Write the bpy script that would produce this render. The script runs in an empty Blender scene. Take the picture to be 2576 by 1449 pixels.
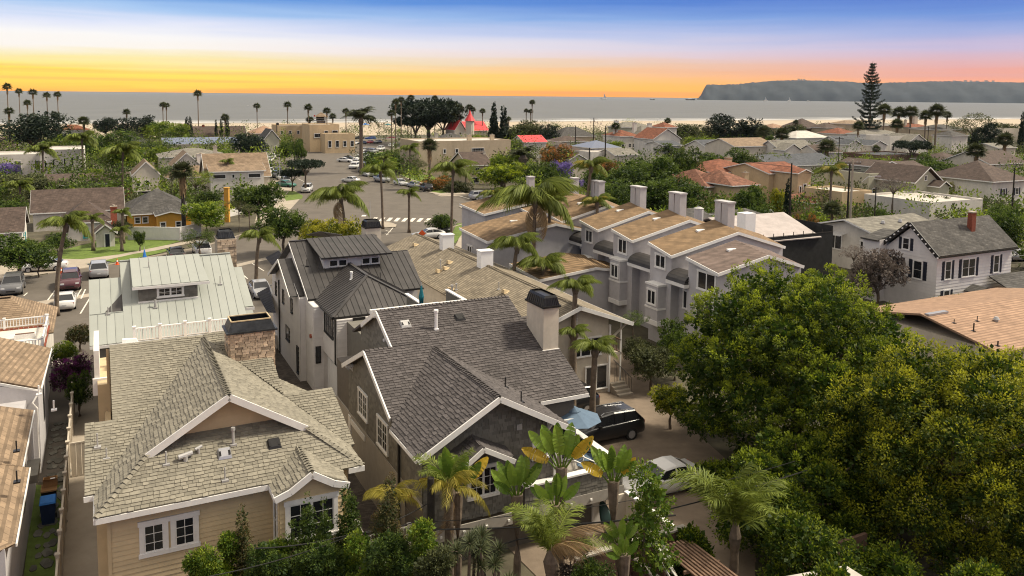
import bpy, bmesh, math, random
import numpy as np
from mathutils import Vector, Matrix
random.seed(7)
rng = np.random.default_rng(7)
S = bpy.context.scene
COL = S.collection
R = math.radians

# ------------------------------------------------------------------ camera
CAM_H = 20.0
cd = bpy.data.cameras.new('camera')
cam = bpy.data.objects.new('camera', cd)
COL.objects.link(cam)
S.camera = cam
PITCH, ROLL, F_, CX = R(5.5), R(0.6), 2045.0, 1288.0
PPY = 241 + F_ * math.tan(PITCH)
cd.sensor_width = 36
cd.lens = F_ / 2576 * 36
cd.shift_y = -(724.5 - PPY) / 2576
cd.clip_start = 0.5
cd.clip_end = 90000
cam.location = (0, 0, CAM_H)
_f = Vector((0, math.cos(PITCH), -math.sin(PITCH)))
_u0 = Vector((0, math.sin(PITCH), math.cos(PITCH)))
_r = Vector((1, 0, 0)) * math.cos(ROLL) + _u0 * math.sin(ROLL)
_u = _u0 * math.cos(ROLL) - Vector((1, 0, 0)) * math.sin(ROLL)
cam.rotation_euler = Matrix((_r, _u, -_f)).transposed().to_euler()

# ------------------------------------------------------------------ world, sun, exposure
W = bpy.data.worlds.new('World')
S.world = W
W.use_nodes = True
SUN_EL, SUN_AZ = R(50), R(75)      # azimuth measured from +Y towards +X
def world_nodes():
    nt = W.node_tree; N = nt.nodes; L = nt.links
    for n in list(N): N.remove(n)
    out = N.new('ShaderNodeOutputWorld')
    tc = N.new('ShaderNodeTexCoord')
    sep = N.new('ShaderNodeSeparateXYZ'); L.new(tc.outputs['Generated'], sep.inputs[0])
    # streak noise, long along the horizon
    mp = N.new('ShaderNodeMapping'); mp.inputs['Scale'].default_value = (2.2, 2.2, 46)
    L.new(tc.outputs['Generated'], mp.inputs[0])
    nz = N.new('ShaderNodeTexNoise'); nz.inputs['Scale'].default_value = 1.7; nz.inputs['Detail'].default_value = 6; nz.inputs['Distortion'].default_value = .6
    L.new(mp.outputs[0], nz.inputs[0])
    def ma(op, a, b, c=None):
        m = N.new('ShaderNodeMath'); m.operation = op
        for i, v in enumerate((a, b, c)):
            if v is None: continue
            if isinstance(v, (int, float)): m.inputs[i].default_value = v
            else: L.new(v, m.inputs[i])
        return m.outputs[0]
    # slight waviness of the elevation used by the colour ramp
    wob = ma('MULTIPLY', ma('SUBTRACT', nz.outputs[0], 0.5), 0.02)
    z = ma('ADD', sep.outputs[2], wob)
    z = ma('SUBTRACT', z, ma('MULTIPLY', sep.outputs[0], 0.0))
    def ramp(stops, fac):
        r = N.new('ShaderNodeValToRGB'); e = r.color_ramp.elements
        while len(e) > 1: e.remove(e[-1])
        for i, (p, c) in enumerate(stops):
            k = e[0] if i == 0 else e.new(p)
            k.position = p; k.color = (*c, 1)
        L.new(fac, r.inputs[0]); return r.outputs[0]
    zz = ma('MULTIPLY', z, 4.0)            # 0.25 in z -> 1
    left = ramp(SKY_L, zz); right = ramp(SKY_R, zz)
    mx = N.new('ShaderNodeMix'); mx.data_type = 'RGBA'
    az = ma('ADD', ma('MULTIPLY', sep.outputs[0], 1.15), 0.45)
    azc = N.new('ShaderNodeClamp'); L.new(az, azc.inputs[0])
    L.new(azc.outputs[0], mx.inputs[0]); L.new(left, mx.inputs[6]); L.new(right, mx.inputs[7])
    # thin orange cloud bands close to the horizon
    mp2 = N.new('ShaderNodeMapping'); mp2.inputs['Scale'].default_value = (0.8, 0.8, 95); mp2.inputs['Rotation'].default_value = (0, R(0.35), 0)
    L.new(tc.outputs['Generated'], mp2.inputs[0])
    n2 = N.new('ShaderNodeTexNoise'); n2.inputs['Scale'].default_value = 1.6; n2.inputs['Detail'].default_value = 3
    L.new(mp2.outputs[0], n2.inputs[0])
    band = ma('MULTIPLY', ma('SUBTRACT', n2.outputs[0], 0.53), 5.0)
    bc = N.new('ShaderNodeClamp'); L.new(band, bc.inputs[0])
    lo = ramp([(0, (0.75, 0.75, 0.75)), (0.07, (0.5, 0.5, 0.5)), (0.11, (0.22, 0.22, 0.22)), (0.17, (0.05, 0.05, 0.05)), (0.25, (0, 0, 0))], zz)
    fac = ma('MULTIPLY', bc.outputs[0], lo)
    m2 = N.new('ShaderNodeMix'); m2.data_type = 'RGBA'
    L.new(fac, m2.inputs[0]); L.new(mx.outputs[2], m2.inputs[6]); m2.inputs[7].default_value = (.8, 0.27, 0.07, 1)
    # higher up: thin bright overcast veil over the physical sky
    hi = N.new('ShaderNodeMapRange'); hi.interpolation_type = 'SMOOTHSTEP'
    hi.inputs['From Min'].default_value = 0.13; hi.inputs['From Max'].default_value = 0.50
    L.new(sep.outputs[2], hi.inputs[0])
    m3 = N.new('ShaderNodeMix'); m3.data_type = 'RGBA'
    L.new(hi.outputs[0], m3.inputs[0]); L.new(m2.outputs[2], m3.inputs[6]); m3.inputs[7].default_value = (*VEIL, 1)
    bg = N.new('ShaderNodeBackground'); bg.inputs[1].default_value = 1.0; L.new(m3.outputs[2], bg.inputs[0])
    sky = N.new('ShaderNodeTexSky'); sky.sky_type = 'NISHITA'; sky.sun_disc = False
    sky.sun_elevation = SUN_EL; sky.sun_rotation = SUN_AZ
    b2 = N.new('ShaderNodeBackground'); b2.inputs[1].default_value = 0.05; L.new(sky.outputs[0], b2.inputs[0])
    ms = N.new('ShaderNodeMixShader'); ms.inputs[0].default_value = 0.12
    L.new(bg.outputs[0], ms.inputs[1]); L.new(b2.outputs[0], ms.inputs[2])
    L.new(ms.outputs[0], out.inputs[0])
def srgb(r, g, b):
    f = lambda c: (c / 255 / 12.92) if c <= 10 else ((c / 255 + 0.055) / 1.055) ** 2.4
    return (f(r), f(g), f(b))
EXPO = 0.45
KS = 2 ** -EXPO
def sk(r, g, b): return tuple(c * KS * 1.13 for c in srgb(r, g, b))      # display colours of the sky; 1.13 makes up for the share of the physical sky mixed in
def sh(r, g, b): c = sk(r, g, b); return (c[0] * 1.35, c[1] * 1.16, c[2] * .25)      # seen through the haze
SKY_L = [(0.00, sh(255, 160, 45)), (0.03, sh(255, 208, 70)), (0.09, sh(255, 224, 105)), (0.15, sk(255, 238, 175)), (0.20, sk(255, 247, 238)),
         (0.25, sk(252, 248, 246)), (0.30, sk(226, 230, 248)), (0.37, sk(165, 198, 240)), (0.45, sk(92, 150, 222)), (0.60, sk(88, 138, 210)), (1, sk(110, 150, 212))]
SKY_R = [(0.00, sh(250, 165, 95)), (0.05, sh(250, 158, 120)), (0.11, sk(240, 158, 140)), (0.17, sk(222, 172, 180)),
         (0.23, sk(196, 180, 212)), (0.29, sk(152, 166, 218)), (0.37, sk(98, 138, 212)), (0.45, sk(60, 105, 200)), (0.60, sk(60, 105, 195)), (1, sk(90, 130, 200))]
VEIL = (0.86, 0.78, 0.67)
world_nodes()
sd = bpy.data.lights.new('sun', 'SUN'); sun = bpy.data.objects.new('sun', sd); COL.objects.link(sun)
sd.energy = 4.2; sd.angle = R(8); sd.color = (1.0, 0.90, 0.72)
sun.rotation_euler = Vector((-math.sin(SUN_AZ) * math.cos(SUN_EL), -math.cos(SUN_AZ) * math.cos(SUN_EL), -math.sin(SUN_EL))).to_track_quat('-Z', 'Y').to_euler()
S.view_settings.view_transform = 'Standard'; S.view_settings.look = 'None'
S.view_settings.exposure = EXPO; S.view_settings.gamma = 1.0; S.view_settings.use_curve_mapping = False
S.cycles.max_bounces = 5; S.cycles.diffuse_bounces = 3; S.cycles.glossy_bounces = 2
S.cycles.transparent_max_bounces = 4; S.cycles.transmission_bounces = 2
S.cycles.use_denoising = True; S.cycles.caustics_reflective = False; S.cycles.caustics_refractive = False
S.cycles.filter_width = 1.1

# ------------------------------------------------------------------ places: town grid (u to the side, v away) and sight lines
TH = R(26.9); CU = (math.cos(TH), math.sin(TH)); CV = (-math.sin(TH), math.cos(TH))
def gv(u, v): return (u * CU[0] + v * CV[0], u * CU[1] + v * CV[1])
def g2(x, y): return (x * CU[0] + y * CU[1], x * CV[0] + y * CV[1])
def ray(x, y): return _f + _r * ((x - CX) / F_) + _u * ((PPY - y) / F_)
def G(x, y, z=0.0):
    d = ray(x, y); t = (z - CAM_H) / d.z; return (d.x * t, d.y * t)
def D(x, y, dist):                       # point at a given distance ahead
    d = ray(x, y); t = dist / d.y; return (d.x * t, d.y * t, CAM_H + d.z * t)
def at(x, dist):                         # ground position below sight column x at a distance
    d = ray(x, 600); t = dist / d.y; return (d.x * t, d.y * t)
def zat(y, dist, x=CX): return D(x, y, dist)[2]

# ------------------------------------------------------------------ materials
MATS = {}
def mat(name, col, rough=0.8, var=0.12, vscale=3.0, bump=0.0, bscale=40.0, metal=0.0, spec=0.3, tone=0.0, objr=0.0, coat=0.0, dirt=0.0):
    m = bpy.data.materials.new(name); m.use_nodes = True; MATS[name] = m
    nt = m.node_tree; N = nt.nodes; L = nt.links; b = N['Principled BSDF']
    b.inputs['Roughness'].default_value = rough; b.inputs['Metallic'].default_value = metal
    b.inputs['Specular IOR Level'].default_value = spec; b.inputs['Coat Weight'].default_value = coat
    tc = N.new('ShaderNodeTexCoord')
    gpos = N.new('ShaderNodeNewGeometry').outputs['Position']
    nz = N.new('ShaderNodeTexNoise'); nz.inputs['Scale'].default_value = vscale; nz.inputs['Detail'].default_value = 6; nz.inputs['Roughness'].default_value = 0.65
    L.new(gpos, nz.inputs[0])
    mr = N.new('ShaderNodeMapRange'); mr.inputs[3].default_value = 1 - var * 1.6; mr.inputs[4].default_value = 1 + var * 1.6
    mr.inputs[1].default_value = 0.25; mr.inputs[2].default_value = 0.75
    L.new(nz.outputs[0], mr.inputs[0]); fac = mr.outputs[0]
    def mul(a, bb):
        q = N.new('ShaderNodeMath'); q.operation = 'MULTIPLY'; L.new(a, q.inputs[0]); L.new(bb, q.inputs[1]); return q.outputs[0]
    if tone:
        at_ = N.new('ShaderNodeAttribute'); at_.attribute_name = 'tone'
        r2 = N.new('ShaderNodeMapRange'); r2.inputs[3].default_value = 1 - tone; r2.inputs[4].default_value = 1 + tone
        L.new(at_.outputs['Fac'], r2.inputs[0]); fac = mul(fac, r2.outputs[0])
    if objr:
        oi = N.new('ShaderNodeObjectInfo'); r3 = N.new('ShaderNodeMapRange'); r3.inputs[3].default_value = 1 - objr; r3.inputs[4].default_value = 1 + objr
        L.new(oi.outputs['Random'], r3.inputs[0]); fac = mul(fac, r3.outputs[0])
    if dirt:
        n3 = N.new('ShaderNodeTexNoise'); n3.inputs['Scale'].default_value = 0.5; n3.inputs['Detail'].default_value = 8; n3.inputs['Roughness'].default_value = 0.7
        mpz = N.new('ShaderNodeMapping'); mpz.inputs['Scale'].default_value = (1, 1, 0.35); L.new(gpos, mpz.inputs[0]); L.new(mpz.outputs[0], n3.inputs[0])
        r4 = N.new('ShaderNodeMapRange'); r4.inputs[1].default_value = 0.42; r4.inputs[2].default_value = 0.68; r4.inputs[3].default_value = 1; r4.inputs[4].default_value = 1 - dirt
        L.new(n3.outputs[0], r4.inputs[0]); fac = mul(fac, r4.outputs[0])
    vm = N.new('ShaderNodeVectorMath'); vm.operation = 'SCALE'; vm.inputs[0].default_value = col
    L.new(fac, vm.inputs['Scale']); L.new(vm.outputs[0], b.inputs['Base Color'])
    if bump:
        nb = N.new('ShaderNodeTexNoise'); nb.inputs['Scale'].default_value = bscale; nb.inputs['Detail'].default_value = 4
        L.new(gpos, nb.inputs[0]); bp = N.new('ShaderNodeBump'); bp.inputs['Strength'].default_value = bump; bp.inputs['Distance'].default_value = 0.02
        L.new(nb.outputs[0], bp.inputs['Height']); L.new(bp.outputs[0], b.inputs['Normal'])
    return m
def rowmat(name, col, mortar, row=0.3, width=0.4, rough=0.9, var=0.2, msize=0.05, axes='xz', off=0.5, bump=0.6):
    """rows of small units too far away to pick apart: object space brick pattern for colour and relief"""
    m = mat(name, col, rough, var, 1.2); nt = m.node_tree; N = nt.nodes; L = nt.links; b = N['Principled BSDF']
    tc = N.new('ShaderNodeTexCoord'); sp = N.new('ShaderNodeSeparateXYZ'); L.new(tc.outputs['Object'], sp.inputs[0])
    cb = N.new('ShaderNodeCombineXYZ')
    if axes == 'sum':          # horizontal run x+y, rows by height
        ad = N.new('ShaderNodeMath'); ad.operation = 'ADD'; L.new(sp.outputs[0], ad.inputs[0]); L.new(sp.outputs[1], ad.inputs[1])
        L.new(ad.outputs[0], cb.inputs[0]); L.new(sp.outputs[2], cb.inputs[1])
    else:
        L.new(sp.outputs['xyz'.index(axes[0])], cb.inputs[0]); L.new(sp.outputs['xyz'.index(axes[1])], cb.inputs[1])
    br = N.new('ShaderNodeTexBrick'); L.new(cb.outputs[0], br.inputs[0]); br.inputs['Scale'].default_value = 1
    br.inputs['Row Height'].default_value = row; br.inputs['Brick Width'].default_value = width; br.inputs['Mortar Size'].default_value = msize * row; br.offset = off
    br.inputs['Color1'].default_value = (1 - var, 1 - var, 1 - var, 1); br.inputs['Color2'].default_value = (1 + var, 1 + var, 1 + var, 1)
    br.inputs['Mortar'].default_value = (*[mortar] * 3, 1); br.inputs['Bias'].default_value = 0
    src = b.inputs['Base Color'].links[0].from_socket
    mx = N.new('ShaderNodeVectorMath'); mx.operation = 'MULTIPLY'; L.new(src, mx.inputs[0]); L.new(br.outputs[0], mx.inputs[1]); L.new(mx.outputs[0], b.inputs['Base Color'])
    bp = N.new('ShaderNodeBump'); bp.inputs['Strength'].default_value = bump; bp.inputs['Distance'].default_value = 0.03; bp.invert = True
    L.new(br.outputs['Fac'], bp.inputs['Height']); L.new(bp.outputs[0], b.inputs['Normal'])
    return m
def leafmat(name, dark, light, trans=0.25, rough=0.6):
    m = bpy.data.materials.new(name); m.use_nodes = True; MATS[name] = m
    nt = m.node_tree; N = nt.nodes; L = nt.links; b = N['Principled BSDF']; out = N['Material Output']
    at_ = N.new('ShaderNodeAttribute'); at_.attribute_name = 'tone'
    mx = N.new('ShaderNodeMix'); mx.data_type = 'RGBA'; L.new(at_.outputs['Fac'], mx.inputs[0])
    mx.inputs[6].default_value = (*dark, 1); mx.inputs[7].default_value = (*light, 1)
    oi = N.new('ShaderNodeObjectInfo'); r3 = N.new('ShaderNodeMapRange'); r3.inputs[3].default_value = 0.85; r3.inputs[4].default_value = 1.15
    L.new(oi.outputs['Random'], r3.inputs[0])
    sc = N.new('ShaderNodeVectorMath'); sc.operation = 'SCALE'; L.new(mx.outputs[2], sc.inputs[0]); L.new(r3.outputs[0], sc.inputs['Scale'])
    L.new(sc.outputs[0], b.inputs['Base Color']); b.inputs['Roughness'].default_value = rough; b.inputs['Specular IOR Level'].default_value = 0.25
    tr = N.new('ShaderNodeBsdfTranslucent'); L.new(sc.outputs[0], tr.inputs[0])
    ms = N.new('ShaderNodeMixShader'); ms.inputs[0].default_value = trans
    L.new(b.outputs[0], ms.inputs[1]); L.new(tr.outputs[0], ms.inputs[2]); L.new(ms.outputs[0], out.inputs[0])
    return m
def glassmat(name, col, rough=0.08, spec=0.6):
    m = mat(name, col, rough, 0.25, 0.7, spec=spec); return m

white = mat('white_paint', (0.66, 0.63, 0.60), 0.6, 0.05, 2, dirt=0.12)
M = dict(
    white=white,
    trim=mat('white_trim', (0.74, 0.72, 0.69), 0.55, 0.05, 4, dirt=0.1),
    vinyl=mat('white_vinyl', (0.78, 0.77, 0.76), 0.45, 0.03, 4),
    tan=mat('tan_board', (0.56, 0.44, 0.27), 0.75, 0.06, 1.5, objr=0.05, dirt=0.12, bump=0.15, bscale=60),
    tan2=mat('tan_corner', (0.50, 0.39, 0.24), 0.75, 0.06, 1.5),
    tshing=mat('tan_grey_asphalt_shingle', (0.222, 0.203, 0.160), 0.92, 0.14, 6, tone=0.17, bump=0.3, bscale=160, dirt=0.1),
    dshing=mat('charcoal_asphalt_shingle', (0.088, 0.078, 0.076), 0.9, 0.16, 6, tone=0.24, bump=0.3, bscale=160, dirt=0.15),
    dwall=mat('grey_wall_shingle', (0.155, 0.145, 0.125), 0.85, 0.1, 3, tone=0.2),
    dwall2=mat('grey_stucco', (0.13, 0.115, 0.10), 0.9, 0.1, 3, bump=0.3, dirt=0.1),
    taupe=mat('taupe_stucco', (0.36, 0.33, 0.29), 0.9, 0.06, 3, bump=0.2, dirt=0.15),
    wboard=mat('white_lap_board', (0.64, 0.61, 0.59), 0.65, 0.04, 2, objr=0.03, dirt=0.1),
    blackmetal=mat('black_seam_metal', (0.052, 0.047, 0.045), 0.5, 0.25, 1.2, metal=0.15, spec=0.5, objr=0.12, dirt=0.25),
    greymetal=mat('grey_green_seam_metal', (0.33, 0.345, 0.315), 0.5, 0.03, 1.0, metal=0.1, spec=0.4, objr=0.03, dirt=0.04),
    black=mat('black_paint', (0.018, 0.017, 0.017), 0.35, 0.2, 4),
    steel=mat('galvanised_metal', (0.42, 0.41, 0.40), 0.45, 0.1, 5, metal=0.3),
    soot=mat('sooty_cap_metal', (0.035, 0.038, 0.042), 0.4, 0.4, 3, metal=0.2, dirt=0.3),
    stone=mat('buff_veneer_stone', (0.43, 0.33, 0.235), 0.9, 0.16, 5, objr=0.28, tone=0.3, bump=0.5, bscale=25),
    mortar=mat('mortar', (0.30, 0.26, 0.21), 0.95, 0.1, 8),
    redbrick=mat('red_brick', (0.26, 0.075, 0.045), 0.9, 0.2, 6, objr=0.25, tone=0.2),
    lilac=mat('lilac_grey_stucco', (0.46, 0.44, 0.445), 0.92, 0.05, 2.5, bump=0.25, dirt=0.16),
    cream=mat('cream_stucco', (0.56, 0.50, 0.41), 0.92, 0.06, 2.5, bump=0.2, dirt=0.18),
    beige=mat('beige_stucco', (0.46, 0.37, 0.26), 0.92, 0.06, 2.5, bump=0.2, dirt=0.18),
    peach=mat('peach_stucco', (0.50, 0.375, 0.23), 0.92, 0.06, 2.5, dirt=0.15),
    ochre=mat('ochre_stucco', (0.56, 0.30, 0.055), 0.9, 0.08, 2.5, dirt=0.15),
    sage=mat('sage_grey_stucco', (0.40, 0.385, 0.29), 0.9, 0.06, 2.5, dirt=0.1),
    whitestucco=mat('white_stucco', (0.62, 0.58, 0.52), 0.92, 0.06, 2.5, dirt=0.2),
    glass=glassmat('dark_glass', (0.018, 0.019, 0.022)),
    glass2=glassmat('curtained_glass', (0.14, 0.135, 0.125)),
    teal=mat('teal_shutter', (0.04, 0.30, 0.32), 0.6),
    navy=mat('black_navy_shutter', (0.016, 0.018, 0.03), 0.6),
    asphalt=mat('asphalt', (0.125, 0.108, 0.090), 0.95, 0.10, 0.35, bump=0.3, bscale=30, dirt=0.14),
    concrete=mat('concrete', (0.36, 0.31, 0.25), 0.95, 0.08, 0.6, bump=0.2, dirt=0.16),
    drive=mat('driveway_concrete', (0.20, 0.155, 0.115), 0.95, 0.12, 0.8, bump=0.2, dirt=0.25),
    pavers=rowmat('brick_pavers', (0.085, 0.07, 0.058), 0.5, 0.11, 0.22, axes='xy', var=0.3),
    flag=mat('flagstone', (0.13, 0.125, 0.105), 0.95, 0.25, 2, objr=0.3),
    grass=mat('lawn_grass', (0.115, 0.165, 0.032), 0.95, 0.22, 1.6, bump=0.8, bscale=30, dirt=0.2),
    dirtg=mat('garden_earth', (0.085, 0.075, 0.05), 0.98, 0.3, 0.5, bump=0.4, bscale=12),
    sand=mat('beach_sand', (0.40, 0.33, 0.245), 0.98, 0.06, 0.05),
    paint=mat('road_paint', (0.68, 0.63, 0.55), 0.8, 0.12, 2, dirt=0.25),
    bark=mat('grey_brown_bark', (0.13, 0.10, 0.075), 0.95, 0.25, 5, bump=0.5, bscale=15),
    palmbark=mat('palm_trunk', (0.15, 0.115, 0.085), 0.95, 0.3, 4, bump=0.6, bscale=12),
    darkbark=mat('dark_palm_trunk', (0.035, 0.03, 0.027), 0.95, 0.25, 4, bump=0.6, bscale=12),
    thatch=mat('dead_frond_thatch', (0.26, 0.18, 0.10), 0.95, 0.3, 6, tone=0.4),
    wood=mat('weathered_timber', (0.20, 0.125, 0.085), 0.9, 0.25, 4, objr=0.15),
    pole=mat('creosoted_pole', (0.03, 0.025, 0.02), 0.9, 0.3, 4),
    wire=mat('black_wire', (0.012, 0.012, 0.012), 0.6),
    brown=mat('brown_stucco', (0.14, 0.085, 0.062), 0.92, 0.1, 2, bump=0.3, dirt=0.2),
    fence=mat('cream_vinyl_fence', (0.50, 0.44, 0.36), 0.6, 0.06, 3, objr=0.06, dirt=0.2),
    tyre=mat('tyre_rubber', (0.02, 0.02, 0.02), 0.9),
    rim=mat('alloy_rim', (0.40, 0.40, 0.42), 0.35, metal=0.6),
    red=mat('tail_lamp_red', (0.35, 0.015, 0.015), 0.3),
    lamp=mat('headlamp_lens', (0.6, 0.6, 0.6), 0.2),
    chrome=mat('bright_trim', (0.45, 0.45, 0.47), 0.25, metal=0.8),
    blue=mat('blue_canvas', (0.045, 0.19, 0.55), 0.85, 0.12, 5),
    slate=mat('slate_blue_canvas', (0.105, 0.155, 0.22), 0.85, 0.08, 3),
    tealc=mat('teal_canvas', (0.015, 0.16, 0.20), 0.8, 0.15, 5),
    cone=mat('cone_orange', (0.75, 0.12, 0.03), 0.5),
    mesh=mat('black_debris_netting', (0.02, 0.02, 0.02), 0.9, 0.3, 2),
    wrap=mat('roof_underlayment', (0.40, 0.35, 0.33), 0.7, 0.12, 1.2, dirt=0.2),
    solar=mat('solar_panel', (0.10, 0.12, 0.18), 0.25, spec=0.7, objr=0.1),
    redmetal=mat('red_roof_paint', (0.62, 0.055, 0.06), 0.6, 0.12, 3),
    skin=mat('skin', (0.38, 0.22, 0.15), 0.7), cloth=mat('cloth', (0.1, 0.12, 0.2), 0.9, objr=0.6),
    recyc=mat('bin_blue', (0.02, 0.035, 0.09), 0.5), card=mat('cardboard', (0.38, 0.22, 0.10), 0.9),
    gravel=mat('flat_roof_coating', (0.52, 0.48, 0.43), 0.95, 0.1, 0.8, dirt=0.25),
    hedge=None, surf=mat('surfboard_resin', (0.42, 0.42, 0.38), 0.35, 0.1, 2), surf2=mat('green_surfboard', (0.02, 0.05, 0.045), 0.35),
    flower=mat('red_flowers', (0.55, 0.06, 0.02), 0.8, 0.3, 20),
)
# far and middle roofs: pattern rows by height
RF = dict(
    townroof=rowmat('brown_town_shingle', (0.25, 0.165, 0.092), 0.60, 0.055, 0.5, axes='sum', var=0.22, msize=0.28),
    towndark=rowmat('umber_town_shingle', (0.17, 0.125, 0.105), 0.65, 0.055, 0.5, axes='sum', var=0.22, msize=0.25),
    aroof=rowmat('drab_apartment_shingle', (0.24, 0.20, 0.145), 0.62, 0.055, 0.45, axes='sum', var=0.22, msize=0.25),
    brownroof=rowmat('dark_brown_shingle', (0.092, 0.066, 0.054), 0.7, 0.1, 0.4, axes='sum', var=0.25, msize=0.2),
    greyroof=rowmat('grey_shingle', (0.078, 0.073, 0.068), 0.7, 0.1, 0.4, axes='sum', var=0.3, msize=0.2),
    ltgrey=rowmat('light_grey_shingle', (0.20, 0.185, 0.155), 0.7, 0.1, 0.4, axes='sum', var=0.22, msize=0.2),
    blueroof=rowmat('blue_grey_shingle', (0.085, 0.09, 0.10), 0.7, 0.1, 0.4, axes='sum', var=0.22, msize=0.2),
    tanroof=rowmat('tan_shingle', (0.25, 0.18, 0.12), 0.65, 0.1, 0.5, axes='sum', var=0.22, msize=0.2),
    clay=rowmat('clay_tile', (0.24, 0.09, 0.05), 0.55, 0.16, 0.28, axes='sum', var=0.32, msize=0.22),
    claydark=rowmat('brown_clay_tile', (0.24, 0.11, 0.07), 0.55, 0.16, 0.28, axes='sum', var=0.35, msize=0.22),
    roseroof=rowmat('rose_tan_shingle', (0.33, 0.21, 0.14), 0.70, 0.06, 0.5, axes='sum', var=0.15, msize=0.2),
)
M.update(RF)
LF = dict(
    ficus=leafmat('ficus_leaf', (0.028, 0.060, 0.006), (0.40, 0.47, 0.03), 0.4),
    laurel=leafmat('laurel_leaf', (0.03, 0.06, 0.006), (0.50, 0.50, 0.03), 0.4),
    green=leafmat('green_leaf', (0.020, 0.042, 0.008), (0.13, 0.185, 0.025), 0.3),
    olive=leafmat('olive_leaf', (0.035, 0.045, 0.015), (0.13, 0.14, 0.05), 0.2),
    bright=leafmat('bright_leaf', (0.055, 0.105, 0.010), (0.28, 0.34, 0.03), 0.3),
    yellow=leafmat('yellow_green_leaf', (0.085, 0.11, 0.010), (0.46, 0.42, 0.03), 0.3),
    dark=leafmat('dark_conifer_leaf', (0.010, 0.020, 0.012), (0.034, 0.05, 0.026), 0.15),
    purple=leafmat('jacaranda_blossom', (0.10, 0.08, 0.22), (0.30, 0.22, 0.52), 0.3),
    magenta=leafmat('bougainvillea_bract', (0.045, 0.035, 0.02), (0.26, 0.03, 0.24), 0.3),
    orange=leafmat('orange_flower_leaf', (0.05, 0.07, 0.02), (0.42, 0.16, 0.04), 0.3),
    grey=leafmat('dusty_bare_leaf', (0.085, 0.07, 0.06), (0.22, 0.18, 0.15), 0.2),
    redtip=leafmat('red_tip_leaf', (0.03, 0.045, 0.012), (0.13, 0.09, 0.03), 0.2),
    palm=leafmat('queen_palm_frond', (0.040, 0.072, 0.012), (0.23, 0.27, 0.04), 0.3),
    palmy=leafmat('yellowing_palm_frond', (0.16, 0.16, 0.02), (0.42, 0.34, 0.06), 0.3),
    fan=leafmat('fan_palm_leaf', (0.030, 0.042, 0.016), (0.095, 0.105, 0.045), 0.2),
    dry=leafmat('dry_frond', (0.20, 0.13, 0.06), (0.42, 0.30, 0.17), 0.3),
    bop=leafmat('broad_paddle_leaf', (0.05, 0.11, 0.012), (0.22, 0.32, 0.04), 0.25, 0.45),
    bopy=leafmat('yellowed_paddle_leaf', (0.28, 0.20, 0.02), (0.50, 0.34, 0.03), 0.3, 0.5),
)
M.update(LF)

# ------------------------------------------------------------------ objects
def nid(name, data):
    o = bpy.data.objects.new(name, data); COL.objects.link(o); return o
def tag(o, label=None, cat=None, group=None, kind=None):
    if label: o['label'] = label
    if cat: o['category'] = cat
    if group: o['group'] = group
    if kind: o['kind'] = kind
    return o
def thing(name, label, cat, loc=(0, 0, 0), rz=0.0, group=None):
    o = nid(name, None); o.empty_display_size = 0.3
    o.location = (loc[0], loc[1], loc[2] if len(loc) > 2 else 0); o.rotation_euler = (0, 0, rz)
    return tag(o, label, cat, group)
def gthing(name, label, cat, u, v, group=None, z=0): return thing(name, label, cat, (*gv(u, v), z), TH, group)
_CH = {}
def setp(o, parent):
    if parent is not None:
        o.parent = parent; _CH.setdefault(parent.name, []).append(o)
    return o
def clone(o, parent=None):
    c = o.copy(); COL.objects.link(c)
    if parent is not None: setp(c, parent)
    for ch in list(_CH.get(o.name, [])): clone(ch, c)
    return c
def inst(name, mesh, parent=None, loc=(0, 0, 0), rot=(0, 0, 0), scale=(1, 1, 1)):
    o = nid(name, mesh); o.location = loc; o.rotation_euler = rot; o.scale = scale
    return setp(o, parent)

def npmesh(name, verts, faces, m, tone=None, smooth=False):
    """verts (n,3), faces (k,4) or (k,3) arrays"""
    me = bpy.data.meshes.new(name); verts = np.asarray(verts, np.float32); faces = np.asarray(faces, np.int32)
    k, s = faces.shape
    me.vertices.add(len(verts)); me.vertices.foreach_set('co', verts.ravel())
    me.loops.add(k * s); me.loops.foreach_set('vertex_index', faces.ravel())
    me.polygons.add(k); me.polygons.foreach_set('loop_start', np.arange(0, k * s, s, dtype=np.int32))
    me.polygons.foreach_set('loop_total', np.full(k, s, np.int32))
    if smooth: me.polygons.foreach_set('use_smooth', np.ones(k, bool))
    me.update(calc_edges=True)
    if tone is not None:
        a = me.attributes.new('tone', 'FLOAT', 'FACE'); a.data.foreach_set('value', np.asarray(tone, np.float32))
    me.materials.append(m)
    return me

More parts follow.
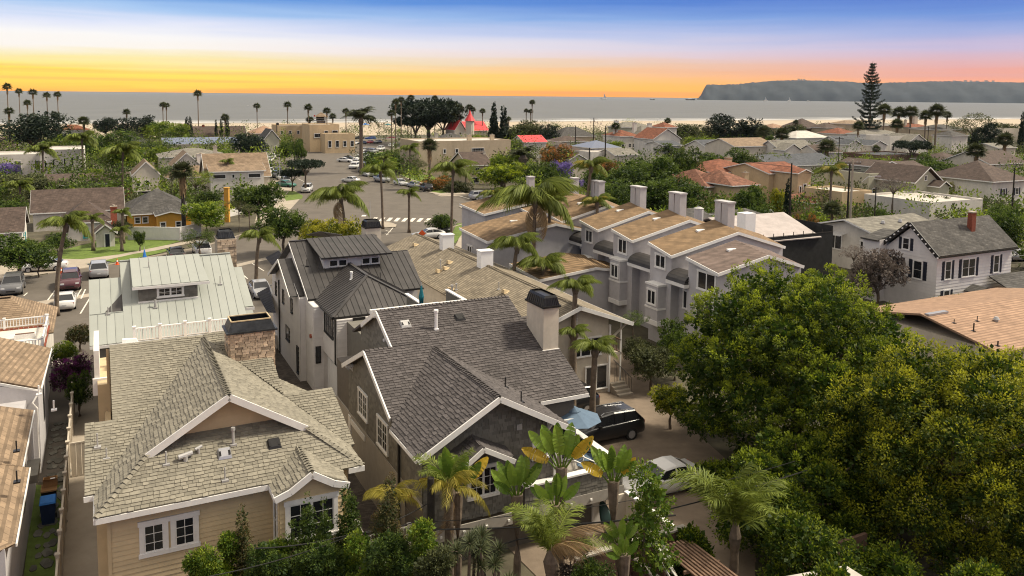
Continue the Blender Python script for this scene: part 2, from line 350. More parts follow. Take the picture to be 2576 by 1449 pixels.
class MB:
    """collects shapes and links them as one mesh"""
    def __init__(s): s.v = []; s.f = []; s.t = []
    def poly(s, pts, tone=0.5):
        n = len(s.v); s.v += [tuple(p) for p in pts]; s.f.append(tuple(range(n, n + len(pts)))); s.t.append(tone); return s
    def hexa(s, p, tone=0.5):      # p: bottom 4 (ccw from above) + top 4
        n = len(s.v); s.v += [tuple(q) for q in p]
        for f in ((3, 2, 1, 0), (4, 5, 6, 7), (0, 1, 5, 4), (1, 2, 6, 5), (2, 3, 7, 6), (3, 0, 4, 7)):
            s.f.append(tuple(n + i for i in f)); s.t.append(tone)
        return s
    def box(s, x0, x1, y0, y1, z0, z1, tone=0.5):
        return s.hexa([(x0, y0, z0), (x1, y0, z0), (x1, y1, z0), (x0, y1, z0), (x0, y0, z1), (x1, y0, z1), (x1, y1, z1), (x0, y1, z1)], tone)
    def bar(s, a, b, w, h, up=(0, 0, 1), tone=0.5):     # beam from a to b, w wide, h high
        a = Vector(a); b = Vector(b); d = (b - a).normalized(); up = Vector(up)
        x = d.cross(up); x = x.normalized() if x.length > 1e-6 else Vector((1, 0, 0)); z = x.cross(d)
        x *= w / 2; z *= h / 2
        return s.hexa([a - x - z, a + x - z, b + x - z, b - x - z, a - x + z, a + x + z, b + x + z, b - x + z], tone)
    def slab(s, pts, t, tone=0.5):      # polygon with thickness t, downwards along its normal
        P = [Vector(p) for p in pts]; n = Vector((0, 0, 0))
        for i in range(len(P)): n += P[i].cross(P[(i + 1) % len(P)])
        n.normalize(); n *= t
        k = len(s.v); m = len(P); s.v += [tuple(p) for p in P] + [tuple(p - n) for p in P]
        s.f.append(tuple(range(k, k + m))); s.f.append(tuple(range(k + 2 * m - 1, k + m - 1, -1))); s.t += [tone, tone]
        for i in range(m):
            j = (i + 1) % m; s.f.append((k + i, k + m + i, k + m + j, k + j)); s.t.append(tone)
        return s
    def tube(s, pts, rad, n=8, caps=True, tone=0.5):
        P = [Vector(p) for p in pts]; rings = []
        for i, p in enumerate(P):
            d = (P[min(i + 1, len(P) - 1)] - P[max(i - 1, 0)]).normalized()
            x = d.cross(Vector((0, 0, 1)))
            x = x.normalized() if x.length > 1e-3 else Vector((1, 0, 0)); y = x.cross(d)
            r = rad[i] if isinstance(rad, (list, tuple)) else rad; k = len(s.v)
            s.v += [tuple(p + x * (r * math.cos(a * 2 * math.pi / n)) + y * (r * math.sin(a * 2 * math.pi / n))) for a in range(n)]
            rings.append(k)
        for a, b in zip(rings, rings[1:]):
            for i in range(n):
                j = (i + 1) % n; s.f.append((a + i, b + i, b + j, a + j)); s.t.append(tone)
        if caps: s.f.append(tuple(rings[0] + i for i in range(n))); s.f.append(tuple(rings[-1] + i for i in reversed(range(n)))); s.t += [tone, tone]
        return s
    def cyl(s, x, y, z0, z1, r, r2=None, n=12, tone=0.5): return s.tube([(x, y, z0), (x, y, z1)], [r, r if r2 is None else r2], n, tone=tone)
    def mesh(s, name, m, smooth=False):
        me = bpy.data.meshes.new(name); me.from_pydata(s.v, [], s.f); me.materials.append(m)
        a = me.attributes.new('tone', 'FLOAT', 'FACE'); a.data.foreach_set('value', s.t)
        bm = bmesh.new(); bm.from_mesh(me); bmesh.ops.recalc_face_normals(bm, faces=bm.faces)
        bm.to_mesh(me); bm.free()
        if smooth:
            for p in me.polygons: p.use_smooth = True
        return me
    def build(s, name, m, parent=None, smooth=False, loc=(0, 0, 0), rot=(0, 0, 0)):
        return inst(name, s.mesh(name, m, smooth), parent, loc, rot)
def part(name, m, parent, fn, **k):
    b = MB(); fn(b); return b.build(name, m, parent, **k)

def ccw(P):
    a = sum(P[i][0] * P[(i + 1) % len(P)][1] - P[(i + 1) % len(P)][0] * P[i][1] for i in range(len(P))); return list(P) if a > 0 else list(P)[::-1]
def clip(poly, a, b, c):      # keep a*x+b*y<=c
    out = []
    for i in range(len(poly)):
        p, q = poly[i], poly[(i + 1) % len(poly)]; dp = a * p[0] + b * p[1] - c; dq = a * q[0] + b * q[1] - c
        if dp <= 0: out.append(p)
        if (dp < 0 < dq) or (dq < 0 < dp):
            t = dp / (dp - dq); out.append((p[0] + (q[0] - p[0]) * t, p[1] + (q[1] - p[1]) * t))
    return out

# wall frame: a point on the wall = O + X*x + Z*z, outward normal Nn
class Wall:
    def __init__(s, ox, oy, dx, dy, z0=0):
        l = math.hypot(dx, dy); s.O = Vector((ox, oy, z0)); s.X = Vector((dx / l, dy / l, 0)); s.N = Vector((dy / l, -dx / l, 0))
    def p(s, x, z, n=0.0): return s.O + s.X * x + Vector((0, 0, z)) + s.N * n
    def bx(s, b, x0, x1, z0, z1, n0, n1, tone=0.5):
        return b.hexa([s.p(x0, z0, n1), s.p(x1, z0, n1), s.p(x1, z0, n0), s.p(x0, z0, n0), s.p(x0, z1, n1), s.p(x1, z1, n1), s.p(x1, z1, n0), s.p(x0, z1, n0)], tone)

def siding(parent, w, poly, m, ex=0.18, n0=0.0, name='board', one=False):
    """lap boards over a wall polygon (x,z); each board a part"""
    zs = [p[1] for p in poly]; z = min(zs); i = 0; allb = MB()
    while z < max(zs) - 0.01:
        q = clip(clip(poly, 0, 1, z + ex), 0, -1, -z)
        if len(q) >= 3 and max(p[0] for p in q) - min(p[0] for p in q) > 0.05:
            b = allb if one else MB()
            k = len(b.v); n = len(q)
            fr = [w.p(x, zz, n0 + 0.036 - 0.03 * (zz - z) / ex) for x, zz in q]; bk = [w.p(x, zz, n0 - 0.004) for x, zz in q]
            b.v += [tuple(a) for a in fr + bk]; b.f.append(tuple(range(k, k + n))); b.t.append(0.5)
            for a in range(n): c = (a + 1) % n; b.f.append((k + a, k + n + a, k + n + c, k + c)); b.t.append(0.5)
            if not one: b.build(name, m, parent)
        z += ex
    if one and allb.v: tag(allb.build(name, m, parent), kind='stuff')

def window(parent, w, x, z, wd, ht, cols=1, rows=1, trim=0.09, tm=None, gm=None, proud=0.07, sill=True, split=0, name='window', sash=None):
    """frame is the part, each pane a sub-part"""
    proud = max(proud, .068); pi = max(proud * .75, .05); tm = tm or M['trim']; gm = gm or M['glass']; b = MB(); sash = sash if sash is not None else min(0.05, wd * 0.1)
    if trim > 0:
        w.bx(b, x - trim, x, z, z + ht, 0, proud); w.bx(b, x + wd, x + wd + trim, z, z + ht, 0, proud)
        w.bx(b, x - trim * 1.25, x + wd + trim * 1.25, z + ht, z + ht + trim * 1.2, 0, proud + 0.012)
        w.bx(b, x - trim * 1.25, x + wd + trim * 1.25, z - trim, z, 0, proud + (0.035 if sill else 0.01))
    def bars(x0, x1, z0, z1, c, r):
        w.bx(b, x0, x0 + sash, z0, z1, 0, pi); w.bx(b, x1 - sash, x1, z0, z1, 0, pi)
        w.bx(b, x0 + sash, x1 - sash, z0, z0 + sash, 0, pi); w.bx(b, x0 + sash, x1 - sash, z1 - sash, z1, 0, pi)
        g = sash * 0.45
        for i in range(1, c): xx = x0 + (x1 - x0) * i / c; w.bx(b, xx - g / 2, xx + g / 2, z0 + sash, z1 - sash, 0, pi - .004)
        for j in range(1, r): zz = z0 + (z1 - z0) * j / r; w.bx(b, x0 + sash, x1 - sash, zz - g / 2, zz + g / 2, 0, pi - .006)
    if split:
        for k in range(split): bars(x + wd * k / split, x + wd * (k + 1) / split, z, z + ht, cols, rows)
    else: bars(x, x + wd, z, z + ht, cols, rows)
    fr = b.build(name, tm, parent)
    k = max(1, split)
    for i in range(k):
        g = MB(); w.bx(g, x + wd * i / k + sash, x + wd * (i + 1) / k - sash, z + sash, z + ht - sash, -0.02, 0.037)
        g.build('pane', gm, fr)
    return fr
def shutters(parent, w, x, z, wd, ht, sw=0.35, m=None, gap=0.12):
    for s in (x - gap - sw, x + wd + gap):
        part('shutter', m or M['navy'], parent, lambda b: (w.bx(b, s, s + sw, z - 0.05, z + ht + 0.05, 0, 0.04), [w.bx(b, s + 0.05, s + sw - 0.05, z + j * 0.12, z + j * 0.12 + 0.06, 0.04, 0.055) for j in range(int(ht / 0.12))]))

# ---------------- shingled planes: tabs of laid shingles, nearest 300 as parts, the rest one part of kind stuff
class Tabs:
    W_ = (0.16, 0.23, 0.31)
    def __init__(s, thing_, m, name='shingle', ex=0.145, th=0.022):
        s.th = thing_; s.m = m; s.l = []; s.ex = ex; s.t = th; s.name = name
    def plane(s, pts, up=None, ex=None, holes=()):
        ex = ex or s.ex; P = [Vector(p) for p in pts]; n = Vector((0, 0, 0))
        for i in range(len(P)): n += P[i].cross(P[(i + 1) % len(P)])
        n.normalize()
        if n.z < -0.01: n = -n
        e = Vector((0, 0, 1)).cross(n); e = e.normalized() if e.length > 1e-4 else Vector((1, 0, 0))
        u = n.cross(e)
        if u.z < 0: u = -u; e = -e
        O = P[0]; q = [((p - O).dot(e), (p - O).dot(u)) for p in P]
        y = min(a[1] for a in q); y1 = max(a[1] for a in q); row = 0
        while y < y1 - 0.02:
            ym = y + ex * 0.5; c = clip(clip(q, 0, 1, ym + 0.004), 0, -1, -ym + 0.004)
            if len(c) >= 2:
                x0 = min(a[0] for a in c); x1 = max(a[0] for a in c); x = x0
                while x < x1 - 0.03:
                    w = random.choice(s.W_); w = min(w, x1 - x)
                    s.l.append((O + e * x + u * y, e, u, n, w, ex, random.random())); x += w
            y += ex; row += 1
        return s
    def tab(s, b, o, e, u, n, w, ex, tone):
        lift = s.t * (0.75 + 0.6 * tone); g = 0.006
        jag = -0.028 if tone > 0.55 else 0.0
        a = o + u * jag + e * g; c = o + e * (w - g) + u * jag
        d = o + e * (w - g) + u * (ex + 0.01); f = o + e * g + u * (ex + 0.01)
        k = len(b.v); b.v += [tuple(p) for p in (a + n * lift, c + n * lift, d + n * 0.004, f + n * 0.004, a - n * 0.002, c - n * 0.002)]
        b.f += [(k, k + 1, k + 2, k + 3), (k + 4, k + 5, k + 1, k), (k, k + 3, k + 4), (k + 1, k + 5, k + 2)]; b.t += [tone] * 4
    def finish(s, nparts=296):
        mw = s.th.matrix_basis
        s.l.sort(key=lambda a: (mw @ a[0] - cam.location).length if a[4] > 0.1 else 1e9)
        cache = {}
        for o, e, u, n, w, ex, tone in s.l[:nparts]:
            wk = min(s.W_, key=lambda a: abs(a - w)); tk = round(tone * 4) / 4; key = (wk, tk)
            if key not in cache:
                b = MB(); s.tab(b, Vector((0, 0, 0)), Vector((1, 0, 0)), Vector((0, 1, 0)), Vector((0, 0, 1)), wk, ex, tk); cache[key] = b.mesh(s.name, s.m)
            ob = inst(s.name, cache[key], s.th, o, Matrix((e, u, n)).transposed().to_euler(), (w / wk, 1, 1))
        b = MB()
        for a in s.l[nparts:]: s.tab(b, *a)
        if b.v:
            me = bpy.data.meshes.new('shingle_field'); me.from_pydata(b.v, [], b.f); me.materials.append(s.m)
            a = me.attributes.new('tone', 'FLOAT', 'FACE'); a.data.foreach_set('value', b.t)
            tag(inst('shingle_field', me, s.th), kind='stuff')

def caprow(parent, a, b, m, w=0.26, step=0.2, name='ridge_cap'):
    a = Vector(a); b = Vector(b); n = max(1, int((b - a).length / step)); d = (b - a) / n; me = MB()
    side = d.cross(Vector((0, 0, 1))).normalized() * w / 2
    for i in range(n):
        p = a + d * i; q = p + d * 1.1; t = random.random(); o = Vector((0, 0, 0.05)); l = Vector((0, 0, 0.015)); dn = Vector((0, 0, -0.045))
        k = len(me.v); me.v += [tuple(x) for x in (p - side + dn + o, p + o + l, p + side + dn + o, q - side + dn + l, q + l, q + side + dn + l)]
        me.f += [(k, k + 1, k + 4, k + 3), (k + 1, k + 2, k + 5, k + 4), (k, k + 3, k + 5, k + 2)]; me.t += [t] * 3
    o = me.build(name, m, parent); tag(o, kind='stuff'); return o

def seam_roof(parent, pts, m, wd=0.42, down=None, th=0.05, rib=0.035, name='roof_panel'):
    """standing seam metal: each panel with its rib is a part. pts ccw, down = horizontal direction of fall"""
    P = [Vector(p) for p in pts]; n = Vector((0, 0, 0))
    for i in range(len(P)): n += P[i].cross(P[(i + 1) % len(P)])
    n.normalize()
    if n.z < 0: n = -n; P.reverse()
    e = Vector((0, 0, 1)).cross(n).normalized(); u = n.cross(e)
    O = P[0]; q = [((p - O).dot(e), (p - O).dot(u)) for p in P]
    x0 = min(a[0] for a in q); x1 = max(a[0] for a in q); k = max(1, round((x1 - x0) / wd)); w = (x1 - x0) / k
    for i in range(k):
        a = x0 + i * w; c = clip(clip(q, 1, 0, a + w), -1, 0, -a)
        if len(c) < 3: continue
        b = MB(); b.slab([O + e * x + u * y for x, y in c], th)
        c2 = clip(clip(q, 1, 0, a + 0.014 + 0.008), -1, 0, -a + 0.001)
        if len(c2) >= 3:
            ys = [p[1] for p in c2]; p0 = O + e * (a + 0.014) + u * min(ys) + n * rib / 2; p1 = O + e * (a + 0.014) + u * max(ys) + n * rib / 2
            b.bar(p0, p1, 0.028, rib, n)
        b.build(name, m, parent)
# ------------------------------------------------------------------ vegetation kit
def unit(n, g):
    a = g.normal(size=(n, 3)); return a / np.linalg.norm(a, axis=1)[:, None]
def leaf_quads(C, Dn, n, spread, ll, lw, g, tone, jitter=0.9, droop=0.0, tj=0.14, tip=0.0):
    """C clump centres (k,3), Dn outward directions, n leaves each -> verts, faces, tones. pointed leaf = diamond"""
    k = len(C); c = np.repeat(C, n, 0); d0 = np.repeat(Dn, n, 0)
    off = unit(k * n, g); s = np.repeat(np.broadcast_to(spread, (k,)), n)[:, None] if np.ndim(spread) else spread
    base = c + off * s * g.random((k * n, 1)) ** 0.5
    d = d0 * 0.55 + off * 0.75 + g.normal(size=(k * n, 3)) * 0.35 * jitter; d[:, 2] -= droop
    d /= np.linalg.norm(d, axis=1)[:, None]
    r = unit(k * n, g); sd = np.cross(d, r); sd /= np.linalg.norm(sd, axis=1)[:, None] + 1e-9
    L_ = ll * (0.7 + 0.6 * g.random((k * n, 1))); w = L_ * lw / 2
    v = np.stack([base, base + d * L_ * 0.5 - sd * w, base + d * L_, base + d * L_ * 0.5 + sd * w], 1).reshape(-1, 3)
    f = np.arange(k * n * 4).reshape(-1, 4)
    t = np.clip(np.repeat(tone, n) + tip * off[:, 2] + g.normal(size=k * n) * tj, 0, 1)  # tip lightens each clump's upper side, darkens its underside: light painted into the tone
    return v, f, t
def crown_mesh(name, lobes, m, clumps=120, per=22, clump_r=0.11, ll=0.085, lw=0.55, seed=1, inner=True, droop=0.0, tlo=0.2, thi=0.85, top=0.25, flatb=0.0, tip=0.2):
    """lobes: (x,y,z,rx,ry,rz). clumps of leaves spread over the lobes' outer volume"""
    g = np.random.default_rng(seed); V = []; F = []; T = []; n0 = 0
    lb = np.array(lobes, float); area = (lb[:, 3] * lb[:, 4] * lb[:, 5]) ** (2 / 3); cnt = np.maximum(3, (clumps * area / area.sum()).astype(int))
    for (x, y, z, rx, ry, rz), k in zip(lobes, cnt):
        u = unit(k, g); 
        if flatb: u = u[u[:, 2] > -flatb]
        rad = 0.72 + 0.28 * g.random((len(u), 1)) ** 0.6
        rad *= 1 + 0.10 * np.sin(u[:, :1] * 7 + x * 5) * np.cos(u[:, 1:2] * 6 + y * 3)
        P = u * rad * [rx, ry, rz] + [x, y, z]
        keep = np.ones(len(P), bool)
        for q in lobes:
            if q == (x, y, z, rx, ry, rz): continue
            e = ((P - q[:3]) / np.array(q[3:])); keep &= (e * e).sum(1) > 0.5
        P = P[keep]; u = u[keep]
        if not len(P): continue
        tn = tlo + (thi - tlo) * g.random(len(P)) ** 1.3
        tn = tn + top * np.clip(u[:, 2], 0, 1) * g.random(len(P))      # clumps facing up made paler: top light put into the tone
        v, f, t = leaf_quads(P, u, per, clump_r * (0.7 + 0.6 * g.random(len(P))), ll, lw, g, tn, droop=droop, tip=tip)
        V.append(v); F.append(f + n0); T.append(t); n0 += len(v)
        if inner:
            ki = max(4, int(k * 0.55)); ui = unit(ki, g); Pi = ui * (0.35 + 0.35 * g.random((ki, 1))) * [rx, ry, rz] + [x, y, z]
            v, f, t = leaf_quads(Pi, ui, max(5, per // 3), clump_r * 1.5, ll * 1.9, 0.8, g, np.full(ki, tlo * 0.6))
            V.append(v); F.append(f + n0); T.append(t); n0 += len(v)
    return npmesh(name, np.concatenate(V), np.concatenate(F), m, np.concatenate(T))
def lobes_round(seed, n=9, flat=0.8, spread=0.62, r=(0.34, 0.52)):
    g = random.Random(seed); L = [(0, 0, 0.05, 0.62, 0.62, 0.6 * flat)]
    for i in range(n):
        a = i * 2.399 + g.random(); rr = spread * (0.45 + 0.55 * g.random()); z = (g.random() * 1.25 - 0.5) * flat
        s = g.uniform(*r) * (1.1 - 0.3 * abs(z)); L.append((math.cos(a) * rr, math.sin(a) * rr, z * 0.75, s, s, s * 0.8))
    return L
CROWNS = {}
def crown_var(kind, i):
    """unit crowns (radius about 1) shared by trees of middle and far distance"""
    key = (kind, i)
    if key in CROWNS: return CROWNS[key]
    sd = hash(kind) % 97 + i * 13 + 5
    m = M[kind.split(':')[0]]; sh = kind.split(':')[1] if ':' in kind else 'round'
    sd = sum(map(ord, kind)) + i * 13
    if sh == 'round': me = crown_mesh('crown', lobes_round(sd), m, 330, 26, 0.09, 0.058, 0.6, sd)
    elif sh == 'fine': me = crown_mesh('crown', lobes_round(sd, 13, 0.85, 0.7, (0.25, 0.42)), m, 420, 26, 0.085, 0.045, 0.6, sd)
    elif sh == 'loose': me = crown_mesh('crown', lobes_round(sd, 11, 0.8, 0.75, (0.2, 0.36)), m, 230, 22, 0.12, 0.055, 0.5, sd, inner=False)
    elif sh == 'col': me = crown_mesh('crown', [(0, 0, -0.55, 0.26, 0.26, 0.42), (0, 0, 0, 0.24, 0.24, 0.5), (0, 0, 0.5, 0.15, 0.15, 0.5)], m, 150, 20, 0.05, 0.06, 0.4, sd)
    elif sh == 'cone': me = crown_mesh('crown', [(0, 0, -0.7 + 0.22 * j, 0.5 - 0.066 * j, 0.5 - 0.066 * j, 0.16) for j in range(8)], m, 330, 16, 0.07, 0.08, 0.35, sd, droop=0.3)
    elif sh == 'umb': me = crown_mesh('crown', [(0, 0, 0, 0.55, 0.55, 0.22)] + [(math.cos(a) * 0.6, math.sin(a) * 0.6, 0.05 * math.sin(a * 3), 0.38, 0.38, 0.16) for a in np.arange(0, 6.2, 0.9)], m, 320, 22, 0.06, 0.05, 0.5, sd)
    elif sh == 'box': me = crown_mesh('crown', [(x, y, z, 0.3, 0.3, 0.3) for x in (-.7, 0, .7) for y in (-.7, 0, .7) for z in (-.5, .3)], m, 300, 16, 0.08, 0.06, 0.6, sd)
    CROWNS[key] = me; return me
def limbs(b, h0, top, r, seed, n=6, rt=0.2):
    g = random.Random(seed)
    b.tube([(0, 0, 0), (g.uniform(-.1, .1), g.uniform(-.1, .1), h0 * 0.6), (0, 0, h0)], [rt * 1.25, rt, rt * 0.85], 8)
    for i in range(n):
        a = i * 2 * math.pi / n + g.random(); q = r * g.uniform(0.45, 0.75); zz = h0 + (top - h0) * g.uniform(0.45, 0.85)
        mid = (math.cos(a) * q * 0.45, math.sin(a) * q * 0.45, h0 + (zz - h0) * 0.55)
        b.tube([(0, 0, h0 * 0.93), mid, (math.cos(a) * q, math.sin(a) * q, zz)], [rt * 0.6, rt * 0.4, rt * 0.14], 6)
NV = [0]
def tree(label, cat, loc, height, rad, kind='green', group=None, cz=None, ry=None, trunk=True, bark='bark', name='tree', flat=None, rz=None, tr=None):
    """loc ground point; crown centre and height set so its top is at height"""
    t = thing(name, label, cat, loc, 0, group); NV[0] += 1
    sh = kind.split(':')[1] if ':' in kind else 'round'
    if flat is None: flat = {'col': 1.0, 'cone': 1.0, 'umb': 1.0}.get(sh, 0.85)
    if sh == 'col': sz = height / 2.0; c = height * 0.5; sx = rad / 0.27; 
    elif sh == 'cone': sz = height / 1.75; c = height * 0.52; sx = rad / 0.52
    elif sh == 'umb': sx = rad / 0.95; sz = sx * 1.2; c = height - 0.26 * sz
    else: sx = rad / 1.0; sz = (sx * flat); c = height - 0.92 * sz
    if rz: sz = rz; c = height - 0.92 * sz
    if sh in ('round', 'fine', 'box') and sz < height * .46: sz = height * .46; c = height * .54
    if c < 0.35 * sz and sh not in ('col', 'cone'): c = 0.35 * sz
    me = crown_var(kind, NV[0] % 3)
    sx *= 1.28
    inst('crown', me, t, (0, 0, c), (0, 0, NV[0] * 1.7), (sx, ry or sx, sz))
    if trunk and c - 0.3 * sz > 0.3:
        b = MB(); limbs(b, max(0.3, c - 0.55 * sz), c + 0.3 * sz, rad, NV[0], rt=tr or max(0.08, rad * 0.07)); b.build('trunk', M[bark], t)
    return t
def treepx(label, x, ytop, wpx, dist, kind='green', cat='tree', group=None, **k):
    """x, ytop: sight line to the crown top; wpx its width; dist the distance ahead"""
    X, Y, Z = D(x, ytop, dist); r = wpx * dist / F_ / 2
    return tree(label, cat, (X, Y, 0), max(Z, 0.8), r, kind, group, **k)

def frond_mesh(name, m, L=2.8, arch=0.5, fall=1.25, nl=34, ll=0.62, lw=0.035, hang=0.55, seed=1, rach=0.03, tlo=0.3):
    g = np.random.default_rng(seed); V = []; T = []; pts = []
    def P(t): return np.array([L * (t - 0.18 * t * t * fall), 0, L * (arch * t - fall * 0.62 * t * t)])
    for i in range(nl):
        t = 0.12 + 0.88 * i / (nl - 1); p = P(t); q = P(min(1, t + 0.02)) - P(t - 0.02); q /= np.linalg.norm(q)
        w = ll * (0.35 + 1.3 * math.sin(math.pi * min(1, t * 0.86 + 0.06)) ** 0.8) * 0.62
        for s in (-1, 1):
            d = q * 0.55 + np.array([0, s * (1 - hang * 0.4), 0]) + np.array([0, 0, -hang + 0.25 * g.normal()]) + g.normal(size=3) * 0.08
            d /= np.linalg.norm(d); l = w * (0.85 + 0.3 * g.random()); e = p + d * l; mid = p + d * l * 0.5 + np.array([0, 0, 0.03])
            e = e + np.array([0, 0, -hang * 0.35 * l]); sd = q * lw * (0.8 + 0.4 * g.random())
            V += [p - sd * 0.5, mid - sd, e, mid + sd]; T.append(np.clip(tlo + 0.5 * g.random() + 0.1 * g.normal(), 0, 1))
    f = [list(range(4 * i, 4 * i + 4)) for i in range(len(T))]
    for i in range(8):        # rachis
        a, c = P(i / 8), P((i + 1) / 8); r1 = rach * (1 - i / 9); r2 = rach * (1 - (i + 1) / 9); k = len(V)
        V += [a + [0, -r1, 0], a + [0, r1, 0], c + [0, r2, 0], c + [0, -r2, 0], a + [0, 0, -r1], c + [0, 0, -r2]]
        f += [[k, k + 1, k + 2, k + 3], [k, k + 4, k + 5, k + 3]]; T += [0.8, 0.8]
    return npmesh(name, V, f, m, T)
FR = {}
def fronds(kind, i):
    if (kind, i) in FR: return FR[(kind, i)]
    P_ = dict(queen=dict(m='palm', L=2.7, arch=0.55, fall=1.35, nl=44, ll=0.85, lw=0.05, hang=0.9),
              queenm=dict(m='palm', L=2.7, arch=0.55, fall=1.35, nl=26, ll=0.9, lw=0.085, hang=0.9),
              near=dict(m='palm', L=2.9, arch=0.75, fall=1.0, nl=64, ll=0.62, lw=0.024, hang=0.25),
              date=dict(m='fan', L=2.6, arch=0.55, fall=1.1, nl=30, ll=0.5, lw=0.05, hang=0.15),
              dry=dict(m='dry', L=2.5, arch=0.35, fall=1.35, nl=44, ll=0.7, lw=0.03, hang=1.1),
              yellow=dict(m='palmy', L=2.6, arch=0.55, fall=1.3, nl=54, ll=0.6, lw=0.026, hang=0.8))[kind]
    P_ = dict(P_); m = M[P_.pop('m')]; P_['arch'] *= (1, 1.25, 0.7)[i]; P_['L'] *= (1, 0.9, 1.08)[i]
    FR[(kind, i)] = frond_mesh('frond', m, seed=i + 3, **P_); return FR[(kind, i)]
def trunk_tube(b, h, r0, r1, lean=(0, 0), rings=10, sw=0.0):
    P = []; rr = []
    for i in range(rings + 1):
        t = i / rings; P.append((lean[0] * t * t, lean[1] * t * t, h * t)); rr.append((r0 + (r1 - r0) * t) * (1 + 0.06 * (i % 2)) + (sw if i == 0 else 0))
    b.tube(P, rr, 9); return P[-1]
def palm(label, loc, h, R_=2.7, kind='queen', n=15, lean=(0, 0), r0=0.2, r1=0.15, cat='palm tree', group=None, bark='palmbark', up=0.35, mixin=(), seed=None, dead=0, az0=0, spear=True, squash=1.0, rscale=None):
    """feather palm: trunk, every frond a part"""
    t = thing('queen_palm', label, cat, loc, 0, group); NV[0] += 1; g = random.Random(seed or NV[0])
    b = MB(); top = trunk_tube(b, h, r0, r1, lean, max(6, int(h * 1.6)), 0.08); b.build('trunk', M[bark], t, smooth=True)
    s0 = R_ / 2.5
    part('crownshaft', M['bark'] if bark != 'darkbark' else M['darkbark'], t, lambda q: q.tube([(top[0], top[1], top[2] - 0.7 * s0), (top[0], top[1], top[2] - 0.2 * s0), (top[0], top[1], top[2] + 0.35 * s0)], [r1 * 1.15, r1 * 1.7, r1 * 0.5], 8))
    for i in range(n + (5 if kind[:5] == 'queen' else 0)):
        a = az0 + i * 2.399 + g.uniform(-.2, .2); el = -0.95 + 1.35 * ((i * 0.618) % 1) - up
        k = kind; sc = s0 * g.uniform(0.85, 1.08)
        if mixin and i % mixin[1] == 0: k = mixin[0]
        inst('frond', fronds(k, i % 3), t, (top[0], top[1], top[2]), (g.uniform(-.25, .25), el * 0.75, a), (sc, sc, sc * squash))
    for i in range(dead):
        a = g.random() * 6.28; inst('dead_frond', fronds('dry', i % 3), t, (top[0], top[1], top[2] - 0.25), (0, g.uniform(0.7, 1.15), a), (s0 * .85,) * 3)
    return t
FANS = {}
def fan_crown(i, fine=True):
    if (i, fine) in FANS: return FANS[(i, fine)]
    g = np.random.default_rng(40 + i); V = []; F = []; T = []
    nf = 46 if fine else 30; nb = 11 if fine else 7
    for j in range(nf):
        el = math.asin(np.clip(-0.55 + 1.55 * (j + 0.5) / nf, -1, 1)); a = j * 2.399
        d = np.array([math.cos(el) * math.cos(a), math.cos(el) * math.sin(a), math.sin(el)]); p = d * 0.42 * (0.8 + 0.4 * g.random())
        sd = np.cross(d, [0, 0, 1.0]); sd /= np.linalg.norm(sd) + 1e-6; up = np.cross(sd, d)
        k = len(V); V += [np.zeros(3), p - sd * 0.012, p + sd * 0.012, p * 0.5]; F.append([k, k + 1, k + 3, k + 2]); T.append(0.6)
        tn = 0.2 + 0.6 * g.random()
        for q in range(nb):
            an = (q / (nb - 1) - 0.5) * 3.3; e = d * math.cos(an) + sd * math.sin(an); l = 0.62 * (0.7 + 0.3 * math.cos(an)) * (0.9 + 0.2 * g.random())
            tip = p + e * l + np.array([0, 0, -0.12 * l - 0.1 * abs(math.sin(an))]); w = np.cross(e, up); w /= np.linalg.norm(w); w = w * (0.055 if fine else 0.085)
            k = len(V); V += [p, p + e * l * 0.45 - w, tip, p + e * l * 0.45 + w]; F.append([k, k + 1, k + 2, k + 3]); T.append(np.clip(tn + 0.1 * g.normal(), 0, 1))
    FANS[(i, fine)] = npmesh('crown', V, F, M['fan'], T); return FANS[(i, fine)]
SK = {}
def skirt_mesh(i):
    if i in SK: return SK[i]
    g = np.random.default_rng(70 + i); V = []; F = []; T = []
    for j in range(150):
        a = g.random() * 6.28; z = -g.random() * 0.95; r = 0.14 + 0.22 * g.random() * (1 + z * 0.5); k = len(V)
        p = np.array([math.cos(a) * 0.12, math.sin(a) * 0.12, z + 0.15]); q = np.array([math.cos(a) * r, math.sin(a) * r, z - 0.25 - 0.2 * g.random()]); s = np.array([-math.sin(a), math.cos(a), 0]) * 0.035
        V += [p - s, q - s * 0.6, q + s * 0.6, p + s]; F.append([k, k + 1, k + 2, k + 3]); T.append(g.random())
    SK[i] = npmesh('dead_leaf_skirt', V, F, M['thatch'], T); return SK[i]
def fanpalm(label, x, ytop, crown_px, dist, group=None, lean=(0, 0), cat='palm tree', skirt=0.8, kind='fan', trunk=None, r=None, bark='palmbark', loc=None, z0=0.0):
    X, Y, Z = D(x, ytop, dist); t = thing('fan_palm', label, cat, (X, Y, z0), 0, group); NV[0] += 1
    cr = crown_px * dist / F_ / 2; h = Z - z0 - cr * 0.85; r = r or max(0.18, cr * 0.085)
    b = MB(); top = trunk_tube(b, h, r * 1.25, r * 0.8, lean, 9, 0.1); b.build('trunk', M[bark], t, smooth=True)
    inst('crown', fan_crown(NV[0] % 3, crown_px > 30), t, top, (0, 0, NV[0]), (cr, cr, cr * 0.95))
    if skirt: inst('dead_leaf_skirt', skirt_mesh(NV[0] % 2), t, (top[0], top[1], top[2] - cr * 0.1), (0, 0, NV[0]), (cr * skirt, cr * skirt, cr * skirt * 1.35))
    return t

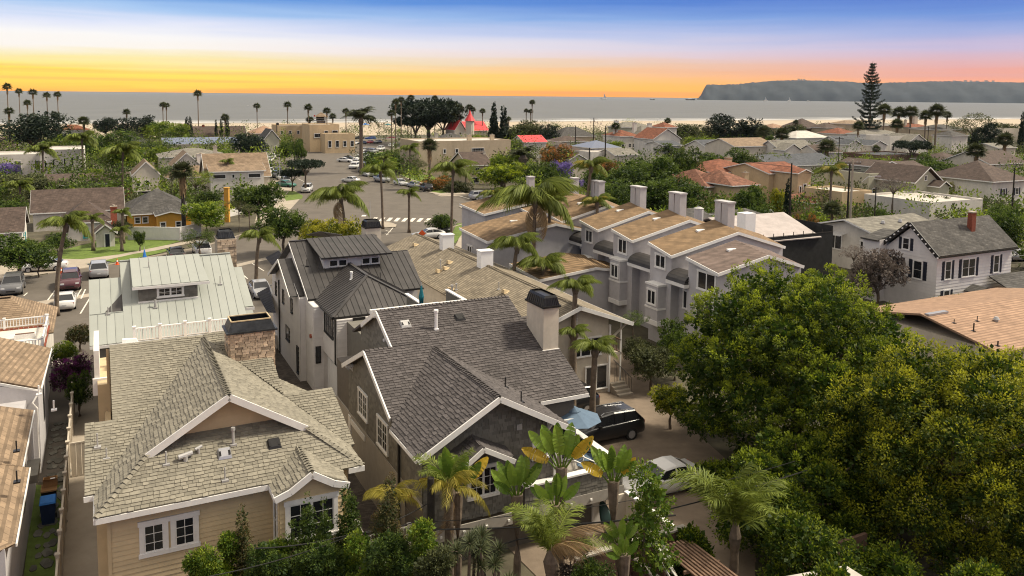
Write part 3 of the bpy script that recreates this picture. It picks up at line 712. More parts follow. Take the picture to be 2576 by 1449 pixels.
# ------------------------------------------------------------------ vehicles
def loft(b, secs):
    """secs: list of rings with the same number of points"""
    n = len(secs[0]); base = len(b.v)
    for r in secs: b.v += [tuple(p) for p in r]
    for i in range(len(secs) - 1):
        for j in range(n):
            k = (j + 1) % n; b.f.append((base + i * n + j, base + i * n + k, base + (i + 1) * n + k, base + (i + 1) * n + j)); b.t.append(0.5)
    b.f.append(tuple(base + j for j in range(n))); b.f.append(tuple(base + (len(secs) - 1) * n + j for j in reversed(range(n)))); b.t += [0.5, 0.5]
CARS = {
    # stations x (0 front) : (z low, z belt, half width) ; greenhouse: (x, z top, half width top) ; roof x0,x1
    'sedan': dict(L=4.7, W=0.90, st=[(0, .34, .58, .72), (.12, .24, .72, .84), (.9, .22, .84, .90), (1.45, .22, .93, .91), (2.6, .22, .95, .91), (3.7, .22, .98, .90), (4.5, .26, .98, .84), (4.7, .38, .86, .74)],
                  gh=[(1.35, .92), (2.15, 1.38), (2.9, 1.43), (3.45, 1.37), (4.2, .99)], wb=(.93, 3.68), wr=.33),
    'suv': dict(L=4.9, W=0.96, st=[(0, .42, .75, .80), (.12, .32, .98, .90), (.9, .30, 1.08, .96), (1.35, .30, 1.13, .97), (2.8, .30, 1.15, .97), (4.4, .30, 1.18, .95), (4.8, .32, 1.15, .90), (4.9, .42, 1.0, .82)],
                gh=[(1.25, 1.12), (1.95, 1.66), (2.8, 1.74), (4.25, 1.68), (4.75, 1.17)], wb=(.95, 3.88), wr=.38),
    'van': dict(L=5.1, W=0.99, st=[(0, .40, .72, .80), (.12, .28, .92, .92), (.8, .26, 1.05, .98), (1.2, .26, 1.12, .99), (2.8, .26, 1.14, .99), (4.6, .26, 1.16, .98), (5.0, .3, 1.13, .94), (5.1, .42, 1.0, .86)],
                gh=[(.85, 1.08), (1.75, 1.66), (2.8, 1.75), (4.6, 1.72), (4.98, 1.15)], wb=(1.0, 4.05), wr=.36),
    'pickup': dict(L=5.6, W=1.0, st=[(0, .45, .85, .85), (.12, .36, 1.08, .95), (1.0, .34, 1.16, 1.0), (1.5, .34, 1.19, 1.0), (3.4, .34, 1.19, 1.0), (5.4, .36, 1.19, .99), (5.6, .46, 1.17, .95)],
                   gh=[(1.4, 1.17), (2.05, 1.72), (2.7, 1.80), (3.3, 1.76), (3.55, 1.18)], wb=(1.05, 4.4), wr=.42),
    'boxvan': dict(L=5.9, W=1.02, st=[(0, .42, .8, .85), (.15, .3, 1.05, .97), (.9, .28, 1.2, 1.02), (1.5, .28, 1.3, 1.03), (3.5, .28, 1.3, 1.03), (5.7, .28, 1.3, 1.02), (5.9, .4, 1.25, .98)],
                   gh=[(.8, 1.15), (1.6, 2.35), (2.6, 2.6), (5.6, 2.6), (5.85, 1.28)], wb=(1.1, 4.7), wr=.38),
}
CARM = {}
PAINTS = dict(white=(0.62, 0.61, 0.59), black=(0.012, 0.012, 0.014), grey=(0.12, 0.12, 0.125), silver=(0.33, 0.33, 0.34), maroon=(0.075, 0.02, 0.028), blue=(0.03, 0.10, 0.34), red=(0.30, 0.025, 0.03), navy=(0.025, 0.035, 0.06), beige=(0.27, 0.24, 0.2), green=(0.02, 0.13, 0.09))
def paintmat(c):
    k = 'car_paint_' + c
    if k not in MATS: mat(k, PAINTS[c], 0.28, 0.04, 2, coat=0.5, spec=0.5, dirt=0.12)
    return MATS[k]
def car_proto(kind, color):
    key = (kind, color)
    if key in CARM: return CARM[key]
    c = CARS[kind]; L_ = c['L']; P_ = {}
    def ring(x, zl, zb, w):
        m = (zl + zb) / 2; return [(x, -w * .86, zl), (x, -w, zl + .12), (x, -w * 1.0, m), (x, -w * .97, zb - .05), (x, -w * .90, zb), (x, 0, zb + .03), (x, w * .90, zb), (x, w * .97, zb - .05), (x, w, m), (x, w, zl + .12), (x, w * .86, zl), (x, 0, zl - .02)]
    b = MB(); loft(b, [ring(x - L_ / 2, *r) for x, *r in c['st']]); P_['body'] = b.mesh('body', paintmat(color), True)
    gh = c['gh']; W_ = c['W']; g = MB(); x0 = gh[0]; x4 = gh[-1]
    belt = x0[1]
    def gr(x, z, wt, zb): return [(x - L_ / 2, -W_ * .90, zb), (x - L_ / 2, -wt, z), (x - L_ / 2, wt, z), (x - L_ / 2, W_ * .90, zb)]
    wt = W_ * .72
    A = [(x0[0], belt, W_ * .84), (gh[1][0], gh[1][1] - .035, wt), (gh[2][0], gh[2][1] - .035, wt), (gh[3][0], gh[3][1] - .035, wt), (x4[0], x4[1], W_ * .80)]
    loft(g, [[(x - L_ / 2, -W_ * .885, belt - .04), (x - L_ / 2, -w, max(z, belt - .03)), (x - L_ / 2, w, max(z, belt - .03)), (x - L_ / 2, W_ * .885, belt - .04)] for x, z, w in A])
    P_['window_glass'] = g.mesh('window_glass', M['glass'])
    r = MB(); loft(r, [[(x - L_ / 2, -w, z - .03), (x - L_ / 2, -w * .9, z + .03), (x - L_ / 2, w * .9, z + .03), (x - L_ / 2, w, z - .03)] for x, z, w in [(gh[1][0] - .03, gh[1][1] - .02, wt * 1.02), (gh[2][0], gh[2][1], wt * 1.03), (gh[3][0] + .02, gh[3][1], wt * 1.02)]])
    for s in (-1, 1):        # pillars
        for xa, xb, zb_, zt in ((x0[0], gh[1][0], belt, gh[1][1] - .03), (x4[0], gh[3][0], x4[1], gh[3][1] - .03)):
            ya = W_ * .87 * s; yb = wt * 1.0 * s; r.bar((xa - L_ / 2, ya, zb_ - .02), (xb - L_ / 2, yb, zt), .07, .05)
        for f in (.5,) if kind in ('sedan', 'pickup') else (.38, .68):
            xm = gh[1][0] + (gh[3][0] - gh[1][0]) * f; zt = gh[2][1] - .05; r.bar((xm - L_ / 2, W_ * .90 * s, belt - .02), (xm - L_ / 2, wt * 1.01 * s, zt), .07, .04)
    P_['roof'] = r.mesh('roof', paintmat(color))
    wr = c['wr']; t = MB(); t.tube([(0, -.11, 0), (0, .11, 0)], wr, 16); P_['tyre'] = t.mesh('tyre', M['tyre'])
    q = MB(); q.tube([(0, .10, 0), (0, .118, 0)], wr * .62, 14)
    P_['rim'] = q.mesh('rim', M['rim'])
    hl = MB(); z1 = c['st'][1][2]; hl.box(-L_ / 2 + .0, -L_ / 2 + .22, W_ * .52, W_ * .86, z1 - .20, z1 - .06); P_['headlight'] = hl.mesh('headlight', M['lamp'])
    tl = MB(); z2 = c['st'][-2][2]; tl.box(L_ / 2 - .16, L_ / 2 - .01, W_ * .55, W_ * .86, z2 - .24, z2 - .10); P_['tail_light'] = tl.mesh('tail_light', M['red'])
    pl = MB(); pl.box(L_ / 2 - .02, L_ / 2 + .012, -.16, .16, .62, .72); P_['number_plate'] = pl.mesh('number_plate', M['lamp'])
    mi = MB(); mi.box(x0[0] + .35 - L_ / 2, x0[0] + .5 - L_ / 2, W_ * .93, W_ * 1.13, belt, belt + .14); P_['wing_mirror'] = mi.mesh('wing_mirror', paintmat(color))
    gr_ = MB(); gr_.box(-L_ / 2 - .008, -L_ / 2 + .05, -W_ * .4, W_ * .4, .5, .62); P_['grille'] = gr_.mesh('grille', M['black'])
    if kind == 'pickup':
        k = MB(); k.box(3.62 - L_ / 2, 5.5 - L_ / 2, -W_ * .84, W_ * .84, 1.14, 1.245); P_['bed'] = k.mesh('bed', M['black'])
    CARM[key] = (c, P_); return CARM[key]
def car(kind, color, x, y, rz, label, group=None, far=False, rails=False):
    c, P_ = car_proto(kind, color); t = thing('parked_car', label, {'suv': 'car', 'sedan': 'car', 'van': 'van', 'boxvan': 'van', 'pickup': 'pickup truck'}[kind], (x, y, 0), rz, group)
    inst('body', P_['body'], t); inst('window_glass', P_['window_glass'], t); inst('roof', P_['roof'], t)
    L_ = c['L']
    for xx in c['wb']:
        for s in (1, -1):
            w = inst('wheel' if far else 'tyre', P_['tyre'], t, (xx - L_ / 2, s * (c['W'] - .10), c['wr'] * .98))
            if not far: inst('rim', P_['rim'], w, (0, 0, 0), (0, 0, 0 if s > 0 else math.pi))
    if not far:
        for nm in ('headlight', 'tail_light', 'wing_mirror'):
            for s in (1, -1): inst(nm, P_[nm], t, scale=(1, s, 1))
        inst('number_plate', P_['number_plate'], t); inst('grille', P_['grille'], t)
        if rails:
            for s in (1, -1): part('roof_rail', M['chrome'], t, lambda b: b.tube([(-.5, s * .58, 1.70), (-.3, s * .58, 1.80), (1.7, s * .58, 1.79), (1.9, s * .58, 1.68)], .022, 6))
    if 'bed' in P_: inst('bed', P_['bed'], t)
    return t

# ------------------------------------------------------------------ simple houses for the middle and far distance
def roof_faces(kind, x0, x1, y0, y1, z, rh, ov=0.35, axis='x', hipr=1.0):
    x0 -= ov; x1 += ov; y0 -= ov; y1 += ov; zz = z - 0.0
    if kind == 'flat': return [[(x0, y0, z), (x1, y0, z), (x1, y1, z), (x0, y1, z)]]
    if kind == 'shed': return [[(x0, y0, z), (x1, y0, z), (x1, y1, z + rh), (x0, y1, z + rh)]]
    if axis == 'x':
        ym = (y0 + y1) / 2; i = 0 if kind == 'gable' else min((y1 - y0) / 2 * hipr, (x1 - x0) / 2 - .1)
        a, b = (x0 + i, ym, z + rh), (x1 - i, ym, z + rh)
        f = [[(x0, y0, z), (x1, y0, z), b, a], [(x1, y1, z), (x0, y1, z), a, b]]
        if kind == 'hip': f += [[(x0, y1, z), (x0, y0, z), a], [(x1, y0, z), (x1, y1, z), b]]
    else:
        xm = (x0 + x1) / 2; i = 0 if kind == 'gable' else min((x1 - x0) / 2 * hipr, (y1 - y0) / 2 - .1)
        a, b = (xm, y0 + i, z + rh), (xm, y1 - i, z + rh)
        f = [[(x1, y0, z), (x1, y1, z), b, a], [(x0, y1, z), (x0, y0, z), a, b]]
        if kind == 'hip': f += [[(x0, y0, z), (x1, y0, z), a], [(x1, y1, z), (x0, y1, z), b]]
    return f
def block(parent, x0, x1, y0, y1, z0, z1, wallm, roof='gable', rh=2.0, roofm='brownroof', axis='x', ov=0.35, rows=(), hipr=1.0, trimm='trim', wn='wall', fascia=True):
    """one rectangular volume: wall part, roof part (one slab mesh), gable walls, fascia, windows"""
    b = MB(); b.box(x0, x1, y0, y1, z0, z1)
    if roof == 'gable':
        if axis == 'x': 
            ym = (y0 + y1) / 2; h = rh * (1 - ov * 2 / (y1 - y0 + 2 * ov)) + (z1 - z1)
            for x, s in ((x0, 1), (x1, -1)): b.poly([(x, y0, z1), (x, y1, z1), (x, ym, z1 + rh * (y1 - y0) / (y1 - y0 + 2 * ov))])
        else:
            xm = (x0 + x1) / 2
            for y in (y0, y1): b.poly([(x0, y, z1), (x1, y, z1), (xm, y, z1 + rh * (x1 - x0) / (x1 - x0 + 2 * ov))])
    if roof == 'flat':
        for q in ((x0, x1, y0, y0 + .25), (x0, x1, y1 - .25, y1), (x0, x0 + .25, y0 + .25, y1 - .25), (x1 - .25, x1, y0 + .25, y1 - .25)): b.box(*q[:4], z1, z1 + max(.35, rh))
        b.build(wn, M[wallm], parent)
        part('roof', M[roofm], parent, lambda q: q.box(x0 + .26, x1 - .26, y0 + .26, y1 - .26, z1 + .004, z1 + .06)); return
    b.build(wn, M[wallm], parent)
    F = roof_faces(roof, x0, x1, y0, y1, z1, rh, ov, axis, hipr)
    lift = 0.10; r = MB()
    for f in F: r.slab([(p[0], p[1], p[2] + lift) for p in f], 0.12)
    ro = r.build('roof', M[roofm], parent)
    if fascia:
        t = MB(); e = 0.16
        for f in F:
            for i in range(len(f)):
                p, q = f[i], f[(i + 1) % len(f)]
                def edge(P): return abs(P[0] - (x0 - ov)) < .01 or abs(P[0] - (x1 + ov)) < .01, abs(P[1] - (y0 - ov)) < .01 or abs(P[1] - (y1 + ov)) < .01
                ep, eq = edge(p), edge(q)
                if (p[0] == q[0] and ep[0] and eq[0]) or (p[1] == q[1] and ep[1] and eq[1]):
                    t.bar((p[0], p[1], p[2]), (q[0], q[1], q[2]), .05, e)
        if t.v: t.build('fascia', M[trimm], parent)
    return ro
def win(parent, side, x0, x1, y0, y1, pos, z, w, h, cols=1, rows=1, trimm='trim', gm='glass', trim=0.09, split=0, sh=None):
    """side f (-y), l (-x), r (+x); pos = distance along that wall from its left end as seen from outside"""
    wl = {'f': Wall(x0, y0, 1, 0), 'l': Wall(x0, y1, 0, -1), 'r': Wall(x1, y0, 0, 1)}[side]
    f = window(parent, wl, pos, z, w, h, cols, rows, trim, M[trimm], M[gm], split=split)
    if sh: shutters(parent, wl, pos, z, w, h, min(.4, w * .45), M[sh])
    return f
def chimney(parent, x, y, z0, z1, w=0.8, d=0.6, m='cream', cap='concrete'):
    o = part('chimney', M[m], parent, lambda b: (b.box(x - w / 2, x + w / 2, y - d / 2, y + d / 2, z0, z1), b.box(x - w / 2 - .05, x + w / 2 + .05, y - d / 2 - .05, y + d / 2 + .05, z1 - .18, z1 - .08)))
    part('chimney_cap', M[cap], o, lambda b: (b.box(x - w / 2 - .06, x + w / 2 + .06, y - d / 2 - .06, y + d / 2 + .06, z1 + .002, z1 + .07), b.cyl(x, y, z1 + .07, z1 + .28, min(w, d) * .22, n=8))); return o
def pxhouse(label, xl, xr, yeave, dist, depth, wallm, roofm, roof='gable', axis='x', rise=30, wins=(), cat='house', group=None, rz=None, ov=0.35, chim=None, zb=0, extra=None, name='house', gm='glass', trimm='trim', sideW=()):
    """front face seen between sight columns xl..xr at a distance; yeave row of the eave, rise = roof height in rows"""
    k = dist / F_; w = (xr - xl) * k; X, Y, Z = D((xl + xr) / 2, yeave, dist); rz = TH if rz is None else rz
    w = w / max(0.5, abs(math.cos(rz)))
    t = thing(name, label, cat, (X, Y, zb), rz, group); z1 = max(1.5, Z - zb)
    block(t, -w / 2, w / 2, 0, depth, 0, z1, wallm, roof, rise * k, roofm, axis, ov)
    for q in wins:      # (x fraction, z fraction, w px, h px, cols, rows)
        fx, fz, ww, hh = q[:4]; c, r_ = (q[4:6] if len(q) > 5 else (2, 2)); sh = q[6] if len(q) > 6 else None
        win(t, 'f', -w / 2, w / 2, 0, depth, fx * w - ww * k / 2, fz * z1 - hh * k / 2, ww * k, hh * k, c, r_, trimm, gm, trim=0.08, sh=sh)
    for q in sideW:
        win(t, 'r' if q[0] == 'r' else 'l', -w / 2, w / 2, 0, depth, q[1] * depth, q[2] * z1 - q[4] * k / 2, q[3] * k, q[4] * k, 1, 2, trimm, gm, trim=0.08)
    if chim:
        for cx_, cy_, ch_, cw_, cm_ in ([chim] if not isinstance(chim[0], tuple) else chim): chimney(t, (cx_ - .5) * w, cy_ * depth, z1 * .7, z1 + ch_ * k, cw_ * k, cw_ * k * .8, cm_)
    if extra: extra(t, w, depth, z1, k)
    return t
# ------------------------------------------------------------------ sight-line helpers on the town grid
def by(px, py, u=None, v=None, z=None):
    d = ray(px, py); du = d.x * CU[0] + d.y * CU[1]; dv = d.x * CV[0] + d.y * CV[1]
    t = (z - CAM_H) / d.z if z is not None else (u / du if u is not None else v / dv)
    return (du * t, dv * t, CAM_H + d.z * t)
def hitp(px, py, f):         # where a sight line meets the surface z=f(u,v)
    a = 5.0; b = 120.0; d = ray(px, py); du = d.x * CU[0] + d.y * CU[1]; dv = d.x * CV[0] + d.y * CV[1]
    for i in range(60):
        t = (a + b) / 2; g = CAM_H + d.z * t - f(du * t, dv * t)
        if g > 0: a = t
        else: b = t
    return (du * a, dv * a, CAM_H + d.z * a)
def local(t0):
    u0, v0 = t0; return lambda u, v, z: (u - u0, v - v0, z)

# ------------------------------------------------------------------ ground, roads, water
def sheet(name, pts, z, m, kind='structure', sub=None):
    b = MB(); b.poly([(x, y, z) for x, y in pts]); o = inst(name, b.mesh(name, m)); tag(o, kind=kind); return o
def gsheet(name, px, z, m): return sheet(name, [G(x, y, z) for x, y in px], z, m)
sheet('ground', [(-900, -40), (1500, -40), (1500, 1180), (-900, 172)], 0.0, M['dirtg'])
water = mat('sea_water', (0.135, 0.135, 0.125), 0.5, 0.08, 0.012, spec=0.12)
def watertex():
    nt = water.node_tree; N = nt.nodes; L = nt.links; b = N['Principled BSDF']
    tc = N.new('ShaderNodeNewGeometry'); mp = N.new('ShaderNodeMapping'); mp.inputs['Scale'].default_value = (0.02, 0.09, 1); L.new(tc.outputs['Position'], mp.inputs[0])
    nz = N.new('ShaderNodeTexNoise'); nz.inputs['Scale'].default_value = 3; nz.inputs['Detail'].default_value = 8; L.new(mp.outputs[0], nz.inputs[0])
    bp = N.new('ShaderNodeBump'); bp.inputs['Strength'].default_value = 0.9; bp.inputs['Distance'].default_value = 1.2; L.new(nz.outputs[0], bp.inputs['Height']); L.new(bp.outputs[0], b.inputs['Normal'])
watertex()
sheet('sea', [(-60000, 120), (60000, 120), (60000, 80000), (-60000, 80000)], -1.6, water)
sheet('beach', [(-900, 0), (1500, 1150), (1500, 1400), (-900, 392)], 0.012, M['sand'])
# surf line
foam = mat('sea_foam', (0.62, 0.60, 0.57), 0.9, 0.12, 0.2)
def surf(off, w, name):
    b = MB(); pts = []
    for i in range(120):
        x = -700 + i * 18; y = 642 + 0.5 * x + off + 4 * math.sin(i * 0.9) + 3 * math.sin(i * 2.3)
        ww = w * (0.4 + 0.6 * abs(math.sin(i * 0.37 + off)))
        pts.append(((x, y - ww), (x, y + ww)))
    for p, q in zip(pts, pts[1:]): b.poly([(*p[0], 0.06 - 0.0), (*q[0], 0.06), (*q[1], 0.06), (*p[1], 0.06)])
    tag(b.build(name, foam), kind='structure')
sheet('wet_sand', [(-900, 176), (1500, 1376), (1500, 1416), (-900, 216)], 0.03, mat('wet_beach_sand', (0.30, 0.26, 0.20), 0.5, 0.05, 0.05))
sheet('sea_shallows', [(-900, 192), (1500, 1392), (1500, 2400), (-900, 2400)], 0.045, water)
surf(8, 7, 'sea_foam_line'); surf(30, 5, 'sea_foam_line'); surf(62, 3, 'sea_foam_line')

# streets
gsheet('road', [(-900, 880), (-300, 760), (120, 690), (273, 667), (506, 623), (612, 590), (690, 560), (700, 520), (712, 500), (735, 470), (715, 452), (700, 432), (672, 425), (668, 408), (690, 399), (748, 387), (790, 380), (860, 371), (905, 364), (948, 360), (1000, 357), (1060, 353), (1250, 353), (1250, 360), (1010, 372), (960, 381), (925, 392), (912, 402), (907, 420), (912, 440), (960, 458), (1016, 471), (1070, 483), (1109, 492), (1172, 490), (1300, 482), (1300, 540), (1180, 560), (1130, 575), (1110, 620), (1100, 660), (1200, 760), (1100, 900), (500, 1120), (260, 1200), (-900, 1300)], 0.02, M['asphalt'])
for nm, pts, z, m in [
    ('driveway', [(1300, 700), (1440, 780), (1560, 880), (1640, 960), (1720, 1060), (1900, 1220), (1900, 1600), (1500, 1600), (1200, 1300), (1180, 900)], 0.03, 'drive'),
    ('paved_alley', [(660, 880), (700, 860), (900, 1010), (1010, 1200), (1010, 1420), (820, 1420), (700, 1100)], 0.034, 'pavers'),
    ('walkway', [(178, 968), (245, 968), (262, 1449), (266, 1700), (130, 1700), (145, 1433)], 0.03, 'concrete'),
    ('street_gutter', [(-200, 812), (104, 757), (224, 738), (420, 702), (596, 664), (670, 647), (672, 653), (598, 671), (420, 710), (226, 746), (108, 766), (-200, 822)], 0.028, 'concrete'),
    ('pavement', [(0, 668), (113, 650), (205, 652), (300, 640), (452, 610), (500, 603), (500, 608), (452, 617), (300, 650), (235, 663), (270, 664), (120, 687), (-100, 725), (-200, 700)], 0.05, 'concrete'),
    ('pavement', [(690, 450), (706, 447), (725, 470), (762, 492), (700, 560), (640, 560), (660, 500)], 0.05, 'concrete'),
    ('pavement', [(1010, 440), (1030, 441), (1130, 470), (1172, 487), (1300, 480), (1300, 484), (1172, 492), (1109, 494), (1080, 484), (1060, 470)], 0.05, 'concrete'),
    ('pavement', [(1150, 610), (1170, 560), (1200, 553), (1215, 557), (1190, 610), (1155, 660), (1130, 640)], 0.05, 'concrete'),
    ('traffic_island', [(940, 562), (960, 556), (985, 560), (998, 565), (995, 571), (970, 572), (945, 570)], 0.12, 'concrete'),
    ('traffic_island', [(1155, 520), (1165, 514), (1195, 512), (1240, 514), (1240, 530), (1200, 526), (1165, 525)], 0.12, 'concrete'),
    ('lawn', [(113, 664), (160, 628), (280, 598), (430, 603), (455, 606), (400, 622), (300, 640), (235, 652), (150, 657)], 0.045, 'grass'),
    ('lawn', [(262, 655), (340, 638), (420, 626), (455, 622), (400, 637), (330, 652), (285, 659)], 0.06, 'grass'),
    ('lawn', [(213, 664), (240, 660), (290, 661), (270, 664), (240, 666)], 0.06, 'grass'),
    ('lawn', [(300, 596), (380, 588), (470, 598), (440, 606), (350, 606)], 0.055, 'grass'),
    ('lawn', [(705, 482), (740, 480), (762, 492), (760, 500), (720, 505)], 0.06, 'grass'),
    ('lawn', [(1010, 441), (1080, 438), (1105, 452), (1130, 462), (1090, 468), (1040, 452)], 0.06, 'grass'),
    ('lawn', [(1080, 470), (1100, 468), (1150, 480), (1110, 486), (1085, 482)], 0.06, 'grass'),
    ('lawn', [(1130, 600), (1150, 562), (1178, 560), (1165, 585), (1145, 612)], 0.06, 'grass'),
    ('lawn', [(1195, 585), (1225, 560), (1290, 560), (1260, 620), (1190, 600)], 0.05, 'grass'),
    ('lawn', [(905, 400), (935, 385), (980, 380), (980, 440), (930, 440)], 0.05, 'grass'),
    ('garden_bed', [(1180, 700), (1900, 700), (1900, 1050), (1640, 950), (1560, 880), (1440, 790)], 0.01, 'dirtg'),
    ('back_lawn', [(60, 1449), (150, 1449), (170, 1220), (85, 1220)], 0.02, 'grass'),
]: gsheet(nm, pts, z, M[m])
def kerb(px, w=0.16, h=0.13, name='kerb'):
    P = [G(x, y) for x, y in px]; b = MB()
    for p, q in zip(P, P[1:]): b.bar((*p, h / 2), (*q, h / 2), w, h)
    tag(b.build(name, M['concrete']), kind='structure')
kerb([(120, 690), (273, 667), (506, 623), (612, 590)]); kerb([(712, 500), (735, 470), (715, 452)]); kerb([(672, 408), (690, 399), (748, 387), (790, 380), (860, 371), (905, 364), (948, 360)])
kerb([(1250, 360), (1010, 372), (960, 381), (925, 392), (912, 402), (907, 420), (912, 440), (960, 458), (1016, 471), (1070, 483), (1109, 492), (1172, 490), (1300, 482)])
kerb([(1180, 560), (1130, 575), (1110, 620)])
# painted marks: each bar of the crossing and each bay line is a mark of its own
def stripe(p, q, w, name='road_marking', z=0.032):
    a = Vector((*G(*p), 0)); b_ = Vector((*G(*q), 0)); d = (b_ - a).normalized(); s = Vector((-d.y, d.x, 0)) * w / 2
    b = MB(); b.poly([(*(a - s).xy, z), (*(b_ - s).xy, z), (*(b_ + s).xy, z), (*(a + s).xy, z)]); tag(b.build(name, M['paint']), kind='structure')
for i in range(8):
    x = 952 + i * 19.2; stripe((x - 6, 547.5 + i * .3), (x - 15, 556.5 + i * .3), 0.62, 'crossing_bar')
for p, q, w in [((205, 727), (188, 756), .13), ((215, 728), (204, 752), .13), ((69, 737), (60, 745), .13), ((140, 729), (120, 756), .13), ((227, 749), (202, 790), .13), ((634, 663), (664, 682), .13), ((598, 680), (623, 702), .13), ((1148, 491), (1180, 500), .25), ((1218, 529), (1206, 540), .2), ((750, 450), (765, 457), .15),
                ((968, 572), (995, 566), .14), ((995, 566), (972, 592), .14), ((970, 580), (984, 584), .12), ((968, 588), (978, 590), .12), ((140, 911), (160, 916), .2), ((152, 907), (150, 920), .2), ((910, 543), (921, 543), 1.6)]: stripe(p, q, w)
# flagstones in the side alley
fs = [0]
g_ = random.Random(4)
for i in range(80):
    v = 38 + (i // 4) * 0.92 + g_.uniform(-.2, .2); u = -3.05 + (i % 4) * 0.27 + g_.uniform(-.1, .1)
    b = MB(); n = 6; r = g_.uniform(.2, .4); b.slab([(*gv(u + r * .55 * math.cos(a), v + r * math.sin(a)), 0.05 + .02 * g_.random()) for a in [j * 6.283 / n + g_.uniform(-.3, .3) for j in range(n)]], .05)
    if v < 55: tag(b.build('flagstone', M['flag']), kind='structure')

# ------------------------------------------------------------------ headland across the bay
hm = mat('headland_scrub', (0.030, 0.036, 0.040), 1.0, 0.25, 0.012)
def headland():
    prof = [(1755, 247, 0), (1762, 238, 1), (1768, 222, 1), (1775, 212, 1), (1800, 213, 1), (1850, 212, 1), (1880, 208, 1), (1930, 204, 1), (1950, 202, 1), (2000, 201, 1), (2060, 202, 1), (2130, 205, 1), (2170, 208, 1), (2190, 210, 1), (2240, 207, 1), (2330, 204, 1), (2400, 204, 1), (2480, 205, 1), (2560, 207, 1), (2700, 206, 1), (3100, 208, 1), (3900, 212, 1)]
    d0, d1 = 8200, 8800; V = []; Fc = []; g = random.Random(3); n = 400
    X0, X1 = 1752, 3900
    def top(x):
        for (a, ya, _), (b, yb, _) in zip(prof, prof[1:]):
            if a <= x <= b: return ya + (yb - ya) * (x - a) / (b - a)
        return 247
    rows = 9
    for i in range(n + 1):
        x = X0 + (X1 - X0) * (i / n) ** 1.2; base = Vector(D(x, 300, d0)); zt = D(x, top(x) - g.random() * 1.0, d0 + 250)[2] + g.uniform(-1, 1) * 3
        zt = max(zt, -1)
        for j in range(rows):
            t = j / (rows - 1); w = t ** (0.62 + 0.07 * math.sin(i * .13) + .04 * math.sin(i * .71))
            k = (d0 + 420 * t) / d0; V.append((base.x * k, base.y * k + 14 * math.sin(i * .4 + j), -2 + (zt + 2) * w))
        k = (d0 + 1500) / d0; V.append((base.x * k, base.y * k, max(-2, zt * .9)))
    r = rows + 1
    for i in range(n):
        for j in range(r - 1): Fc.append((i * r + j, (i + 1) * r + j, (i + 1) * r + j + 1, i * r + j + 1))
    me = npmesh('headland', V, Fc, hm); tag(inst('headland', me), kind='structure')
    # pale terraces and buildings on the ridge
headland()
# the air between here and the headland
HZ = bpy.data.materials.new('air_haze'); HZ.use_nodes = True; _n = HZ.node_tree.nodes; _n.remove(_n['Principled BSDF']); _v = _n.new('ShaderNodeVolumePrincipled')
_v.inputs['Color'].default_value = (.62, .74, .92, 1); _v.inputs['Density'].default_value = 1.7e-5; _v.inputs['Anisotropy'].default_value = 0.2
HZ.node_tree.links.new(_v.outputs[0], _n['Material Output'].inputs['Volume'])
hz_ = MB(); hz_.box(-7500, 10500, -300, 9900, -2.7, 240); tag(hz_.build('haze', HZ), 'faint blue sea haze over the whole town and bay', 'haze', kind='stuff')
for i, (x, y, w) in enumerate([(2010, 199, 4), (2017, 199.5, 3), (2024, 200, 4), (2402, 203.5, 5), (2430, 203, 6), (2444, 203.5, 4), (2460, 204, 5), (2482, 203, 6), (2500, 203.5, 4)]):
    X, Y, Z = D(x, y, 8640); t = thing('ridge_building', 'tiny pale building on the crest of the headland', 'building', (X, Y, Z - 30), 0, 'buildings on the headland')
    part('wall', M['whitestucco'], t, lambda b: b.box(-w * 2, w * 2, 0, 20, 0, 32)); part('roof', M['greyroof'], t, lambda b: b.slab([(-w * 2.1, -1, 32), (w * 2.1, -1, 32), (w * 2.1, 21, 34), (-w * 2.1, 21, 34)], 2))
# boats
def boat(x, y, L_, label, mast=0, col='whitestucco', group=None):
    dist = (CAM_H + 1.6) * F_ / max(2.2, (y - (241 + (x - 1288) * math.tan(ROLL)))); dist = min(dist, 7000); X, Y, _ = D(x, y, dist)
    t = thing('boat', label, 'boat', (X, Y, -1.5), 0.3, group)
    part('hull', M[col], t, lambda b: loft(b, [[(L_ * a, -w * L_, h * L_), (L_ * a, 0, -.02 * L_), (L_ * a, w * L_, h * L_), (L_ * a, 0, h * L_ + .01)] for a, w, h in ((-.5, .10, .10), (-.2, .14, .09), (.2, .12, .10), (.5, .01, .16))]))
    part('cabin', M['trim'], t, lambda b: b.hexa([(-.25 * L_, -.08 * L_, .1 * L_), (.1 * L_, -.08 * L_, .1 * L_), (.1 * L_, .08 * L_, .1 * L_), (-.25 * L_, .08 * L_, .1 * L_), (-.22 * L_, -.07 * L_, .2 * L_), (.05 * L_, -.07 * L_, .2 * L_), (.05 * L_, .07 * L_, .2 * L_), (-.22 * L_, .07 * L_, .2 * L_)]))
    if mast: part('mast', M['steel'], t, lambda b: (b.cyl(0, 0, .1 * L_, mast * L_, .012 * L_, n=5), b.poly([(0, 0, .2 * L_), (.4 * L_, 0, .22 * L_), (0, 0, mast * L_ * .95)])))
for a in [(625, 268, 9, 'small white boat with a cabin off the beach between two tall palms', 0), (1519, 248, 60, 'pale sailing boat near the horizon left of the headland', .9), (1641, 250, 45, 'dark low boat on the horizon seaward of the headland', 0, 'navy'), (1737, 250, 90, 'long low vessel just off the point of the headland', 0, 'navy'), (1925, 251, 45, 'small sailing boat off the middle of the headland', .8), (1985, 252, 40, 'white sailing boat nearest the dark conifer side of the headland', .9), (2033, 252, 35, 'small motor boat below the headland cliff', 0)]: boat(*a)

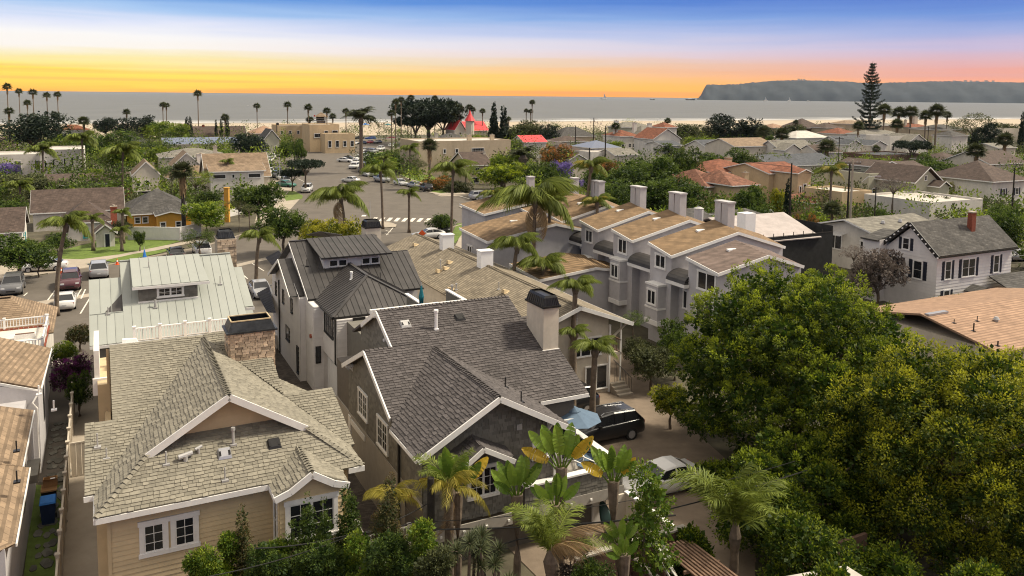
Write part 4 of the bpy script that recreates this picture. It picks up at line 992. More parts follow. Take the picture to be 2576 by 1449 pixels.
# ------------------------------------------------------------------ house 1: tan lap-board house with hip roof
t = gthing('house', 'tan lap-board house under a grey-tan shingle hip roof with a wide front gable', 'house', 0, 30.5)
q = local((0, 30.5)); TAN = t
Zf = lambda u, v: 5.5 + .48 * (v - 30); Zl = lambda u, v: 5.5 + .617 * (u + .6); Zr = lambda u, v: 5.5 + .617 * (8.8 - u); Zb = lambda u, v: 8.45 - .343 * (40.5 - v)
part('core_wall', M['tan2'], t, lambda b: (b.box(-.2, 8.2, .0, 10.2, 0, 5.35), b.box(-.6, -.2, 1.3, 4.8, 0, 5.3), b.box(8.2, 8.7, 2.5, 5.0, 0, 5.3),
     b.poly([q(1.55, 32.78, 6.7), q(6.65, 32.78, 6.7), q(4.1, 32.78, 8.3)]), b.poly([q(-.1, 40.55, 5.3), q(6.3, 40.55, 5.3), q(6.3, 40.55, 8.3), q(-.1, 40.55, 8.3)]), b.poly([q(0, 35.6, 5.3), q(0, 40.5, 5.3), q(0, 40.5, 8.3), q(0, 35.6, 6.6)])))
siding(t, Wall(-.2, 0, 1, 0), [(0, 0), (8.4, 0), (8.4, 5.32), (0, 5.32)], M['tan'], 0.185)
siding(t, Wall(-.2, 10.2, 0, -1), [(0, 0), (10.2, 0), (10.2, 5.32), (0, 5.32)], M['tan'], 0.37)
wg = Wall(1.5, 2.27, 1, 0, 6.72); siding(t, wg, [(0.05, 0), (5.15, 0), (2.6, 1.62)], M['tan'], 0.185)
for x in (-.26, 8.16): part('corner_board', M['tan2'], t, lambda b: b.box(x, x + .12, -.06, .06, 0, 5.3))
wf = Wall(0, 0, 1, 0)
window(t, wf, 0.90, 3.60, .66, 1.02, 2, 3, 0.15, proud=.06); window(t, wf, 1.93, 3.60, .66, 1.02, 2, 3, 0.15, proud=.06)
planes = [[(-.6, 30, 5.5), (8.8, 30, 5.5), (7.0, 32.3, 6.61), (1.27, 32.3, 6.61)], [(1.27, 32.3, 6.61), (7.0, 32.3, 6.61), (6.65, 32.76, 6.83), (1.55, 32.76, 6.83)],
          [(-.6, 30, 5.5), (1.2, 32.05, 6.61), (4.1, 32.05, 8.4), (4.1, 40.35, 8.4), (-.6, 31.9, 5.5)],
          [(8.8, 30, 5.5), (8.8, 38.4, 5.5), (5.2, 38.4, 7.72), (4.1, 40.35, 8.4), (4.1, 32.05, 8.4), (7.0, 32.05, 6.61)],
          [(-.6, 31.9, 5.5), (4.1, 40.35, 8.4), (4.1, 40.6, 8.45), (.05, 40.6, 8.45), (.05, 35.6, 6.77), (-.6, 35.6, 6.77)], [(-.95, 31.9, 5.5), (-.6, 31.9, 5.5), (-.6, 35.6, 6.77), (-.95, 35.6, 6.77)],
          [(4.1, 40.35, 8.4), (6.85, 35.5, 6.74), (6.85, 38.2, 7.66), (6.3, 40.6, 8.45), (4.1, 40.6, 8.45)], [(6.85, 35.5, 6.74), (8.8, 31.95, 5.52), (9.0, 31.95, 5.52), (9.0, 35.5, 6.74)],
          # bay roof
          [(5.2, 28.95, 5.45), (6.55, 28.95, 6.15), (6.55, 31.35, 6.15), (5.2, 30.05, 5.5)], [(7.9, 28.95, 5.45), (7.9, 30.05, 5.5), (6.55, 31.35, 6.15), (6.55, 28.95, 6.15)]]
rb = MB()
for P in planes: rb.slab([Vector(q(*p)) - Vector((0, 0, .01)) for p in ccw(P)], .10)
rb.build('roof', M['tshing'], t)
T_ = Tabs(t, M['tshing'], ex=.165, th=.030)
T_.W_ = (.2, .28, .36)
for i, P in enumerate(planes): T_.plane([q(*p) for p in P])
T_.finish()
for a, b_ in [((4.1, 32.0, 8.4), (4.1, 40.35, 8.4)), ((8.8, 30, 5.5), (7.0, 32.1, 6.62)), ((-.6, 30, 5.5), (1.2, 32.1, 6.62)), ((6.55, 28.95, 6.15), (6.55, 31.3, 6.15))]: caprow(t, q(*a), q(*b_), M['tshing'])
def fascia(parent, pts, m=None, w=.05, h=.2, name='fascia', dz=-.1):
    for a, b_ in zip(pts, pts[1:]): part(name, m or M['trim'], parent, lambda b: b.bar((a[0], a[1], a[2] + dz), (b_[0], b_[1], b_[2] + dz), w, h))
fascia(t, [q(-.6, 29.98, 5.46), q(5.15, 29.98, 5.46)]); fascia(t, [q(8.2, 29.98, 5.46), q(8.84, 29.98, 5.46)]); fascia(t, [q(-.98, 31.86, 5.46), q(-.64, 31.86, 5.46)])
fascia(t, [q(1.15, 32.0, 6.60), q(4.1, 32.0, 8.40), q(7.05, 32.0, 6.60)], h=.26, name='barge_board', w=.07)
fascia(t, [q(5.18, 28.9, 5.43), q(5.75, 28.9, 5.62), q(6.55, 28.9, 6.13), q(7.35, 28.9, 5.62), q(7.92, 28.9, 5.43)], h=.24, name='barge_board', w=.07)
fascia(t, [q(5.18, 28.9, 5.45), q(5.18, 29.95, 5.45)]); fascia(t, [q(-.64, 29.98, 5.46), q(-.64, 31.86, 5.46)])
part('bay', M['tan2'], t, lambda b: (b.box(5.4, 7.75, -1.3, 0.0, 0, 5.3), b.poly([(5.4, -1.3, 5.3), (7.75, -1.3, 5.3), (6.57, -1.3, 5.95)])))
wb = Wall(5.4, -1.3, 1, 0); siding(t, wb, [(0, 0), (2.35, 0), (2.35, 5.3), (1.17, 5.92), (0, 5.3)], M['tan'], 0.185)
siding(t, Wall(5.4, 0, 0, -1), [(0, 0), (1.3, 0), (1.3, 5.3), (0, 5.3)], M['tan'], 0.185)
window(t, wb, .34, 3.55, 1.66, 1.34, 2, 3, 0.15, split=2, proud=.07)
window(t, Wall(5.4, -.1, 0, -1), .35, 2.6, .5, 2.3, 1, 3, 0.1, proud=.05)
# roof furniture
def onroof(px, py, f): p = hitp(px, py, f); return q(*p)
def pipe(parent, p, h=.5, r=.04, m='steel', cap=False, base=True):
    def f(b):
        b.cyl(p[0], p[1], p[2] - .05, p[2] + h, r, n=8)
        if cap: b.cyl(p[0], p[1], p[2] + h - .06, p[2] + h + .06, r * 1.5, n=8)
        if base: b.box(p[0] - .12, p[0] + .12, p[1] - .12, p[1] + .12, p[2] - .03, p[2] + .035)
    part('vent_pipe', M[m], parent, f)
pipe(t, onroof(587, 1118, Zf), .62, .055, cap=True); pipe(t, onroof(418, 1168, Zf), .5, .03); pipe(t, onroof(566, 1208, Zf), .5, .025)
def turtle(parent, p, sl, m, mm='steel', w=.5, d=.42, up=.10):
    o = part('box_vent', M[mm], parent, lambda b: b.hexa([(p[0] - w / 2, p[1] - d / 2, p[2] - sl * d / 2 + .03), (p[0] + w / 2, p[1] - d / 2, p[2] - sl * d / 2 + .03), (p[0] + w / 2, p[1] + d / 2, p[2] + sl * d / 2 + .03), (p[0] - w / 2, p[1] + d / 2, p[2] + sl * d / 2 + .03),
                                    (p[0] - w / 2 + .05, p[1] - d / 2 + .04, p[2] - sl * d / 2 + .03 + up), (p[0] + w / 2 - .05, p[1] - d / 2 + .04, p[2] - sl * d / 2 + .03 + up), (p[0] + w / 2 - .05, p[1] + d / 2 - .04, p[2] + sl * d / 2 + .03 + up), (p[0] - w / 2 + .05, p[1] + d / 2 - .04, p[2] + sl * d / 2 + .03 + up)]))
    for s in (-1, 1): part('slot', M['black'], o, lambda b: b.hexa([(p[0] + s * .17 - .04, p[1] - d / 2 + .06, p[2] - sl * (d / 2 - .06) + .03 + up), (p[0] + s * .17 + .04, p[1] - d / 2 + .06, p[2] - sl * (d / 2 - .06) + .03 + up), (p[0] + s * .17 + .04, p[1] + d / 2 - .08, p[2] + sl * (d / 2 - .08) + .03 + up), (p[0] + s * .17 - .04, p[1] + d / 2 - .08, p[2] + sl * (d / 2 - .08) + .03 + up)] + [(p[0] + s * .17 - .04, p[1] - d / 2 + .06, p[2] - sl * (d / 2 - .06) + .036 + up), (p[0] + s * .17 + .04, p[1] - d / 2 + .06, p[2] - sl * (d / 2 - .06) + .036 + up), (p[0] + s * .17 + .04, p[1] + d / 2 - .08, p[2] + sl * (d / 2 - .08) + .036 + up), (p[0] + s * .17 - .04, p[1] + d / 2 - .08, p[2] + sl * (d / 2 - .08) + .036 + up)]))
turtle(t, onroof(565, 1145, Zf), .48, None, 'rim'); turtle(t, onroof(690, 1120, Zf), .48, None, 'black')
for x, y, r, l in ((467, 1160, .10, .5), (500, 1141, .06, .25)):
    p = onroof(x, y, Zf); part('bent_pipe_vent', M['steel'], t, lambda b: (b.tube([(p[0] - l / 2, p[1], p[2] + .18), (p[0] + l / 2, p[1] + .1, p[2] + .24)], r, 10), b.cyl(p[0], p[1], p[2] - .05, p[2] + .2, r * .8, n=8)))
pipe(t, q(-.5, 34.2, 6.3), .55, .03); pipe(t, q(-.2, 33.6, 6.05), .4, .03)
# stone chimney
def stones(parent, w, W_, H_, mname='stone', lo=.09, hi=.20, lim=150, n0=.0):
    z = 0; items = []; meshes = STONEM
    while z < H_ - .03:
        h = min(random.uniform(lo, hi * .8), H_ - z); x = 0
        while x < W_ - .02:
            l = min(random.uniform(hi * .8, hi * 2.1), W_ - x); 
            if W_ - x - l < .07: l = W_ - x
            items.append((x, z, l, h)); x += l
        z += h
    return items
STONEM = {}
def stone_mesh(i, m):
    if (i, m) not in STONEM:
        g = random.Random(i); b = MB(); j = lambda: g.uniform(-.06, .06)
        b.hexa([(.03, .0, .03), (.97, .0, .04), (.97, 1, .03), (.03, 1, .03), (.03 + abs(j()), .0, .97), (.96, .0, .95), (.97, 1, .97), (.03, 1, .97)], tone=g.random())
        STONEM[(i, m)] = b.mesh('stone', M[m])
    return STONEM[(i, m)]
def stoneface(parent, w, W_, H_, m='stone', lim=170, **k):
    ang = math.atan2(w.X.y, w.X.x)
    for i, (x, z, l, h) in enumerate(stones(parent, w, W_, H_, **k)[::-1]):
        dpt = .05 + .04 * random.random(); p = w.p(x, z, dpt)
        inst('stone', stone_mesh(i % 9, m), parent, p, (0, 0, ang), (l, dpt + .02, h))
if True:
    c = part('chimney', M['mortar'], t, lambda b: b.box(*[q(4.98, 0, 0)[0], q(6.94, 0, 0)[0]], 38.24 - 30.5, 39.5 - 30.5, 5.6, 8.98))
    wc = Wall(4.98, 38.24 - 30.5, 1, 0, 6.2); stoneface(c, wc, 1.96, 2.76); wr_ = Wall(6.94, 38.24 - 30.5, 0, 1, 6.2); stoneface(c, wr_, 1.26, 2.76)
    wl_ = Wall(4.98, 39.5 - 30.5, 0, -1, 7.6); stoneface(c, wl_, 1.26, 1.36)
    part('mantle_slab', M['soot'], c, lambda b: b.box(4.82, 7.10, 38.08 - 30.5, 39.66 - 30.5, 8.98, 9.06))
    def cap(b):
        x0, x1, y0, y1, z0, z1, k = 4.92, 7.0, 38.18 - 30.5, 39.56 - 30.5, 9.06, 9.50, .16
        for (ax, ay, bx_, by_) in ((x0, y0, x1, y0), (x1, y0, x1, y1), (x1, y1, x0, y1), (x0, y1, x0, y0)):
            cx_, cy_ = (x0 + x1) / 2, (y0 + y1) / 2; sx = lambda x, s=k: x + (cx_ - x) / abs(cx_ - x) * s; sy = lambda y, s=k: y + (cy_ - y) / abs(cy_ - y) * s
            o = [(ax, ay, z0), (bx_, by_, z0), (sx(bx_), sy(by_), z1), (sx(ax), sy(ay), z1)]; i_ = [(sx(ax, .04), sy(ay, .04), z0), (sx(bx_, .04), sy(by_, .04), z0), (sx(bx_, k + .04), sy(by_, k + .04), z1), (sx(ax, k + .04), sy(ay, k + .04), z1)]
            b.hexa([o[0], o[1], i_[1], i_[0], o[3], o[2], i_[2], i_[3]])
        b.box(x0 + .2, x1 - .2, y0 + .2, y1 - .2, z0, z0 + .03)
    part('chimney_cap', M['soot'], c, cap)
    part('cap_rim', M['tan2'], c, lambda b: [b.bar(p, r_, .05, .05) for p, r_ in zip([(5.08, 7.84, 9.52), (6.84, 7.84, 9.52), (6.84, 8.90, 9.52), (5.08, 8.90, 9.52)], [(6.84, 7.84, 9.52), (6.84, 8.90, 9.52), (5.08, 8.90, 9.52), (5.08, 7.84, 9.52)])])
# rear roof deck with white balustrade
part('deck_wall', M['tan2'], t, lambda b: b.box(-.5, 6.6, 10.25, 14.5, 0, 6.6))
part('deck_parapet', M['trim'], t, lambda b: (b.box(-.62, -.40, 11.0, 14.6, 6.6, 8.0), b.box(-.7, .35, 10.9, 11.05, 5.9, 6.7)))
def balustrade(parent, a, b_, h=.9, posts=4, m='vinyl', sp=.14, pw=.13):
    a = Vector(a); b_ = Vector(b_); L_ = (b_ - a).length; d = (b_ - a) / L_; Z = Vector((0, 0, 1))
    rl = part('rail', M[m], parent, lambda b: (b.bar(a + Z * h, b_ + Z * h, .09, .06), b.bar(a + Z * .12, b_ + Z * .12, .06, .05)))
    n = int(L_ / sp); bal = MB(); bal.box(-.022, .022, -.022, .022, .14, h - .03); me = bal.mesh('baluster', M[m])
    for i in range(1, n): inst('baluster', me, rl, a + d * (L_ * i / n))
    for i in range(posts + 1):
        p = a + d * (L_ * i / posts); part('post', M[m], parent, lambda b: (b.box(p.x - pw / 2, p.x + pw / 2, p.y - pw / 2, p.y + pw / 2, p.z, p.z + h + .08), b.box(p.x - pw * .68, p.x + pw * .68, p.y - pw * .68, p.y + pw * .68, p.z + h + .08, p.z + h + .14)))
balustrade(t, (1.2, 13.9, 7.35), (6.0, 13.9, 7.35), posts=4, h=.72)
ch2 = thing('grill', 'white cushioned chair back showing above the rear ridge of the tan house', 'chair', (*gv(1.05, 43.2), 7.3), TH)
part('backrest', M['vinyl'], ch2, lambda b: b.hexa([(-.5, -.1, 0), (.45, -.1, 0), (.45, .25, 0), (-.5, .25, 0), (-.42, 0, .62), (.2, 0, .58), (.2, .2, .58), (-.42, .2, .62)])); part('seat', M['vinyl'], ch2, lambda b: b.box(-.5, .8, -.6, -.1, 0, .25))
ch2.name = 'deck_chair'

# ------------------------------------------------------------------ house 2: dark grey shingle house
t = gthing('house', 'dark grey shingle-clad house with charcoal roof and white barge boards', 'house', 11.4, 30.3); DK = t
q = local((11.4, 30.3)); S_ = .48; Zm = lambda u, v: 5.5 + S_ * (v - 32.85); Zx = lambda u, v: 7.5 + .55 * (u - 14.5) if u < 14.5 else 7.5 - .55 * (u - 14.5)
part('core_wall', M['dwall2'], t, lambda b: (b.box(0, 9.0, 2.9, 13.6, 0, 5.3), b.box(0.02, 6.3, .02, 2.9, 2.0, 5.25), b.box(0.3, 6.0, .3, 2.9, 0, 2.0),
    b.poly([q(11.4, 33.2, 5.3), q(11.4, 41.4, 5.3), q(11.4, 37.3, 7.6)]), b.poly([q(11.4, 30.32, 5.2), q(17.7, 30.32, 5.2), q(14.5, 30.32, 7.3)]), b.poly([q(12.7, 36.6, 6.5), q(12.7, 43.5, 6.5), q(12.7, 39.85, 8.7)]), b.poly([q(20.0, 34, 5.3), q(20.0, 42, 5.3), q(20.0, 40, 8.7), q(20.0, 38, 7.9)])))
part('lower_wall', M['taupe'], t, lambda b: b.box(-.03, .0, 2.2, 13.6, 0, 3.0))
part('band_board', M['taupe'], t, lambda b: (b.box(-.06, 0, 0, 13.6, 2.95, 3.12),))
part('gate_pillar', M['trim'], t, lambda b: (b.box(-.1, .35, 10.6, 11.0, 0, 3.0), b.box(-.08, 0, 8.1, 10.6, 2.6, 2.9)))
Wt = Tabs(t, M['dwall'], 'wall_shingle', ex=.16, th=.018)
def wallplane(pts): Wt.plane(pts, ex=.16)
wallplane([q(11.38, 33.2, 3.1), q(11.38, 30.3, 3.1), q(11.38, 30.3, 5.35), q(11.38, 33.2, 5.35)])
wallplane([q(11.38, 41.4, 3.1), q(11.38, 33.2, 3.1), q(11.38, 33.2, 5.35), q(11.38, 37.3, 7.6), q(11.38, 41.4, 5.35)])
wallplane([q(11.4, 30.29, 2.0), q(17.7, 30.29, 2.0), q(17.7, 30.29, 5.3), q(14.5, 30.29, 7.25), q(11.4, 30.29, 5.3)])
wallplane([q(12.68, 43.5, 6.3), q(12.68, 36.2, 6.3), q(12.68, 36.6, 7.1), q(12.68, 39.85, 8.75), q(12.68, 43.5, 7.0)])
planes = [[(11.05, 33.4, 5.76), (11.05, 32.85, 5.5), (10.9, 32.85, 5.5), (14.5, 37.02, 7.5), (14.5, 37.35, 7.66), (11.05, 37.35, 7.66)],
          [(14.5, 37.02, 7.5), (18.14, 32.85, 5.5), (21.0, 32.85, 5.5), (21.0, 38.2, 8.07), (14.5, 38.2, 8.07)], [(14.5, 37.02, 7.5), (14.5, 37.35, 7.66), (14.5, 38.2, 8.07), (14.2, 37.35, 7.66)],
          [(12.45, 37.35, 7.66), (14.5, 37.35, 7.66), (14.5, 38.2, 8.07), (20.05, 38.2, 8.07), (20.05, 39.85, 8.86), (12.45, 39.85, 8.86)],
          [(10.86, 29.5, 5.5), (14.5, 29.5, 7.5), (14.5, 37.02, 7.5), (10.86, 32.85, 5.5)], [(18.14, 29.5, 5.5), (18.14, 32.85, 5.5), (14.5, 37.02, 7.5), (14.5, 29.5, 7.5)]]
back = [[(11.05, 37.35, 7.66), (12.45, 37.35, 7.66), (12.45, 41.3, 5.8), (11.05, 41.3, 5.8)], [(12.45, 39.85, 8.86), (20.05, 39.85, 8.86), (20.05, 44.5, 6.6), (12.45, 44.5, 6.6)], [(20.05, 38.2, 8.07), (21, 38.2, 8.07), (21, 42, 6.3), (20.05, 42, 6.3)]]
rb = MB()
for P in planes + back: rb.slab([Vector(q(*p)) - Vector((0, 0, .01)) for p in ccw(P)], .12)
rb.build('roof', M['dshing'], t)
T_ = Tabs(t, M['dshing'], ex=.165, th=.032); T_.W_ = (.2, .28, .36)
T_.plane([q(*p) for p in planes[0]]); T_.plane([q(*p) for p in planes[1]]); T_.plane([q(*p) for p in planes[3]]); T_.plane([q(*p) for p in planes[4]]); T_.plane([q(*p) for p in planes[5]])
for a, b_ in [((14.5, 29.5, 7.5), (14.5, 36.9, 7.5)), ((11.05, 37.35, 7.66), (12.45, 37.35, 7.66)), ((12.45, 39.85, 8.86), (20.05, 39.85, 8.86))]: caprow(t, q(*a), q(*b_), M['dshing'])
fascia(t, [q(10.86, 29.44, 5.5), q(14.5, 29.44, 7.5), q(18.14, 29.44, 5.5)], h=.24, name='barge_board', w=.07)
fascia(t, [q(11.0, 33.4, 5.76), q(11.0, 37.35, 7.66), q(11.0, 41.3, 5.8)], h=.22, name='barge_board', w=.07)
fascia(t, [q(12.4, 37.35, 7.66), q(12.4, 39.85, 8.86), q(12.4, 42.5, 7.5)], h=.24, name='barge_board', w=.07)
fascia(t, [q(18.3, 32.8, 5.5), q(21.0, 32.8, 5.5)], h=.18); fascia(t, [q(10.82, 29.5, 5.5), q(10.82, 32.85, 5.5)], h=.16)
def bracket(parent, p, d, s=.42):      # knee brace: p at wall/eave, d outward direction
    p = Vector(p); d = Vector(d); part('knee_brace', M['trim'], parent, lambda b: (b.bar(p, p + d * s * 1.3, .09, .12), b.bar(p - Vector((0, 0, s)), p + d * s * .9, .07, .08), b.bar(p - Vector((0, 0, s * 1.1)), p - Vector((0, 0, -.03)), .09, .08)))
for u_, z_ in ((11.75, 5.72), (14.5, 7.22), (17.3, 5.72), (13.1, 6.45)): bracket(t, q(u_, 30.25, z_), (0, -1, 0))
for v_, z_ in ((34.3, 5.98), (37.3, 7.38), (40.6, 5.9)): bracket(t, q(11.38, v_, z_), (-1, 0, 0), .3)
for v_, z_ in ((38.3, 7.75), (39.85, 8.55)): bracket(t, q(12.68, v_, z_), (-1, 0, 0), .3)
wl = Wall(-.04, 11.1, 0, -1)      # left wall, x runs towards the viewer from v=41.4
for v_, z_, hh in ((39.35, 3.85, 1.2), (36.18, 3.46, 1.3)): window(t, wl, 41.4 - v_, z_, 1.42, hh, 2, 3, .09, split=2)
wf = Wall(0, -.02, 1, 0)
window(t, wf, 5.2, 4.12, .6, .56, 2, 2, .11, proud=.07); window(t, wf, 2.1, 2.95, 1.25, 1.22, 2, 3, .11, split=2, proud=.07)
part('attic_vent', M['steel'], t, lambda b: wf.bx(b, 4.3, 4.55, 5.55, 5.8, .02, .07))
part('drain_pipe', M['black'], t, lambda b: b.tube([q(11.28, 33.0, 5.3), q(11.28, 33.0, 0.1)], .06, 8)); part('alarm_bell', M['redbrick'], t, lambda b: b.tube([q(11.36, 31.6, 3.0), q(11.2, 31.6, 3.0)], .14, 12))
# canopy roof over the big window
cp = [[(12.6, 29.0, 5.05), (13.55, 29.0, 5.72), (13.55, 30.3, 5.72), (12.3, 30.3, 5.05)], [(14.95, 29.0, 4.93), (15.2, 30.3, 4.93), (13.55, 30.3, 5.72), (13.55, 29.0, 5.72)]]
part('canopy_roof', M['dshing'], t, lambda b: [b.slab([q(*p) for p in (P if i == 0 else P)], .08) for i, P in enumerate(cp)])
for P in cp: T_.plane([q(*p) for p in P])
fascia(t, [q(12.55, 28.95, 5.03), q(13.55, 28.95, 5.70), q(14.98, 28.95, 4.91)], h=.2, name='barge_board', w=.06)
for u_, z_ in ((12.9, 5.1), (13.55, 5.55), (14.75, 4.95)): bracket(t, q(u_, 30.25, z_), (0, -1, 0), .38)
Wt.l.sort(key=lambda a: -a[0].x)
T_.finish(); 
# deck with parapets, lower storey below it
part('deck_floor', M['taupe'], t, lambda b: b.box(6.4, 9.6, -.1, 4.4, 2.15, 2.28))
part('deck_parapet', M['dwall2'], t, lambda b: (b.box(4.6, 9.75, -.3, -.12, 2.02, 3.0), b.box(9.57, 9.75, -.12, 4.3, 2.02, 3.0)))
wallplane([q(16.0, 29.98, 2.05), q(21.15, 29.98, 2.05), q(21.15, 29.98, 3.0), q(16.0, 29.98, 3.0)])
Wt.finish()
part('parapet_cap', M['trim'], t, lambda b: (b.box(4.55, 9.85, -.42, -.06, 3.0, 3.08), b.box(9.5, 9.85, -.06, 4.4, 3.0, 3.08)))
part('deck_band', M['taupe'], t, lambda b: (b.box(-.05, 9.8, -.36, -.3, 1.5, 2.02), b.box(9.75, 9.81, -.3, 4.4, 1.5, 2.02)))
for i in range(9): part('band_block', M['trim'], t, lambda b: b.box(.6 + i * 1.05, .7 + i * 1.05, -.43, -.36, 1.68, 1.76))
part('lower_storey', M['dwall2'], t, lambda b: b.box(.0, 9.4, .5, 2.85, 0, 1.98)); part('corner_post', M['trim'], t, lambda b: (b.box(9.5, 9.72, -.3, -.1, 0, 1.98), b.box(6.15, 6.27, -.2, -.05, 2.28, 4.3)))
window(t, Wall(0, .5, 1, 0), 4.6, .95, .8, .6, 2, 2, .08); part('garage_opening', M['black'], t, lambda b: b.box(.8, 3.4, .40, .49, 0, 1.7))
part('lower_door', M['trim'], t, lambda b: b.box(8.6, 9.3, .42, .5, 0, 1.9))
window(t, Wall(7.0, 2.5, 1, 0), .3, 2.4, 1.5, 1.9, 1, 1, .07, split=2)
# roof furniture
for x, y, mm in ((1020, 818, 'steel'), (1157, 801, 'black')): turtle(t, q(*hitp(x, y, Zm)), S_, None, mm, .55, .4)
pipe(t, q(*hitp(1097, 828, Zm)), .95, .085, 'vinyl', cap=True); pipe(t, q(*hitp(1271, 975, Zx)), .5, .03, 'black'); pipe(t, q(*hitp(1311, 1012, Zx)), .5, .03, 'black')
# big stucco chimney with black cap
c = part('chimney', M['cream'], t, lambda b: b.box(20.05 - 11.4, 20.95 - 11.4, 35.75 - 30.3, 37.6 - 30.3, 5.6, 9.12))
part('flashing', M['trim'], c, lambda b: b.box(20.0 - 11.4, 21.0 - 11.4, 35.70 - 30.3, 35.75 - 30.3, 6.75, 6.92))
def cap2(b, x0, x1, y0, y1, z0):
    for (s, za, zb_) in ((0.06, 0, .10),): b.box(x0 - s, x1 + s, y0 - s, y1 + s, z0 + za, z0 + zb_)
    n = 6
    def ringz(k, z): return [(x0 + k, y0 + k, z), (x1 - k, y0 + k, z), (x1 - k, y1 - k, z), (x0 + k, y1 - k, z)]
    R1 = ringz(.0, z0 + .1); R2 = ringz(.1, z0 + .5); R3 = ringz(.16, z0 + .62)
    for A_, B_ in ((R1, R2), (R2, R3)):
        for i in range(4): b.hexa([A_[i], A_[(i + 1) % 4], tuple(Vector(A_[(i + 1) % 4]) * 1.0 + Vector((0, 0, .001))), tuple(Vector(A_[i]) + Vector((0, 0, .001))), B_[i], B_[(i + 1) % 4], B_[(i + 1) % 4], B_[i]]) if False else b.poly([A_[i], A_[(i + 1) % 4], B_[(i + 1) % 4], B_[i]])
    b.poly([(p[0], p[1], z0 + .54) for p in R3])
    for i in range(9):
        t_ = (i + .5) / 9
        for s in (0, 1):
            y = y0 if s == 0 else y1; b.bar((x0 + (x1 - x0) * t_, y + (.0 if s == 0 else 0), z0 + .1), (x0 + .1 + (x1 - x0 - .2) * t_, y + (.1 if s == 0 else -.1), z0 + .5), .03, .04)
            x = x0 if s == 0 else x1; b.bar((x, y0 + (y1 - y0) * t_, z0 + .1), (x + (.1 if s == 0 else -.1), y0 + .1 + (y1 - y0 - .2) * t_, z0 + .5), .03, .04)
part('chimney_cap', M['black'], c, lambda b: cap2(b, 20.02 - 11.4, 20.98 - 11.4, 35.72 - 30.3, 37.63 - 30.3, 9.12))
def planes_slab(parent, P_, m, th=.10, name='roof'):
    b = MB()
    for P in P_: b.slab(ccw(P), th)
    return b.build(name, M[m] if isinstance(m, str) else m, parent)
# ------------------------------------------------------------------ house 3: white house with black seam metal roofs
t = gthing('house', 'white lap-board house with black standing-seam metal roofs and a long dormer', 'house', 11.9, 49.8); WH = t
q = local((11.9, 49.8)); Q = lambda L: [q(*p) for p in L]
part('core_wall', M['wboard'], t, lambda b: (b.box(.02, 8.6, 5.82, 16, 0, 5.9), b.box(.42, 3.0, 3.52, 5.8, 0, 5.85), b.box(1.07, 7.1, .02, 3.5, 2.85, 5.75), b.box(1.3, 6.9, .12, 3.5, 0, 2.85),
     b.poly([q(11.92, 56, 5.9), q(11.92, 64.2, 5.9), q(11.92, 60.1, 7.7)]), b.poly([q(12.8, 56, 6.4), q(12.8, 66, 6.4), q(12.8, 61, 8.85)]), b.poly([q(20.4, 56, 6), q(20.4, 62, 6), q(20.4, 59.2, 7.9)]),
     b.box(2.2, 6.4, 8.02, 10.6, 7.2, 8.35)))
siding(t, Wall(1.07, 0, 1, 0), [(0, 2.8), (6.03, 2.8), (6.03, 5.75), (0, 5.75)], M['wboard'], .17); siding(t, Wall(1.3, .1, 1, 0), [(0, 0), (5.6, 0), (5.6, 2.8), (0, 2.8)], M['wboard'], .17)
siding(t, Wall(1.05, 3.5, 0, -1), [(0, 2.8), (3.5, 2.8), (3.5, 5.75), (0, 5.75)], M['wboard'], .34); siding(t, Wall(.4, 3.5, 1, 0), [(0, 0), (.65, 0), (.65, 5.85), (0, 5.85)], M['wboard'], .17)
siding(t, Wall(.0, 14.4, 0, -1), [(0, 0), (8.6, 0), (8.6, 5.9), (4.1, 7.7), (0, 5.9)], M['wboard'], .34); siding(t, Wall(0.4, 5.8, 0, -1), [(0, 0), (2.3, 0), (2.3, 5.85), (0, 5.85)], M['wboard'], .34)
siding(t, Wall(2.2, 8.0, 1, 0), [(0, 7.35), (4.2, 7.35), (4.2, 8.25), (0, 8.25)], M['wboard'], .17)
Zw = lambda v: 6 + .49 * (v - 54.9)
sp = [([(12.33, 54.9, 6.0), (20.7, 54.9, 6.0), (20.95, 59, Zw(59)), (12.33, 59, Zw(59))], .46), ([(12.33, 59, Zw(59)), (19.06, 59, Zw(59)), (19.06, 61, 8.99), (12.33, 61, 8.99)], .46),
      ([(11.35, 56.1, 6.0), (12.33, 56.1, 6.0), (12.33, 60.1, 7.9), (11.35, 60.1, 7.9)], .46), ([(11.35, 60.1, 7.9), (12.33, 60.1, 7.9), (12.33, 64.2, 6), (11.35, 64.2, 6)], .46),
      ([(12.33, 61, 8.99), (19.06, 61, 8.99), (19.06, 66.5, 6.3), (12.33, 66.5, 6.3)], .46), ([(13.8, 57.25, 8.3), (19.1, 57.25, 8.3), (18.9, 61.05, 9.12), (13.6, 61.05, 9.12)], .44),
      ([(12.75, 50, 5.9), (19.2, 50, 5.9), (16, 53.3, 7.65)], .38), ([(12.75, 50, 5.9), (16, 53.3, 7.65), (16, 58.2, 7.65), (12.75, 54.7, 5.95)], .38), ([(19.2, 50, 5.9), (19.2, 54.7, 5.95), (16, 58.2, 7.65), (16, 53.3, 7.65)], .38)]
for P, w in sp: seam_roof(t, Q(P), M['blackmetal'], w, th=.07)
for a, b_ in [((12.33, 61, 9.02), (19.06, 61, 9.02)), ((16, 53.3, 7.68), (16, 58, 7.68)), ((12.75, 50, 5.93), (16, 53.3, 7.68)), ((19.2, 50, 5.93), (16, 53.3, 7.68))]: part('ridge_flashing', M['blackmetal'], t, lambda b: b.bar(q(*a), q(*b_), .22, .05))
fascia(t, Q([(12.75, 49.96, 5.87), (19.2, 49.96, 5.87)]), M['black'], h=.12, name='gutter', dz=-.04); fascia(t, Q([(12.71, 50, 5.87), (12.71, 54.7, 5.9)]), M['black'], h=.12, name='gutter', dz=-.04)
